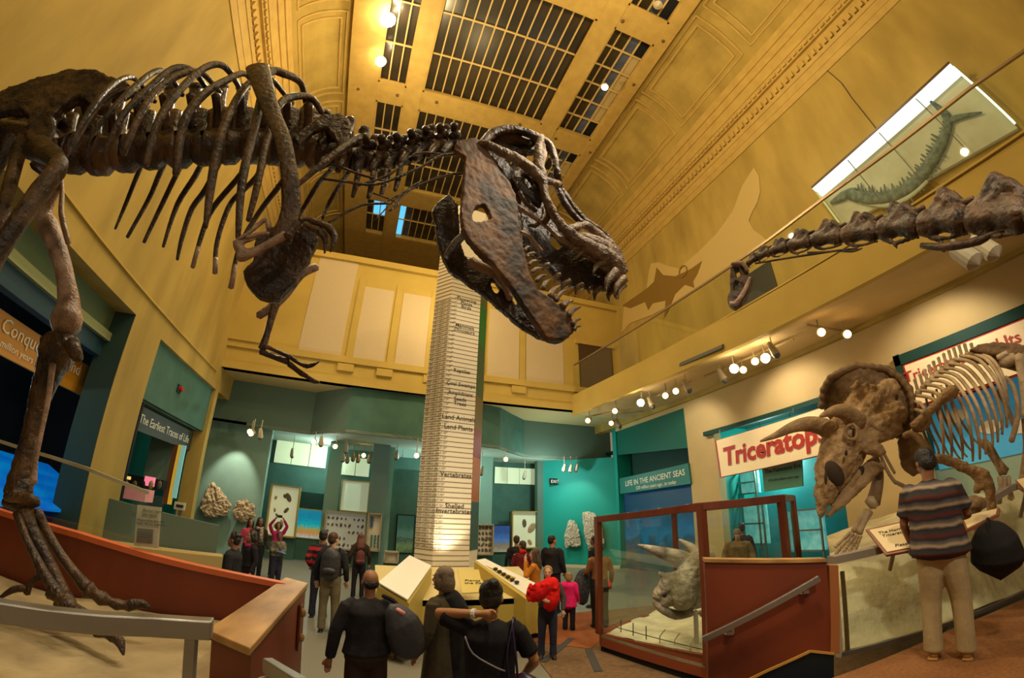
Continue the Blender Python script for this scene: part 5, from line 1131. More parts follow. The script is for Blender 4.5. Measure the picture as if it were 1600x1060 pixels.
bone('palate_bar', [(806, 321, 4, 2.5), (841, 344, 4, 2.6), (862, 361, 3.5, 2.65), (880, 377, 4, 2.62), (892, 370, 4, 2.56)], 2.6, REX, BONEP); bone('palate_bar', [(812, 362, 3, 2.55), (826, 368, 3, 2.6), (835, 380, 4, 2.65), (846, 392, 3, 2.7)], 2.6, REX, BONEP)
bone('palate_bar', [(826, 352, 2.5), (838, 352, 3.5), (848, 340, 3), (850, 325, 3)], 2.62, REX, BONE2); bone('palate_bar', [(800, 272, 5), (808, 296, 8), (826, 310, 9), (840, 306, 6)], 2.65, REX, BONE)
far_up = [(775, 245), (800, 256), (836, 275), (846, 300), (856, 330), (884, 368), (930, 405), (965, 430), (976, 448), (970, 456), (953, 452), (923, 450), (894, 446), (872, 433), (855, 414), (834, 398), (817, 384), (812, 330), (800, 290), (785, 262)]
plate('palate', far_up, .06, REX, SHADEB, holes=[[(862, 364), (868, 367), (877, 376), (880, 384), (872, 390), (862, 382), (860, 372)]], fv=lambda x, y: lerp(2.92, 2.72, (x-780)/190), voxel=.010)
def tooth(b, t, r, yy, bend=4):
    mx, my = (b[0]+t[0])/2, (b[1]+t[1])/2; nx_, ny_ = -(t[1]-b[1]), t[0]-b[0]; L = math.hypot(nx_, ny_) or 1
    bone('tooth', [(b[0], b[1], r), (mx+nx_/L*bend, my+ny_/L*bend, r*.8), (t[0], t[1], .8)], yy, REX, TOOTH, n=7)
for b, t, r in (((905, 388), (893, 397), 4), ((921, 392), (901, 404), 5), ((930, 398), (918, 407), 4), ((944, 410), (927, 427), 6.5), ((962, 425), (946, 456), 9), ((975, 436), (960, 462), 8), ((977, 446), (966, 468), 4)): tooth(b, t, r, 2.58)
for b, t, r in (((834, 396), (828, 403), 3.5), ((845, 404), (838, 413), 4), ((858, 414), (848, 423), 4.5), ((875, 430), (866, 441), 5), ((890, 440), (876, 457), 6), ((910, 446), (899, 460), 6), ((925, 448), (922, 460), 4), ((938, 450), (929, 470), 6), ((956, 455), (952, 471), 5), ((966, 456), (964, 468), 4)): tooth(b, t, r, 2.78)
for b, t, r in (((820, 392), (832, 386), 3), ((822, 402), (838, 396), 3.5), ((826, 414), (842, 408), 3.5), ((831, 426), (848, 420), 4), ((838, 440), (856, 430), 4.5), ((848, 452), (862, 436), 5), ((860, 464), (876, 446), 6), ((878, 480), (896, 470), 7), ((888, 493), (908, 480), 6), ((895, 507), (908, 499), 4.5), ((897, 516), (908, 510), 4), ((868, 470), (888, 452), 5)): tooth(b, t, r, 2.58, -3)
for b, t, r in (((810, 478), (822, 462), 4), ((826, 486), (840, 470), 4)): tooth(b, t, r, 2.72, -3)
# steel supports of the big skeleton
for r in ([(150, 262, 2, 2.7), (152, 262, 2, 2.7)],): pass
sup = [(-3.2, 2.7), (-2.2, 2.7)]
q = at(60, 262, 'y', 2.7); MB().tube([(q.x-.15, 2.7, q.z-.05), (q.x-.15, 2.7, 1.3)], .03, 8, 1).build('support_post', mat('black_steel', (.02, .018, .015), .4, .6), REX) if False else None
# ================================================================ LONG NECK SKELETON (upper right)
NB = bone_mat('neck_bone', (.018, .009, .004), (.11, .055, .022), .45, 6)
SAU = thing('dinosaur_neck', atd(1390, 350, 4.4), 'long dark neck skeleton with a small drooping head reaching in from the upper right', 'skeleton')
dd = lambda x: lerp(4.75, 3.75, (x-1150)/480)
jt = [(1720, 325, 44), (1610, 333, 34), (1512, 343, 27), (1437, 352, 23), (1372, 361, 19), (1316, 369, 16), (1268, 377, 13), (1231, 386, 10.5), (1203, 394, 8), (1182, 403, 6.5), (1167, 413, 5.5)]
tp = [(1650, 240), (1556, 273), (1475, 296), (1400, 317), (1340, 333), (1291, 344), (1247, 359), (1214, 374), (1189, 386), (1174, 398)]
for k in range(10):
    (xr, yr, rr), (xl, yl, rl) = jt[k], jt[k+1]; mb = MB(); q = lambda u: (xl+(xr-xl)*u, yl+(yr-yl)*u, rl+(rr-rl)*u)
    P = lambda x, y, r: (x, y, r, dd(x))
    BT_(mb, [P(*q(.03)[:2], rl*.78), P(*q(.15)[:2], rl*.95), P(*q(.5)[:2], (rl+rr)*.33), P(*q(.85)[:2], rr*.9), P(*q(.97)[:2], rr*.7)], 4, 'd', n=12)
    tx, ty = tp[k]; r_ = (rl+rr)/2
    # blade: spine leaning forward plus ridge sweeping back to the rear joint
    BT_(mb, [P(xl+2, yl-rl*.5, r_*.35), P(lerp(xl, tx, .6), lerp(yl, ty, .5), r_*.32), P(tx, ty+1, r_*.46)], 4, 'd', n=9)
    BT_(mb, [P(xl+(xr-xl)*.12, yl-rl*.5, r_*.35), P(tx+(xr-xl)*.05, (ty+yl)/2, r_*.55), P(tx+(xr-xl)*.06, ty+r_*.2, r_*.4)], 4, 'd', n=9)
    BT_(mb, [P(tx, ty+4, r_*.42), P(tx+(xr-xl)*.10, ty+r_*.75, r_*.5), P(lerp(tx, xr, .35), lerp(ty, yr-rr, .6), r_*.5), P(xr-rr*.3, yr-rr*.95, r_*.28), P(xr+rr*.35, yr-rr*1.25, r_*.22)], 4, 'd', n=7)
    c0 = atd(*q(.5)[:2], dd(xl)); 
    BT_(mb, [P(xl+(xr-xl)*.3, yl-rl*.2, r_*.5), P(xl+(xr-xl)*.45, (yl+yr)/2-r_*.8, r_*.35), P(tx+(xr-xl)*.08, ty+r_*.8, r_*.6)], 4, 'd', n=8)
    BT_(mb, [P(xl+(xr-xl)*.15, yl-rl*.4, r_*.55), P((xl+xr)/2, (yl+yr)/2-r_*.55, r_*.5), P(xl+(xr-xl)*.85, yr-rr*.5, r_*.5)], 4, 'd', n=8)
    BT_(mb, [P(xl+(xr-xl)*.12, yl+rl*.6, r_*.3), P(xl+(xr-xl)*.4, yl+rl*.95, r_*.18), P(xr, yr+rr*.85, r_*.1)], 4, 'd', n=6)
    if k in (2, 3, 4, 6): BT_(mb, [P(xl+(xr-xl)*.35, yl+rl*.9, r_*.15), P(xl+(xr-xl)*.45, yl+rl*1.45, r_*.09)], 4, 'd', n=6)
    mb.build('vertebra', NB, SAU, smooth=True, voxel=lerp(.010, .016, k < 4), rough=.012+.02*(k < 4))
bone('neck_rib', [(1440, 384, 5, 4.1), (1480, 386, 7, 4.0), (1530, 376, 8, 3.95), (1560, 362, 4, 3.9), (1640, 345, 2, 3.8)], 4, SAU, NB, ax='d')
bone('neck_rib', [(1470, 378, 4, 4.05), (1474, 392, 3, 4.05), (1478, 391, 1, 4.05)], 4, SAU, NB, ax='d')
bone('neck_rib', [(1555, 362, 3, 3.9), (1575, 368, 2, 3.88), (1640, 352, 2, 3.8)], 4, SAU, NB, ax='d')
for r in ([(1262, 395, 2), (1290, 394, 2), (1340, 388, 2)], [(1310, 392, 2), (1332, 393, 2), (1347, 388, 1.5)], [(1180, 412, 1.5), (1240, 402, 2), (1300, 393, 2)]): bone('neck_rib', [(x, y, q, dd(x)) for x, y, q in r], 4, SAU, NB, ax='d', n=6)
# head
hd = [(1141, 417), (1150, 411), (1158, 410), (1166, 421), (1175, 431), (1172, 446), (1165, 462), (1158, 473), (1147, 479), (1138, 474), (1136, 466), (1141, 452), (1140, 432)]
plate('skull', hd, .15, SAU, NB, holes=[[(1147, 420), (1154, 417), (1157, 428), (1152, 434)], [(1147, 438), (1155, 440), (1152, 452), (1146, 455)]], fv=lambda x, y: 4.66, ax='d', voxel=.010)
bone('jaw', [(1172, 434, 3, 4.6), (1163, 455, 3.5, 4.58), (1150, 474, 4.5, 4.58), (1141, 474, 3, 4.6)], 4.6, SAU, BONEP, ax='d')
bone('skull_ridge', [(1143, 413, 3, 4.62), (1160, 412, 4, 4.62), (1168, 424, 3, 4.62)], 4.6, SAU, BONEP, ax='d')

# ================================================================ HORNED SKELETON (right)
TB = bone_mat('tan_bone', (.25, .145, .06), (.44, .28, .13), .6, 6, bump=1.0); TBD = bone_mat('dark_tan_bone', (.13, .07, .025), (.24, .14, .06), .6, 3); TBL = bone_mat('light_rib_bone', (.34, .23, .12), (.56, .42, .26), .5, 4)
TRI = thing('horned_skeleton', atd(1400, 800, 6.4)*1.0, 'tan horned dinosaur skeleton with a scalloped frill standing over the sand', 'skeleton')
TRI.matrix_world = Matrix.Translation((TRI.matrix_world.translation.x, TRI.matrix_world.translation.y, 1.6))
DX = lambda x: lerp(6.2, 7.0, (x-1290)/320)
rim = [(1284, 634), (1287, 610), (1298, 591), (1317, 580), (1337, 572), (1362, 574), (1386, 577), (1406, 590), (1421, 608), (1427, 632), (1426, 656), (1413, 676), (1395, 685), (1370, 690), (1345, 700), (1315, 690), (1300, 660)]
mb_frill = plate('frill', rim, .10, TRI, TBD, fv=lambda x, y: 6.55-.0035*(700-y)*0+.002*abs(x-1350), ax='d', voxel=.022)
mb = MB()
for i, (a, b) in enumerate(zip(rim[:12], rim[1:13])):
    for u in (0, .5): 
        x, y = a[0]+(b[0]-a[0])*u, a[1]+(b[1]-a[1])*u; c = atd(x, y, 6.6); s = pxm(x, y, c, 8); mb.ball(c, (s, s, s*.9), 8, 5)
mb.build('frill_rim', TBD, TRI, smooth=True, voxel=.025)
mb = MB()
for p in ([(1395, 600, 14, 6.5), (1375, 625, 20, 6.4), (1352, 650, 22, 6.25), (1330, 670, 24, 6.1)], [(1345, 612, 12, 6.5), (1335, 635, 16, 6.35), (1326, 660, 20, 6.15)], [(1405, 640, 20, 6.45), (1385, 655, 22, 6.35), (1360, 670, 24, 6.2)],
          [(1335, 655, 20, 6.05), (1322, 690, 27, 6.0), (1308, 725, 26, 5.9), (1296, 752, 22, 5.8), (1287, 780, 15, 5.75), (1283, 806, 4, 5.7)], [(1405, 668, 10, 6.3), (1380, 676, 14, 6.25), (1350, 690, 18, 6.1)],
          [(1335, 690, 20, 6.0), (1360, 698, 14, 6.0), (1381, 709, 7, 6.0)], [(1318, 655, 16, 6.1), (1306, 685, 22, 6.05), (1292, 720, 16, 5.95), (1284, 742, 13, 5.85)], [(1345, 700, 12, 6.1), (1330, 730, 13, 6.0), (1308, 765, 10, 5.85)]): BT_(mb, p, 6, 'd', n=12)
for i in range(26):
    x, y = random.uniform(1330, 1375), random.uniform(602, 640); c = atd(x, y, 6.32); mb.ball(c, pxm(x, y, c, random.uniform(4, 8)), 8, 5)
c = atd(1286, 748, 5.75); mb.ball(c, pxm(1286, 748, c, 12), 8, 6)
mb.build('skull', TB, TRI, smooth=True, voxel=.020, sm=2, rough=.07)
bone('brow_horn', [(1305, 678, 17, 6.0), (1285, 667, 15, 5.95), (1262, 663, 12, 5.85), (1238, 668, 9, 5.75), (1213, 680, 5.5, 5.65), (1188, 690, 1.5, 5.55)], 6, TRI, TB, ax='d', n=14)
bone('brow_horn', [(1340, 660, 17, 6.0), (1322, 645, 14, 5.8), (1303, 643, 9, 5.6), (1281, 651, 2, 5.4)], 6, TRI, TB, ax='d', n=14)
def dent(px, py, rx, ry, d, m=SHADEB, nm='nostril', rot=0):
    c = atd(px, py, d); s = pxm(px, py, c, 1); q = Vector((c.x, c.y, 0)).normalized(); r = Vector((q.y, -q.x, 0)); M = Matrix((r, q, Vector((0, 0, 1)))).transposed() @ Matrix.Rotation(rot, 3, 'Y')
    MB().ball(c, (s*rx, .05, s*ry), 12, 8, M).build(nm, m, TRI, smooth=True)  # raised ball; dark ones put the shade of a hollow into colour
dent(1304, 740, 13, 22, 5.66, mat('hollow_shade', (.035, .018, .008), .8), rot=-.35)
dent(1290, 748, 2.5, 10, 5.54, mat('hollow_shade', (0, 0, 0)), rot=.1)
bone('eye_ring', [(1322, 668, 3), (1333, 664, 3), (1339, 674, 3), (1336, 686, 3), (1326, 686, 3), (1321, 678, 3), (1323, 668, 3)], 5.72, TRI, TB, ax='d'); dent(1329, 676, 7, 9, 5.80, TBL, 'eye_socket'); dent(1335, 677, 3, 8, 5.76, mat('hollow_shade', (0, 0, 0)), 'eye_socket')
dent(1322, 708, 2.5, 5, 5.62, mat('hollow_shade', (0, 0, 0)), rot=.2)
mb = MB(); 
for p in ([(1381, 727, 7, 6.2), (1368, 733, 9, 6.15), (1345, 755, 10, 6.0), (1318, 783, 8, 5.85), (1292, 807, 4, 5.75)], [(1381, 729, 6, 6.1), (1362, 724, 7, 6.1), (1345, 735, 5, 6.05)], [(1345, 735, 5, 6.0), (1330, 755, 5, 5.9), (1300, 792, 5, 5.8)]): BT_(mb, p, 6, 'd')
mb.build('lower_jaw', TB, TRI, smooth=True, voxel=.016, rough=.03)
dent(1343, 740, 6, 13, 6.0, mat('hollow_shade', (0, 0, 0)), 'jaw_opening', rot=.6)
# neck frill shadow side, shoulder disc
plate('shoulder_plate', [(1402, 690), (1412, 676), (1438, 678), (1452, 700), (1444, 735), (1426, 745), (1408, 730)], .10, TRI, TBD, fv=lambda x, y: 6.45, ax='d', voxel=.02)
bone('humerus', [(1494, 611, 10, 6.1), (1484, 614, 11, 6.1), (1466, 630, 7.5, 6.1), (1446, 650, 7, 6.15), (1428, 668, 9, 6.2)], 6.1, TRI, TB, ax='d', n=12)
bone('shoulder_bone', [(1428, 668, 6), (1440, 672, 4), (1452, 660, 4), (1450, 645, 3)], 6.2, TRI, TB, ax='d'); bone('shoulder_bone', [(1412, 682, 5), (1425, 678, 6), (1440, 690, 6), (1455, 712, 5)], 6.2, TRI, TB, ax='d')
# backbone with spines
vs = [(1430, 600), (1438, 592), (1445, 585), (1452, 578), (1459, 572), (1467, 566), (1475, 560), (1483, 555), (1491, 551), (1499, 547), (1508, 545), (1518, 544)]
for x, y in vs:
    d = DX(x)+.1; mb = MB(); c = atd(x+5, y+14, d); s = pxm(x, y, c, 1); mb.ball(c, (s*6, s*6, s*6), 8, 6)
    BT_(mb, [(x+4, y+10, 2.8, d), (x+1, y, 2.6, d), (x-1, y-7, 3.2, d)], d, 'd', n=6); mb.build('vertebra', TBL, TRI, smooth=True)
st = [(1428, 640), (1428, 628), (1430, 618), (1437, 610), (1443, 601), (1453, 594), (1459, 587), (1466, 581), (1474, 575), (1481, 568), (1491, 561), (1500, 556), (1509, 553), (1516, 552)]
ti = [(1444, 652), (1450, 662), (1474, 714), (1487, 714), (1504, 718), (1520, 721), (1531, 718), (1540, 710), (1551, 699), (1559, 691), (1566, 679), (1573, 668), (1574, 655), (1574, 640)]
for i, (s, t) in enumerate(zip(st, ti)):
    w = 1 if i > 1 else .3; d = DX(s[0]); c1 = (s[0]+30*w, s[1]+7*w); c2 = (s[0]+(t[0]-s[0])*.62+13*w, s[1]+(t[1]-s[1])*.40-3*w); c3 = (s[0]+(t[0]-s[0])*.95+2, s[1]+(t[1]-s[1])*.75)
    bone('rib', [(s[0], s[1], 2.6, d+.1), (*c1, 3.3, d-.25), (*c2, 3.4, d-.45), (*c3, 3.0, d-.4), (*t, 2.0, d-.3)], d, TRI, TBL, ax='d', n=8, sub=4)
    if i in (2, 3, 4, 5, 6, 7, 8): bone('rib', [(s[0]+4, s[1]+22, 2.2, d+.35), (s[0]+14, s[1]+60, 2.6, d+.6), (s[0]+(t[0]-s[0])*.55, s[1]+(t[1]-s[1])*.85, 2.2, d+.6), (t[0]-20, t[1]-4, 1.8, d+.5)], d, TRI, TBD, ax='d', n=6, sub=4)
bone('sacrum', [(1515, 558, 10, 6.7), (1560, 562, 12, 6.8), (1610, 575, 14, 6.9), (1660, 600, 14, 7)], 6.8, TRI, TBD, ax='d', n=12)
plate('ilium', [(1513, 547), (1530, 538), (1550, 534), (1590, 536), (1625, 550), (1632, 590), (1606, 572), (1590, 560), (1560, 556), (1535, 552)], .12, TRI, TBD, fv=lambda x, y: 6.6, ax='d', voxel=.02)
bone('femur_head', [(1566, 568, 9), (1575, 563, 11), (1586, 560, 9)], 6.55, TRI, TBL, ax='d', n=12); bone('pelvis_bone', [(1560, 560, 6), (1566, 556, 5), (1574, 552, 5)], 6.5, TRI, TBL, ax='d')
bone('femur', [(1592, 556, 9), (1598, 590, 8), (1603, 625, 8), (1606, 650, 12)], 6.5, TRI, TBL, ax='d', n=12)
bone('ischium', [(1570, 590, 4), (1582, 602, 4), (1590, 632, 4), (1588, 662, 5), (1580, 690, 5)], 6.6, TRI, TBL, ax='d'); bone('pubis', [(1560, 610, 5), (1575, 640, 4), (1586, 672, 4)], 6.7, TRI, TBD, ax='d')
bone('tibia', [(1606, 655, 11), (1606, 700, 8), (1602, 740, 9), (1600, 765, 10)], 6.7, TRI, TB, ax='d', n=12)
bone('tibia', [(1535, 690, 8), (1546, 702, 8), (1558, 722, 7), (1569, 738, 10)], 7.1, TRI, TB, ax='d', n=12)
for r in ([(1562, 745, 5), (1563, 762, 4), (1560, 786, 6)], [(1569, 746, 4), (1570, 760, 3.5), (1566, 775, 5)], [(1576, 745, 4), (1577, 760, 3.5), (1580, 780, 6)]): bone('foot_bone', r, 7.1, TRI, TBL, ax='d')
# near fore limb beyond the visitor
mb = MB(); 
for p in ([(1455, 715, 8), (1480, 720, 9), (1510, 732, 9), (1536, 742, 11)], [(1536, 742, 11), (1546, 765, 9), (1550, 800, 8)], [(1515, 735, 8), (1530, 752, 7), (1525, 770, 6)]): BT_(mb, p, 5.9, 'd')
mb.build('fore_limb', TB, TRI, smooth=True, voxel=.02, rough=.05)
for x in (1524, 1536, 1550, 1562): bone('finger_bone', [(x-4, 815, 4), (x, 825, 4), (x+4, 838, 5)], 5.7, TRI, TBL, ax='d')
# far fore limb and hand on the platform edge
bone('humerus', [(1366, 718, 8, 6.5), (1372, 738, 9, 6.4), (1370, 762, 10, 6.3), (1364, 786, 12, 6.2)], 6.3, TRI, TBD, ax='d', n=12)
bone('radius', [(1358, 780, 9, 6.1), (1366, 792, 8, 6.1)], 6.1, TRI, TBL, ax='d'); bone('ulna', [(1356, 800, 9, 6.0), (1349, 818, 5, 5.9), (1342, 832, 7, 5.8)], 6, TRI, TBL, ax='d'); bone('radius', [(1350, 800, 4, 6.0), (1342, 815, 3.5, 5.9), (1334, 830, 5, 5.8)], 6, TRI, TBL, ax='d')
for xs, ys, xe_, ye_ in ((1333, 834, 1306, 866), (1338, 836, 1315, 867), (1341, 838, 1325, 866), (1345, 838, 1336, 860), (1329, 832, 1305, 855)):
    for u0, u1, r in ((0, .4, 3.2), (.45, .7, 3.0), (.75, 1, 3.4)):
        bone('finger_bone', [(xs+(xe_-xs)*u0, ys+(ye_-ys)*u0, r), (xs+(xe_-xs)*(u0+u1)/2, ys+(ye_-ys)*(u0+u1)/2, r*.75), (xs+(xe_-xs)*u1, ys+(ye_-ys)*u1, r)], 5.72, TRI, TBL, ax='d', n=8)
for r in ([(1372, 700, 2.5), (1380, 722, 3), (1390, 742, 3), (1400, 756, 3)], [(1376, 698, 2.5), (1386, 718, 2.5), (1398, 740, 2.5)], [(1396, 752, 3), (1408, 758, 3.5), (1420, 764, 3)], [(1374, 672, 5), (1368, 690, 6), (1366, 712, 6)]): bone('neck_rib', r, 6.35, TRI, TBL, ax='d')
# fossil cast on the reading board
c = atd(1523, 790, 5.3); mb = MB()
for i in range(14): mb.ball(c+Vector((random.uniform(-.10, .10), random.uniform(-.05, .05), random.uniform(-.05, .05))), random.uniform(.035, .06), 8, 6)
mb.build('fossil_cast', TBD, label='lumpy brown fossil cast on the reading board right of the striped man', cat='fossil', smooth=True, voxel=.012)

# ================================================================ SKULL IN THE GLASS CASE
CB_ = bone_mat('case_bone', (.22, .18, .12), (.46, .40, .28), .6, 4, bump=1)
KS = thing('horned_skull', atd(1087, 978, 6.6), 'cracked pale brown horned skull mounted on a post inside the glass case', 'skull')
bone('brow_horn', [(1082, 884, 17, 6.7), (1060, 873, 14, 6.6), (1037, 865, 10, 6.5), (1016, 858, 6, 6.45), (997, 852, 1.5, 6.4)], 6.6, KS, CB_, ax='d', n=12)
bone('brow_horn', [(1094, 878, 13, 6.9), (1086, 862, 9, 6.95), (1075, 853, 6, 7), (1061, 844, 2, 7)], 6.9, KS, CB_, ax='d', n=12)
mb = MB()
for p in ([(1108, 872, 20, 6.7), (1092, 885, 26, 6.6), (1078, 905, 25, 6.5), (1068, 930, 22, 6.45), (1062, 948, 14, 6.4)], [(1120, 890, 22, 6.9), (1098, 905, 24, 6.8), (1085, 930, 22, 6.75), (1082, 948, 12, 6.7)], [(1125, 925, 20, 6.9), (1105, 925, 18, 6.85), (1092, 945, 12, 6.8)], [(1062, 905, 10, 6.6), (1045, 902, 7, 6.55), (1030, 896, 3, 6.5)],
          [(1055, 925, 10, 6.6), (1040, 920, 8, 6.55), (1028, 925, 8, 6.5), (1022, 935, 4, 6.48)]): BT_(mb, p, 6.7, 'd', n=12)
BT_(mb, [(1064, 903, 14, 6.5), (1044, 912, 14, 6.5), (1032, 926, 10, 6.48), (1026, 936, 5, 6.46)], 6.5, 'd'); BT_(mb, [(1066, 930, 14, 6.5), (1048, 936, 12, 6.5), (1034, 944, 7, 6.48)], 6.5, 'd')
mb.build('cranium', CB_, KS, smooth=True, voxel=.018, rough=.05)
mb = MB()
for p in ([(1022, 936, 5, 6.5), (1032, 950, 7, 6.5), (1055, 961, 8, 6.55), (1080, 957, 7, 6.7)],): BT_(mb, p, 6.6, 'd')
mb.build('lower_jaw', CB_, KS, smooth=True)
plate('frill', [(1085, 958), (1100, 955), (1110, 935), (1125, 900), (1140, 880), (1150, 930), (1130, 965), (1100, 968)], .08, KS, CB_, fv=lambda x, y: 7.0, ax='d', voxel=.02)
for px, py, rx, ry in ((1040, 928, 6, 7), (1046, 917, 4, 5), (1034, 915, 3, 4)):
    c = atd(px, py, 6.45); s = pxm(px, py, c, 1); MB().ball(c, (s*rx, s*3, s*ry), 8, 6).build('opening', mat('hollow_shade', (0, 0, 0)), KS, smooth=True)  # dark balls painted as the shade inside the openings
q = atd(1087, 955, 6.75); MB().tube([(q.x, q.y, .36), (q.x, q.y, q.z)], .035, 8, 1).build('stand_post', mat('pale_post', (0, 0, 0)), KS)
# marine reptile fossil panel on the upper right wall ---------------------
PT = lambda px, py: at(px, py, 'x', XR-.12)
FP = [PT(1281, 302), PT(1495, 112), PT(1590, 200), PT(1318, 352)]
t = thing('fossil_display', (XR-.1, (FP[0].y+FP[1].y)/2, FP[3].z), 'large lit glass fronted case with a curved sea reptile fossil on the upper right wall', 'fossil display')
MB().prism(FP, (.1, 0, 0)).build('case_back', mat('fossil_slate', (.34, .34, .19), .6, c2=(.46, .46, .30), scale=1.2, emit=.12), t)
c = sum(FP, Vector())/4
edge = MAT_E = mat('lit_edge', (.75, .95, .75), .4, emit=1.1)
f0, f1 = FP[0].lerp(FP[1], .0), FP[1]; g0, g1 = FP[0].lerp(FP[3], .13), FP[1].lerp(FP[2], .09)
MB().prism([f0+Vector((-.35, 0, 0)), f1+Vector((-.35, 0, 0)), g1+Vector((-.02, 0, 0)), g0+Vector((-.02, 0, 0))], (-.01, 0, 0)).build('light_box', mat('lit_white_edge', (.85, 1, .88), .4, emit=1.0), t)
for a, b in ((FP[1], FP[2]), (FP[0], FP[3])): MB().bar(a+Vector((-.2, 0, 0)), b+Vector((-.2, 0, 0)), .04, .06, up=(1, 0, 0)).build('glass_edge', edge if a is FP[1] else mat('green_edge', (.4, .5, .25), .4, emit=.3), t)
MB().bar(FP[0]+Vector((-.36, 0, .04)), FP[1]+Vector((-.36, 0, .04)), .03, .05).build('frame', mat('dark_edge', (0, 0, 0)), t)
for u in (.27, .50, .76): MB().bar(FP[0].lerp(FP[1], u)+Vector((-.3, 0, 0)), FP[3].lerp(FP[2], u)+Vector((-.3, 0, 0)), .02, .02, up=(1, 0, 0)).build('glazing_joint', mat('joint', (.05, .06, .03), .5), t)
FOS2 = bone_mat('fossil_green_grey', (.05, .09, .075), (.16, .22, .19), .6, 8)
def wb(name, pts, m=FOS2):
    mb = MB(); P = [PT(x, y)+Vector((-.06, 0, 0)) for x, y, r in pts]; Rr = [pxm(x, y, PT(x, y), r) for x, y, r in pts]
    mb.tube(P, Rr, 9, 4, flat=(.25, (1, 0, 0))); mb.build(name, m, t, smooth=True)
wb('backbone', [(1330, 305, 9), (1362, 312, 11), (1395, 308, 12), (1425, 292, 13), (1447, 268, 13), (1465, 240, 12), (1478, 212, 10), (1482, 188, 8), (1470, 172, 5), (1455, 160, 2)])
wb('backbone', [(1345, 315, 4), (1385, 322, 5), (1420, 310, 5), (1450, 285, 4)], mat('fossil_light', (.40, .46, .36), .6))
wb('tail', [(1480, 192, 7), (1500, 185, 6), (1535, 178, 2)]); wb('skull', [(1300, 318, 3), (1318, 308, 9), (1330, 302, 8), (1340, 298, 4)])
for i in range(34):
    u = i/33; k = u*7; pts = [(1345, 306), (1372, 312), (1400, 308), (1425, 293), (1445, 270), (1460, 245), (1472, 218), (1480, 195)]
    a = pts[min(int(k), 6)]; b = pts[min(int(k)+1, 7)]; fr = k-int(k) if k < 7 else 1; x = a[0]+(b[0]-a[0])*fr; y = a[1]+(b[1]-a[1])*fr
    tx, ty = b[0]-a[0], b[1]-a[1]; L = math.hypot(tx, ty); nx_, ny_ = ty/L, -tx/L; h = (17 if u < .85 else 8)*(1+.25*math.sin(i*2.1))
    wb('fossil_rib', [(x, y, 3), (x-abs(nx_)*h*.8, y-abs(ny_)*h, 1.2)])
    if 5 < i < 26: wb('fossil_rib', [(x, y, 2.5), (x+abs(nx_)*h*.9, y+abs(ny_)*h*1.2, .9)])
# painted shark silhouettes on the right wall (flat mural shapes)
def decal(name, pts, m, off): 
    P = [at(x, y, 'x', XR-.01-off) for x, y in pts]; bm = MB(); bm.v = P; bm.f = [list(range(len(P)))]; return bm, P
MUR = thing('wall_painting', at(1050, 450, 'x', XR-.02), 'faint painted shark shapes, pale big one and darker small one, on the upper right wall', 'mural')
def shape(pts, m, off, nm):
    P = [at(x, y, 'x', XR-off) for x, y in pts]; bm = bmesh.new(); vs = [bm.verts.new(p-MUR.matrix_world.translation) for p in P]
    for a, b in zip(vs, vs[1:]+vs[:1]): bm.edges.new((a, b))
    bmesh.ops.triangle_fill(bm, edges=bm.edges[:]); r = bmesh.ops.extrude_face_region(bm, geom=bm.faces[:])
    for v in r['geom']:
        if isinstance(v, bmesh.types.BMVert): v.co.x -= .008
    me = bpy.data.meshes.new(nm); bm.to_mesh(me); bm.free(); me.materials.append(m); o = bpy.data.objects.new(nm, me); COL.objects.link(o); o.parent = MUR
big = [(1178, 262), (1186, 275), (1188, 300), (1183, 318), (1176, 330), (1170, 345), (1178, 360), (1190, 368), (1200, 378), (1150, 412), (1100, 445), (1060, 470), (1020, 492), (985, 505), (972, 520), (975, 480), (1010, 455), (1014, 425), (1017, 412), (1030, 410), (1045, 416), (1062, 420), (1070, 412), (1090, 395), (1120, 365), (1145, 330), (1160, 290)]
shape(big, mat('mural_pale', (.58, .43, .17), .8, spec=.1), .012, 'pale_shark')
small = [(972, 478), (995, 462), (1012, 450), (1022, 440), (1026, 418), (1036, 430), (1055, 432), (1070, 425), (1080, 420), (1097, 408), (1090, 428), (1083, 440), (1085, 450), (1070, 445), (1055, 460), (1048, 478), (1038, 497), (1040, 470), (1020, 474), (1013, 485), (1008, 472), (985, 482)]
shape(small, mat('mural_dark', (.25, .15, .035), .8, spec=.1), .022, 'dark_shark')
mb = MB(); n = 20; cc_ = at(1067, 424, 'x', XR-.05); s_ = pxm(1067, 424, cc_, 9)
mb.tube([cc_+Vector((0, math.cos(a)*s_, math.sin(a)*s_)) for a in [2*PI*k/18 for k in range(19)]], s_*.10, 6, 1, cap=False); mb.build('ring', mat('mural_ring', (.30, .17, .04), .8), MUR)
# gallery rail with glass
t = thing('gallery_rail', (7.7, 8, 6.75), 'thin steel gallery hand rail with glass panes along the balcony', 'rail')
hr = [(897, 571), (1014, 500), (1107, 440), (1200, 376), (1285, 312), (1350, 265), (1395, 232), (1517, 137), (1600, 80), (1680, 10)]
HP = []
for px, py in hr:
    x = 7.65+.3*max(0, min(1, (1250-0-px)/-350+1)) if 0 else 7.65
    y = at(px, py, 'x', 7.65).y; x = lerp(7.95, 7.65, (y-6)/8.45); HP.append(at(px, py, 'x', x-.02))
RM = mat('rail_metal', (.33, .24, .15), .35, .7)
for a, b in zip(HP, HP[1:]): MB().bar(a, b, .06, .05).build('hand_rail', RM, t)
for px, py in ((899, 572), (944, 545), (1017, 500), (1107, 441), (1160, 405), (1226, 357), (1323, 285), (1420, 213)):
    y = at(px, py, 'x', 7.65).y; x = lerp(7.95, 7.65, (y-6)/8.45)-.02; p = at(px, py, 'x', x); MB().bar((p.x, p.y, 6.7), p, .035, .05).build('baluster', RM, t)
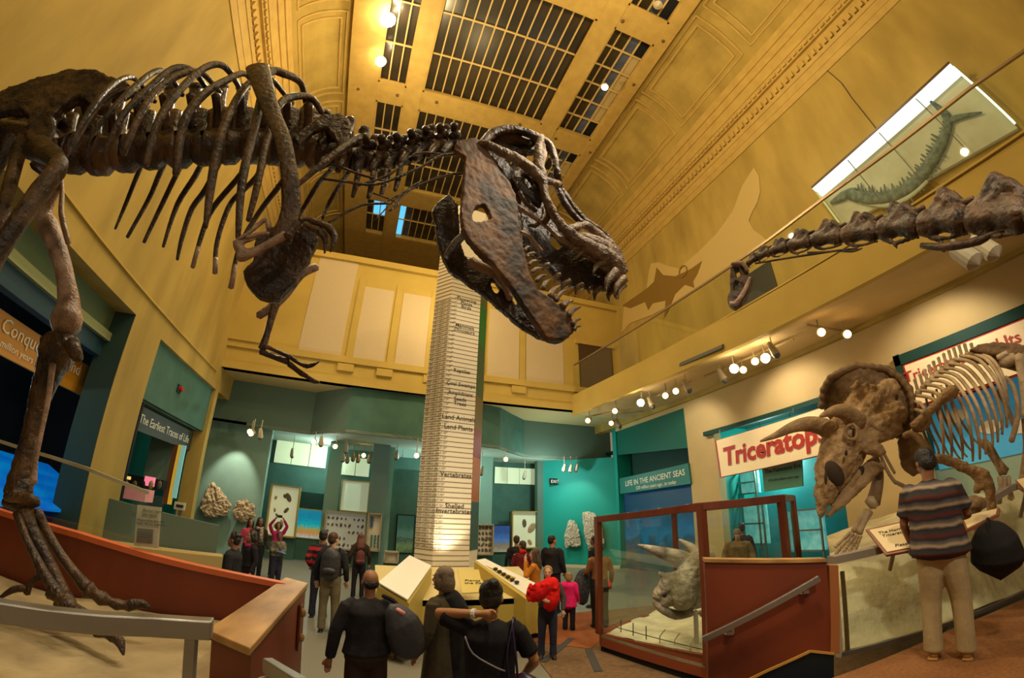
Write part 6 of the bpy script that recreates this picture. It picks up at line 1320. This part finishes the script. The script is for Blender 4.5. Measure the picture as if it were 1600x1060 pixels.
for a, b in zip(HP, HP[1:]):
    MB().prism([(a.x, a.y, 6.76), (b.x, b.y, 6.76), b, a], (.01, 0, 0)).build('glass_pane', GLASS, t)
for a, b in zip(HP, HP[1:]): MB().bar((a.x, a.y, 6.78), (b.x, b.y, 6.78), .10, .04).build('bottom_rail', GOLD2, t)
# wires on the wall
MB().tube([at(1288, 107, 'x', XR-.02), at(1315, 130, 'x', XR-.02), at(1330, 152, 'x', XR-.02), at(1372, 205, 'x', XR-.02)], .012, 5, 2).build('wire', INK, label='thin dark wire running down the upper right wall to the fossil panel', cat='wire')
# ================================================================ PEOPLE
def stripes(name, cols, freq, rough=.9, wob=.02):
    m = bpy.data.materials.new(name); m.use_nodes = True; nt = m.node_tree; N = nt.nodes; L = nt.links; b = N['Principled BSDF']; b.inputs['Roughness'].default_value = rough
    tc = N.new('ShaderNodeTexCoord'); sp = N.new('ShaderNodeSeparateXYZ'); L.new(tc.outputs['Object'], sp.inputs[0])
    n = N.new('ShaderNodeTexNoise'); n.inputs['Scale'].default_value = 6; L.new(tc.outputs['Object'], n.inputs['Vector'])
    a = N.new('ShaderNodeMath'); a.operation = 'MULTIPLY_ADD'; L.new(n.outputs['Fac'], a.inputs[0]); a.inputs[1].default_value = wob; L.new(sp.outputs['Z'], a.inputs[2])
    f = N.new('ShaderNodeMath'); f.operation = 'MULTIPLY'; L.new(a.outputs[0], f.inputs[0]); f.inputs[1].default_value = freq
    g = N.new('ShaderNodeMath'); g.operation = 'FRACT'; L.new(f.outputs[0], g.inputs[0])
    r = N.new('ShaderNodeValToRGB'); e = r.color_ramp.elements; k = len(cols); r.color_ramp.interpolation = 'CONSTANT' if k == 2 else 'EASE'
    e[0].position = 0; e[0].color = (*cols[0], 1); e[1].position = 1/k if k == 2 else 1.0; e[1].color = (*(cols[1] if k == 2 else cols[0]), 1)
    if k > 2:
        for i in range(1, k): q = e.new(i/k); q.color = (*cols[i], 1)
    else: e[1].position = .5
    L.new(g.outputs[0], r.inputs[0]); L.new(r.outputs[0], b.inputs['Base Color']); return m
SKN = {'dark': mat('skin_dark', (.16, .065, .03), .5), 'brown': mat('skin_brown', (.30, .13, .06), .5), 'tan': mat('skin_tan', (.48, .22, .09), .5), 'light': mat('skin_light', (.58, .33, .20), .5)}
HR = {'black': mat('hair_black', (.012, .009, .007), .4, bump=.6, scale=10, bscale=60), 'brown': mat('hair_brown', (.06, .025, .010), .5, bump=.6, scale=10, bscale=60), 'blonde': mat('hair_blonde', (.32, .17, .05), .5, bump=.6, scale=10, bscale=60),
      'grey': mat('hair_grey_brown', (.17, .12, .07), .6, bump=.6, scale=10, bscale=60), 'red': mat('hair_auburn', (.13, .035, .015), .5, bump=.6, scale=10, bscale=60)}
def cloth(name, c, c2=None): return mat(name, c, .85, c2=c2 or tuple(x*.75 for x in c), scale=9, bump=.35, bscale=30, dist=.01, spec=.2)
BLK = cloth('black_cloth', (.018, .016, .018)); BLK2 = cloth('black_jacket', (.028, .026, .03), (.014, .013, .015)); NAVY = cloth('dark_denim', (.035, .035, .06)); KHAKI = cloth('khaki_cloth', (.42, .32, .17), (.36, .27, .14)); KH2 = cloth('olive_khaki', (.20, .16, .09))
SHOE = mat('dark_shoe', (.02, .015, .012), .5); SHOET = mat('tan_shoe', (.40, .20, .05), .6)
def person(xyz, H, rel, label, skin='brown', hair=('short', 'black'), top=None, bottom=None, shoe=None, L=None, R=None, bare=False, skirt=False, coat=0, bulk=1.0, vox=.018, head=(0, 0), face=False, stance=.11, grp=None, short=False, topname='jacket', tbulk=1.0):
    x, y, z0 = xyz; s = H/1.75; a = math.atan2(x, y)+math.radians(rel); fx, fy = math.sin(a), math.cos(a)
    def T(p): return Vector((x+(p[0]*fy+p[1]*fx)*s, y+(-p[0]*fx+p[1]*fy)*s, z0+p[2]*s))
    RM3 = Matrix(((fy, fx, 0), (-fx, fy, 0), (0, 0, 1)))
    fwd = RM3 @ Vector((0, 1, 0)); t = thing('person', (x, y, z0), label, 'person', grp)
    def tb(mb, pts, rad, n=10, sub=3, flat=None): mb.tube([T(p) for p in pts], [r*s for r in rad], n, sub, (flat, fwd) if flat else None)
    def bl(mb, c, r, rot=None): mb.ball(T(c), tuple(q*s for q in r) if isinstance(r, tuple) else r*s, 12, 8, RM3 @ rot if rot else RM3)
    SHL = {}
    arms = {}
    for sd, spec in ((-1, L), (1, R)):
        sp_ = spec or ((.255, -.03, 1.13), (.27, .07, .90)); e, w_ = sp_[0], sp_[1]
        arms[sd] = (Vector((sd*.185*min(bulk, 1.1), 0, 1.405)), Vector((sd*e[0], e[1], e[2])), Vector((sd*w_[0], w_[1], w_[2])))
    ht, hn = math.radians(head[0]), head[1]     # head turn (deg, + right), nod
    HM = Matrix.Rotation(-ht, 3, 'Z') @ Matrix.Rotation(math.radians(hn), 3, 'X')
    hc = Vector((0, .012, 1.615)); hp = lambda p: hc+HM @ Vector(p)
    b = MB()
    # head: cranium, jaw, nose, ears, neck
    bl(b, hp((0, -.012, .035)), (.078, .096, .088), HM); bl(b, hp((0, .022, -.035)), (.060, .070, .080), HM)
    tb(b, [hp((0, .085, .018)), hp((0, .104, -.012)), hp((0, .112, -.028))], [.010, .013, .015], 8)
    bl(b, hp((0, .088, -.062)), (.022, .010, .010), HM); bl(b, hp((0, .070, .028)), (.055, .022, .014), HM); bl(b, hp((0, .070, -.095)), (.024, .022, .020), HM)
    for q in (-1, 1): bl(b, hp((q*.080, -.008, -.008)), (.010, .020, .032), HM); bl(b, hp((q*.035, .066, -.025)), (.022, .020, .020), HM)
    tb(b, [(0, -.015, 1.40), (0, -.008, 1.48), hp((0, -.02, -.05))], [.060, .052, .055])
    # torso and limbs under the clothes
    tb(b, [(0, 0, .93), (0, 0, 1.08), (0, 0, 1.25), (0, 0, 1.40)], [.13, .115, .14, .12], 12, 3, .65)
    for q in (-1, 1):
        tb(b, [(q*.08, 0, .93), (q*stance*.9, 0, .5), (q*stance, -.01, .10)], [.07, .045, .035]); tb(b, [(q*stance, -.02, .05), (q*(stance+.02), .10, .035)], [.034, .028])
        S_, E_, W_ = arms[q]; tb(b, [S_, S_.lerp(E_, .5), E_], [.050, .045, .038]); tb(b, [E_, E_.lerp(W_, .35), W_], [.038, .038, .026])
        d = (W_-E_).normalized(); pal = W_+d*.05; side = d.cross(Vector((0, 1, 0))); side = side.normalized() if side.length > .2 else Vector((1, 0, 0)); nrm = d.cross(side).normalized()
        tb(b, [W_, pal, W_+d*.085], [.024, .034, .030], 8)
        if H*700/max(math.hypot(x, y), 1) > 120:
            for i, (o, l) in enumerate(((-.030, .062), (-.010, .075), (.010, .070), (.028, .052))):
                f0 = W_+d*.082+side*o; f1 = f0+d*l*.55+nrm*.006; f2 = f1+d*l*.35+nrm*.022; tb(b, [f0, f1, f2], [.0105, .0095, .008], 7, 2)
            tb(b, [W_+d*.02-side*.02, W_+d*.055-side*.052, W_+d*.085-side*.060+nrm*.01], [.013, .0115, .009], 7, 2)
    b.build('body', SKN[skin], t, smooth=True, voxel=min(vox, .015)*s if vox > .012 else .0105)
    if face:
        for q in (-1, 1):
            m = MB(); bl(m, hp((q*.031, .083, .004)), (.013, .006, .007), HM); m.build('eye', mat('eye_white', (.8, .75, .7), .3), t, smooth=True)
            m = MB(); bl(m, hp((q*.031, .089, .004)), (.006, .003, .006), HM); m.build('iris', INK, t, smooth=True)
            m = MB(); tb(m, [hp((q*.016, .092, .028)), hp((q*.034, .092, .034)), hp((q*.048, .080, .027))], [.004, .005, .003], 6); m.build('eyebrow', HR[hair[1]], t, smooth=True)
        m = MB(); tb(m, [hp((-.024, .090, -.060)), hp((0, .099, -.066)), hp((.024, .090, -.060))], [.004, .007, .004], 8); m.build('mouth', mat('lips', (.45, .10, .08), .4), t, smooth=True)
    # trousers or skirt
    if bottom:
        m = MB()
        if skirt:
            tb(m, [(0, 0, 1.08), (0, 0, .95), (0, 0, .75), (0, 0, .35)], [.15*bulk, .185*bulk, .21*bulk, .24*bulk], 16, 3, .8)
        else:
            tb(m, [(0, 0, 1.06), (0, -.005, .98), (0, -.01, .90), (0, 0, .83)], [.148*bulk, .165*bulk, .168*bulk, .14*bulk], 16, 3, .72)
            for q in (-1, 1): tb(m, [(q*.082, 0, .93), (q*.095, 0, .70), (q*stance*.95, .01, .48), (q*stance, -.01, .25), (q*stance, -.01, .07)], [.094*bulk, .088*bulk, .070*bulk, .063*bulk, .068*bulk], 12, 3)
        m.build('skirt' if skirt else 'trousers', bottom, t, smooth=True, voxel=vox)
    if top:
        m = MB(); lo = 1.0-coat
        prof = [(lo, .17+coat*.10), (1.08, .152), (1.22, .165), (1.34, .172), (1.42, .125), (1.455, .070)]
        tb(m, [(0, -.01 if p[0] > 1.3 else 0, p[0]) for p in prof], [p[1]*bulk*(tbulk if p[0] < 1.4 else 1)*(1.07 if p[0] < 1.1 else 1) for p in prof], 16, 3, .74)
        for q in (-1, 1):
            S_, E_, W_ = arms[q]; m.ball(T(S_+Vector((-q*.035, 0, -.012))), .064*s*min(bulk, 1.15), 10, 7); S_ = S_+Vector((-q*.012, 0, -.012))
            if short: tb(m, [S_, S_.lerp(E_, .5), S_.lerp(E_, .72)], [.060*min(bulk, 1.15), .060*min(bulk, 1.15), .066*min(bulk, 1.15)], 12)
            else:
                tb(m, [S_, S_.lerp(E_, .5), E_], [.066*bulk, .060*bulk, .052*bulk], 12); tb(m, [E_, E_.lerp(W_, .5), E_.lerp(W_, .96)], [.052*bulk, .047*bulk, .041*bulk], 12)
        m.build(topname, top, t, smooth=True, voxel=vox)
    for q in (-1, 1):
        m = MB(); tb(m, [(q*stance, -.06, .045), (q*(stance+.005), .03, .05), (q*(stance+.015), .11, .038), (q*(stance+.018), .155, .030)], [.036, .044, .042, .026], 10, 3); tb(m, [(q*stance, -.03, .06), (q*stance, -.03, .11)], [.045, .043])
        m.box(T((q*(stance+.008), .04, .010)), (.08*s, .25*s, .02*s), RM3); m.build('shoe', shoe or SHOE, t, smooth=True)
    # hair
    if hair:
        st_, hc_ = hair; m = MB(); 
        if st_ == 'bald':
            bl(m, hp((0, -.050, -.010)), (.082, .062, .055), HM); 
        elif st_ == 'cap': bl(m, hp((0, -.005, .055)), (.092, .108, .080), HM); tb(m, [hp((-.09, 0, .03)), hp((0, .10, .02)), hp((.09, 0, .03))], [.02, .022, .02])
        else:
            bl(m, hp((0, -.026, .050)), (.090, .098, .088), HM); bl(m, hp((0, -.055, .0)), (.084, .066, .085), HM)
            if st_ == 'curly':
                rg = random.Random(5)
                for i in range(26):
                    th, ph = rg.uniform(0, PI*.62), rg.uniform(0, 2*PI); bl(m, hp((.088*math.sin(th)*math.cos(ph), -.03+.095*math.sin(th)*math.sin(ph), .045+.092*math.cos(th))), (.024, .024, .024))
            if st_ in ('long', 'wavy'):
                w2 = .115 if st_ == 'wavy' else .095
                tb(m, [hp((0, -.04, .06)), hp((0, -.07, -.03)), hp((0, -.085, -.13)), hp((0, -.10, -.26)), hp((0, -.10, -.33))], [.085, .092, w2, w2, .06], 14, 3, .55)
                for q in (-1, 1): tb(m, [hp((q*.06, .02, .07)), hp((q*.082, .0, -.02)), hp((q*.085, -.02, -.14)), hp((q*.08, -.02, -.24))], [.03, .028, .034, .02])
            if st_ == 'bun': bl(m, hp((.02, -.085, .115)), (.045, .042, .042)); bl(m, hp((0, -.07, .08)), (.06, .05, .05))
            if st_ == 'bob': tb(m, [hp((0, -.05, .05)), hp((0, -.065, -.04)), hp((0, -.06, -.11))], [.085, .098, .085], 12, 3, .7); [tb(m, [hp((q*.07, .03, .06)), hp((q*.085, .01, -.03)), hp((q*.075, .0, -.10))], [.025, .026, .02]) for q in (-1, 1)]
        m.build('hair' if st_ != 'cap' else 'hat', HR[hc_], t, smooth=True, voxel=.010 if vox < .015 else .014)
    return T, RM3, t, arms, hp, s
def px_base(px, py, H, z0=0, d=None):
    q = ray(px, py)
    if d is None: tt = (z0+H-2.3)/q.z; return (q.x*tt, q.y*tt, z0)
    k = d/math.hypot(q.x, q.y); return (q.x*k, q.y*k, z0)
def backpack(P, m, lab, big=1.0, y=-.21, z=1.22, strap=BLK, cat='backpack'):
    T, R3, t, arms, hp, s = P; c = T((0, y, z)); bp = thing('backpack', c-Vector((0, 0, .22*big*s)), lab, cat)
    b = MB(); b.tube([c+Vector((0, 0, -.20*big*s)), c+Vector((0, 0, -.05*s)), c+Vector((0, 0, .12*big*s)), c+Vector((0, 0, .21*big*s))], [.13*big*s, .15*big*s, .14*big*s, .08*big*s], 14, 3, flat=(.55, R3 @ Vector((0, 1, 0)))); b.build('pack', m, bp, smooth=True, voxel=.014)
    b = MB(); b.tube([T((-.09, y-.08*big, z-.12)), T((0, y-.10*big, z-.10)), T((.09, y-.08*big, z-.12))], [.05*s]*3, 8, 3); b.build('pocket', m, bp, smooth=True)
    for q in (-1, 1):
        b = MB(); b.tube([T((q*.09, y+.05, z+.17)), T((q*.12, -.02, 1.475)), T((q*.13, .10, 1.38)), T((q*.14, .12, 1.2))], [.018*s]*4, 6, 3); b.build('strap', strap, bp, smooth=True)
    b = MB(); b.tube([T((-.03, y, z+.20)), T((0, y-.02, z+.25)), T((.03, y, z+.20))], [.008]*3, 6, 3); b.build('handle', strap, bp)
    return bp
CAMO = mat('camo_cloth', (.06, .05, .035), .9, c2=(.22, .18, .12), scale=11, detail=1)
PLAID = mat('plaid_scarf', (.10, .05, .04), .9, c2=(.45, .40, .35), scale=30, detail=0)
MAG = cloth('magenta_cloth', (.38, .02, .11)); PINK = cloth('pink_coat', (.80, .02, .16), (.65, .015, .12)); ORG = cloth('orange_jacket', (.55, .19, .02)); REDC = cloth('red_fluffy', (.75, .012, .01), (.5, .005, .005)); GREYJ = cloth('grey_knit', (.10, .085, .075)); MAR = cloth('maroon_jacket', (.18, .02, .025)); OLV = cloth('olive_grey_coat', (.075, .06, .035))
DBR = cloth('dark_brown_cloth', (.045, .028, .018))
# --- striped man by the horned skeleton
SM = stripes('striped_knit', [(.02, .018, .02), (.36, .26, .17), (.10, .09, .09), (.018, .015, .02), (.10, .015, .01), (.03, .028, .03)], 6.2, wob=.05)
P = person((4.40, 1.60, .8), 1.80, 4, 'man in a dark knitted top with tan and red stripes, seen from behind', 'brown', ('short', 'black'), SM, KHAKI, SHOET, L=((.27, .04, 1.12), (.25, .22, .92)), R=((.26, .10, 1.14), (.17, .36, 1.10)), vox=.012, head=(-35, -14), bulk=1.26, tbulk=1.06, short=True, coat=.13, topname='sweater', stance=.125)
# --- backpack man
P = person(px_base(524, 822, 1.78, d=8.3), 1.78, 8, 'man with a big black backpack and khaki trousers in the aisle', 'light', ('short', 'brown'), BLK2, KH2, L=((.26, -.02, 1.12), (.25, .05, .88)), vox=.014, head=(40, 0), bulk=1.08)
backpack(P, mat('black_nylon', (.035, .034, .038), .5, bump=.6, scale=5), 'large black backpack on the back of the man in khaki trousers', 1.15)
P = person(px_base(507, 825, 1.75, d=9.3), 1.75, 12, 'man in a red and black striped sweater beside the backpack man', 'brown', ('short', 'black'), stripes('red_black_knit', [(.45, .012, .02), (.012, .010, .012)], 7.5, wob=.01), NAVY, L=((.27, -.06, 1.14), (.22, .05, 1.0)), vox=.014, head=(5, 0), bulk=1.1, topname='sweater')
P = person(px_base(565, 833, 1.62), 1.62, -5, 'woman with long dark auburn hair and a maroon backpack facing the cases', 'light', ('wavy', 'red'), DBR, BLK, vox=.016)
backpack(P, mat('maroon_pack', (.16, .03, .03), .8, c2=(.08, .02, .02), scale=12), 'small maroon patterned backpack of the long haired woman', .8, z=1.12)
# --- left front women behind the red barrier
person(px_base(368, 832, 1.66), 1.66, -70, 'woman with dark curly hair in a black coat behind the red barrier, looking left', 'brown', ('curly', 'black'), BLK2, BLK, vox=.014, bulk=1.2, face=True)
P = person(px_base(395, 829, 1.6), 1.6, -115, 'woman in black with a magenta scarf just behind the black coated woman', 'brown', ('bob', 'black'), BLK, BLK, vox=.014, bulk=1.1, face=True)
T, R3, t, arms, hp, s = P; m = MB(); m.tube([T((-.07, .05, 1.44)), T((0, .10, 1.42)), T((.07, .05, 1.44))], [.035]*3, 8, 3); m.build('scarf', MAG, t, smooth=True)
P = person(px_base(408, 806, 1.72, d=12.6), 1.72, 165, 'person in a dark coat with a plaid scarf by the low wall', 'dark', ('long', 'black'), DBR, BLK, vox=.02, face=True)
T, R3, t, arms, hp, s = P; m = MB(); m.tube([T((-.08, .04, 1.46)), T((0, .11, 1.44)), T((.08, .04, 1.46))], [.045]*3, 8, 3); m.tube([T((-.03, .13, 1.42)), T((-.04, .14, 1.1))], [.05, .055], 8, 2); m.build('scarf', PLAID, t, smooth=True)
person(px_base(393, 808, 1.5, d=13.4), 1.62, 170, 'girl in a pink jacket peeping over the grey green wall', 'brown', ('long', 'black'), cloth('rose_jacket', (.6, .08, .16)), NAVY, vox=.02, face=True)
P = person(px_base(436, 816, 1.55, d=13.6), 1.60, 175, 'woman in a magenta top raising both hands over her head for a picture', 'brown', ('bob', 'black'), MAG, BLK, L=((.27, .05, 1.62), (.14, .12, 1.82)), R=((.27, .05, 1.62), (.14, .12, 1.82)), vox=.02, face=True)
T, R3, t, arms, hp, s = P; q = T((0, .16, 1.92)); MB().box(q, (.13, .03, .075)).build('camera', BLK2, label='small camera held up by the woman in magenta', cat='camera')
P = person(px_base(437, 833, 1.28, d=12.3), 1.40, 158, 'boy in a camouflage jacket and jeans holding a blue sheet', 'dark', ('short', 'black'), CAMO, NAVY, L=((.22, .05, 1.15), (.06, .22, 1.12)), R=((.22, .05, 1.15), (.06, .22, 1.14)), vox=.016, bulk=1.25, face=True)
T, R3, t, arms, hp, s = P; MB().box(T((0, .33, 1.14)), (.24, .12, .015), Matrix.Rotation(.2, 3, 'Y')).build('blue_sheet', mat('bright_blue', (.02, .22, .6), .5), label='bright blue sheet in the hands of the camouflage jacket boy', cat='paper')
# --- front row: bald man, grey haired man, woman with raised arm
P = person(px_base(580, 886, 1.7, d=4.35), 1.71, -6, 'balding man in a black jacket in front of the white reading desk, seen from behind', 'brown', ('bald', 'black'), BLK2, DBR, L=((.30, -.02, 1.15), (.34, .02, .88)), R=((.28, -.02, 1.15), (.26, .10, .95)), vox=.012, bulk=1.28, head=(-8, 0), coat=.06)
T, R3, t, arms, hp, s = P
bg = thing('shoulder_bag', T((.34, -.12, .92)), 'bulky grey black bag hanging at the right side of the balding man', 'bag')
m = MB(); m.tube([T((.20, -.14, 1.40)), T((.30, -.15, 1.25)), T((.37, -.13, 1.08)), T((.36, -.10, .94))], [.08, .17, .19, .13], 14, 4, flat=(.6, R3 @ Vector((0, 1, 0)))); m.build('bag_body', mat('grey_black_nylon', (.045, .045, .055), .5, bump=.5, scale=4), bg, smooth=True, voxel=.012)
m = MB(); m.tube([T((.12, -.06, 1.50)), T((.22, -.10, 1.46)), T((.32, -.16, 1.36))], [.02]*3, 8, 3); m.build('strap', BLK, bg, smooth=True)
m = MB(); m.tube([T((.24, -.20, 1.40)), T((.31, -.21, 1.36))], [.022, .022], 8, 1); m.build('tag', mat('white_red_tag', (.7, .3, .3), .5), bg, smooth=True)
P = person(px_base(694, 884, 1.75), 1.75, -62, 'long haired grey brown man in a dark coat looking left by the plinth', 'tan', ('bob', 'grey'), OLV, BLK, L=((.26, .0, 1.12), (.24, .12, .92)), R=((.26, .0, 1.12), (.24, .12, .92)), vox=.012, bulk=1.12, coat=.55, face=True)
T, R3, t, arms, hp, s = P; m = MB(); m.tube([T((.0, -.05, 1.46)), T((.06, -.10, 1.3)), T((.08, -.10, 1.0)), T((.08, -.08, .6))], [.10, .15, .16, .17], 12, 3); m.build('cape', BLK2, t, smooth=True, voxel=.014)
P = person(px_base(768, 903, 1.8, d=3.35), 1.80, 6, 'woman in a short sleeved black dress, hair tied up, one arm raised', 'tan', ('bun', 'black'), BLK, cloth('purple_black_skirt', (.03, .018, .045)), L=((.40, .06, 1.47), (.06, -.10, 1.52)), R=((.32, .02, 1.16), (.24, .20, 1.0)), vox=.011, bulk=1.12, short=True, skirt=True, topname='dress_top')
T, R3, t, arms, hp, s = P
wb_ = MB(); E_, W_ = arms[-1][1], arms[-1][2]; q = E_.lerp(W_, .86); wb_.tube([T(q-(W_-E_).normalized()*.012), T(q+(W_-E_).normalized()*.012)], [.038, .038], 12, 1); wb_.build('wristwatch', mat('white_band', (.7, .68, .62), .4), label='white wristwatch on the raised arm of the woman in black', cat='watch')
hb = thing('handbag', T((.27, -.10, .72)), 'large dark purple leather handbag on the shoulder of the woman in black', 'bag')
PUR = mat('purple_leather', (.028, .014, .05), .35, bump=.6, scale=3, bscale=9)
m = MB(); m.tube([T((.24, -.08, 1.08)), T((.26, -.10, .98)), T((.29, -.11, .86)), T((.30, -.11, .74))], [.07, .17, .23, .21], 16, 4, flat=(.5, R3 @ Vector((0, 1, 0)))); m.build('bag_body', PUR, hb, smooth=True, voxel=.012)
for k in (0, .06):
    m = MB(); m.tube([T((.15+k, -.12, 1.04)), T((.13+k, -.13, 1.25)), T((.16, -.08, 1.44)), T((.17, .0, 1.475)), T((.20, .08, 1.30))], [.009]*5, 6, 3); m.build('strap', PUR, hb, smooth=True)
for k in (.18, .30): MB().ball(T((k, -.17, 1.02)), .014, 8, 6).build('buckle', STEEL, hb)
m = MB(); m.tube([T((-.16, -.13, 1.36)), T((-.10, -.15, 1.25)), T((.05, -.16, 1.17)), T((.12, -.15, 1.14))], [.007]*4, 6, 3); m.build('sash', mat('grey_strap', (.2, .18, .2), .5), t, smooth=True)
# --- group right of the column
P = person(px_base(856, 884, 1.47), 1.47, 176, 'girl with a bright red fluffy scarf over a grey jacket and jeans, facing the viewer', 'light', ('short', 'blonde'), GREYJ, NAVY, L=((.30, .0, 1.15), (.28, .06, .92)), R=((.27, .10, 1.18), (.10, .26, 1.15)), vox=.012, face=True, head=(8, 0), bulk=1.05)
T, R3, t, arms, hp, s = P; rg = random.Random(2)
m = MB(); m.tube([T((-.13, .10, 1.44)), T((-.03, .17, 1.40)), T((.14, .18, 1.30)), T((.34, .18, 1.22))], [.10, .13, .14, .12], 12, 4)
m.tube([T((-.10, .14, 1.36)), T((-.05, .20, 1.15)), T((-.02, .20, .98))], [.10, .13, .09], 12, 4)
for i in range(60): m.ball(T((rg.uniform(-.16, .38), rg.uniform(.22, .31), rg.uniform(1.14, 1.45))), .03, 7, 5)
m.build('scarf', REDC, label='bright red fluffy scarf bundled in the arms of the fair haired girl', cat='scarf', smooth=True, voxel=.016)
P = person(px_base(836, 857, 1.62), 1.62, -80, 'woman in an orange jacket with long brown hair holding a hand to her face', 'light', ('wavy', 'brown'), ORG, DBR, L=((.24, .14, 1.18), (.10, .18, 1.50)), R=((.24, .14, 1.18), (.06, .20, 1.46)), vox=.014, face=True)
P = person(px_base(816, 836, 1.68, d=10.4), 1.66, -30, 'person in a maroon jacket with a red collar holding a white paper', 'tan', ('short', 'brown'), MAR, BLK, L=((.25, .05, 1.15), (.10, .25, 1.18)), R=((.25, .05, 1.15), (.10, .25, 1.18)), vox=.018, head=(-20, 0))
T, R3, t, arms, hp, s = P; MB().box(T((.22, .20, 1.22)), (.20, .02, .26), Matrix.Rotation(.4, 3, 'Y')).build('paper', WHITE, label='white sheet held by the person in the maroon jacket', cat='paper')
m = MB(); m.tube([T((-.07, -.03, 1.47)), T((0, -.07, 1.48)), T((.08, .0, 1.47))], [.045]*3, 8, 3); m.build('collar', REDC, t, smooth=True)
person(px_base(807, 838, 1.72, d=11.6), 1.72, -10, 'man in a dark coat half hidden behind the maroon jacket', 'tan', ('short', 'brown'), BLK2, BLK, vox=.02)
person(px_base(863, 836, 1.80), 1.80, 22, 'man in a charcoal black coat with his back turned before the bright teal wall', 'tan', ('short', 'black'), BLK2, BLK, L=((.25, .0, 1.12), (.20, .15, .98)), vox=.014, head=(35, 0), bulk=1.15, coat=.1)
person(px_base(889, 894, 1.15), 1.15, 15, 'small fair haired girl in a bright pink coat', 'light', ('bob', 'blonde'), PINK, BLK, vox=.012, coat=.26, bulk=1.2, topname='coat')
person(px_base(928, 829, 1.76, d=11.0), 1.74, -60, 'slim person in a black coat in front of the taller pale slab', 'brown', ('short', 'black'), BLK, BLK, vox=.018)
P = person(px_base(936, 843, 1.72, d=9.0), 1.72, -20, 'person in a brown and dark top beside the glass case carrying a coat', 'tan', ('short', 'black'), cloth('rust_brown_top', (.22, .09, .03)), BLK, vox=.016, L=((.25, .06, 1.12), (.22, .25, 1.05)))
T, R3, t, arms, hp, s = P
m = MB(); m.tube([T((-.26, .22, 1.14)), T((-.30, .22, .95)), T((-.32, .20, .70)), T((-.30, .18, .50))], [.10, .17, .17, .10], 12, 4, flat=(.6, R3 @ Vector((0, 1, 0)))); m.build('folded_coat', CAMO if 0 else mat('black_speckled_coat', (.015, .015, .018), .8, c2=(.06, .06, .07), scale=20), label='black speckled coat hanging over the arm of the person by the glass case', cat='coat', smooth=True, voxel=.02)
m = MB(); m.tube([T((.18, .08, .92)), T((.20, .06, .80))], [.07, .08], 10, 2); m.build('red_bag', REDC, label='small red bag beside the glass case corner', cat='bag', smooth=True)
# figures behind the case; the poncho one stands in for a glass reflection
P = person(px_base(1151, 826, 1.78, d=10.9), 1.78, 180, 'figure with a knitted hat and brown poncho, added for a reflection in the case', 'light', ('cap', 'grey'), cloth('brown_poncho', (.22, .16, .08), (.14, .10, .05)), DBR, vox=.02, bulk=1.5, face=True, topname='poncho', L=((.30, .0, 1.2), (.34, .1, 1.0)), R=((.30, .0, 1.2), (.34, .1, 1.0)))
person(px_base(1158, 815, 1.72, d=12.0), 1.86, 10, 'dark figure standing at the aqua showcase behind the poncho figure', 'brown', ('short', 'black'), BLK2, BLK, vox=.022)
person(px_base(201, 752, 1.6, d=11.6), 2.0, 120, 'dark haired visitor at the pink counter in the left bay', 'tan', ('long', 'black'), BLK, BLK, vox=.024) if 0 else None
# black bag held in front of the guard to the right of the striped man
c = atd(1556, 858, 4.9); bb = thing('black_bag', c-Vector((0, 0, .18)), 'large round black bag by the glass guard right of the striped man', 'bag')
m = MB(); m.tube([c+Vector((-.06, 0, .20)), c+Vector((-.02, 0, .08)), c+Vector((.02, 0, -.08)), c+Vector((.02, 0, -.17))], [.10, .20, .23, .17], 24, 6); m.ball(c+Vector((.02, 0, -.13)), (.18, .18, .08), 20, 10); m.build('bag_body', BLK, bb, smooth=True, voxel=.015)
m = MB(); m.tube([c+Vector((-.15, 0, .15)), c+Vector((-.10, 0, .27)), c+Vector((0, 0, .18))], [.012]*3, 6, 3); m.build('handle', BLK2, bb, smooth=True)
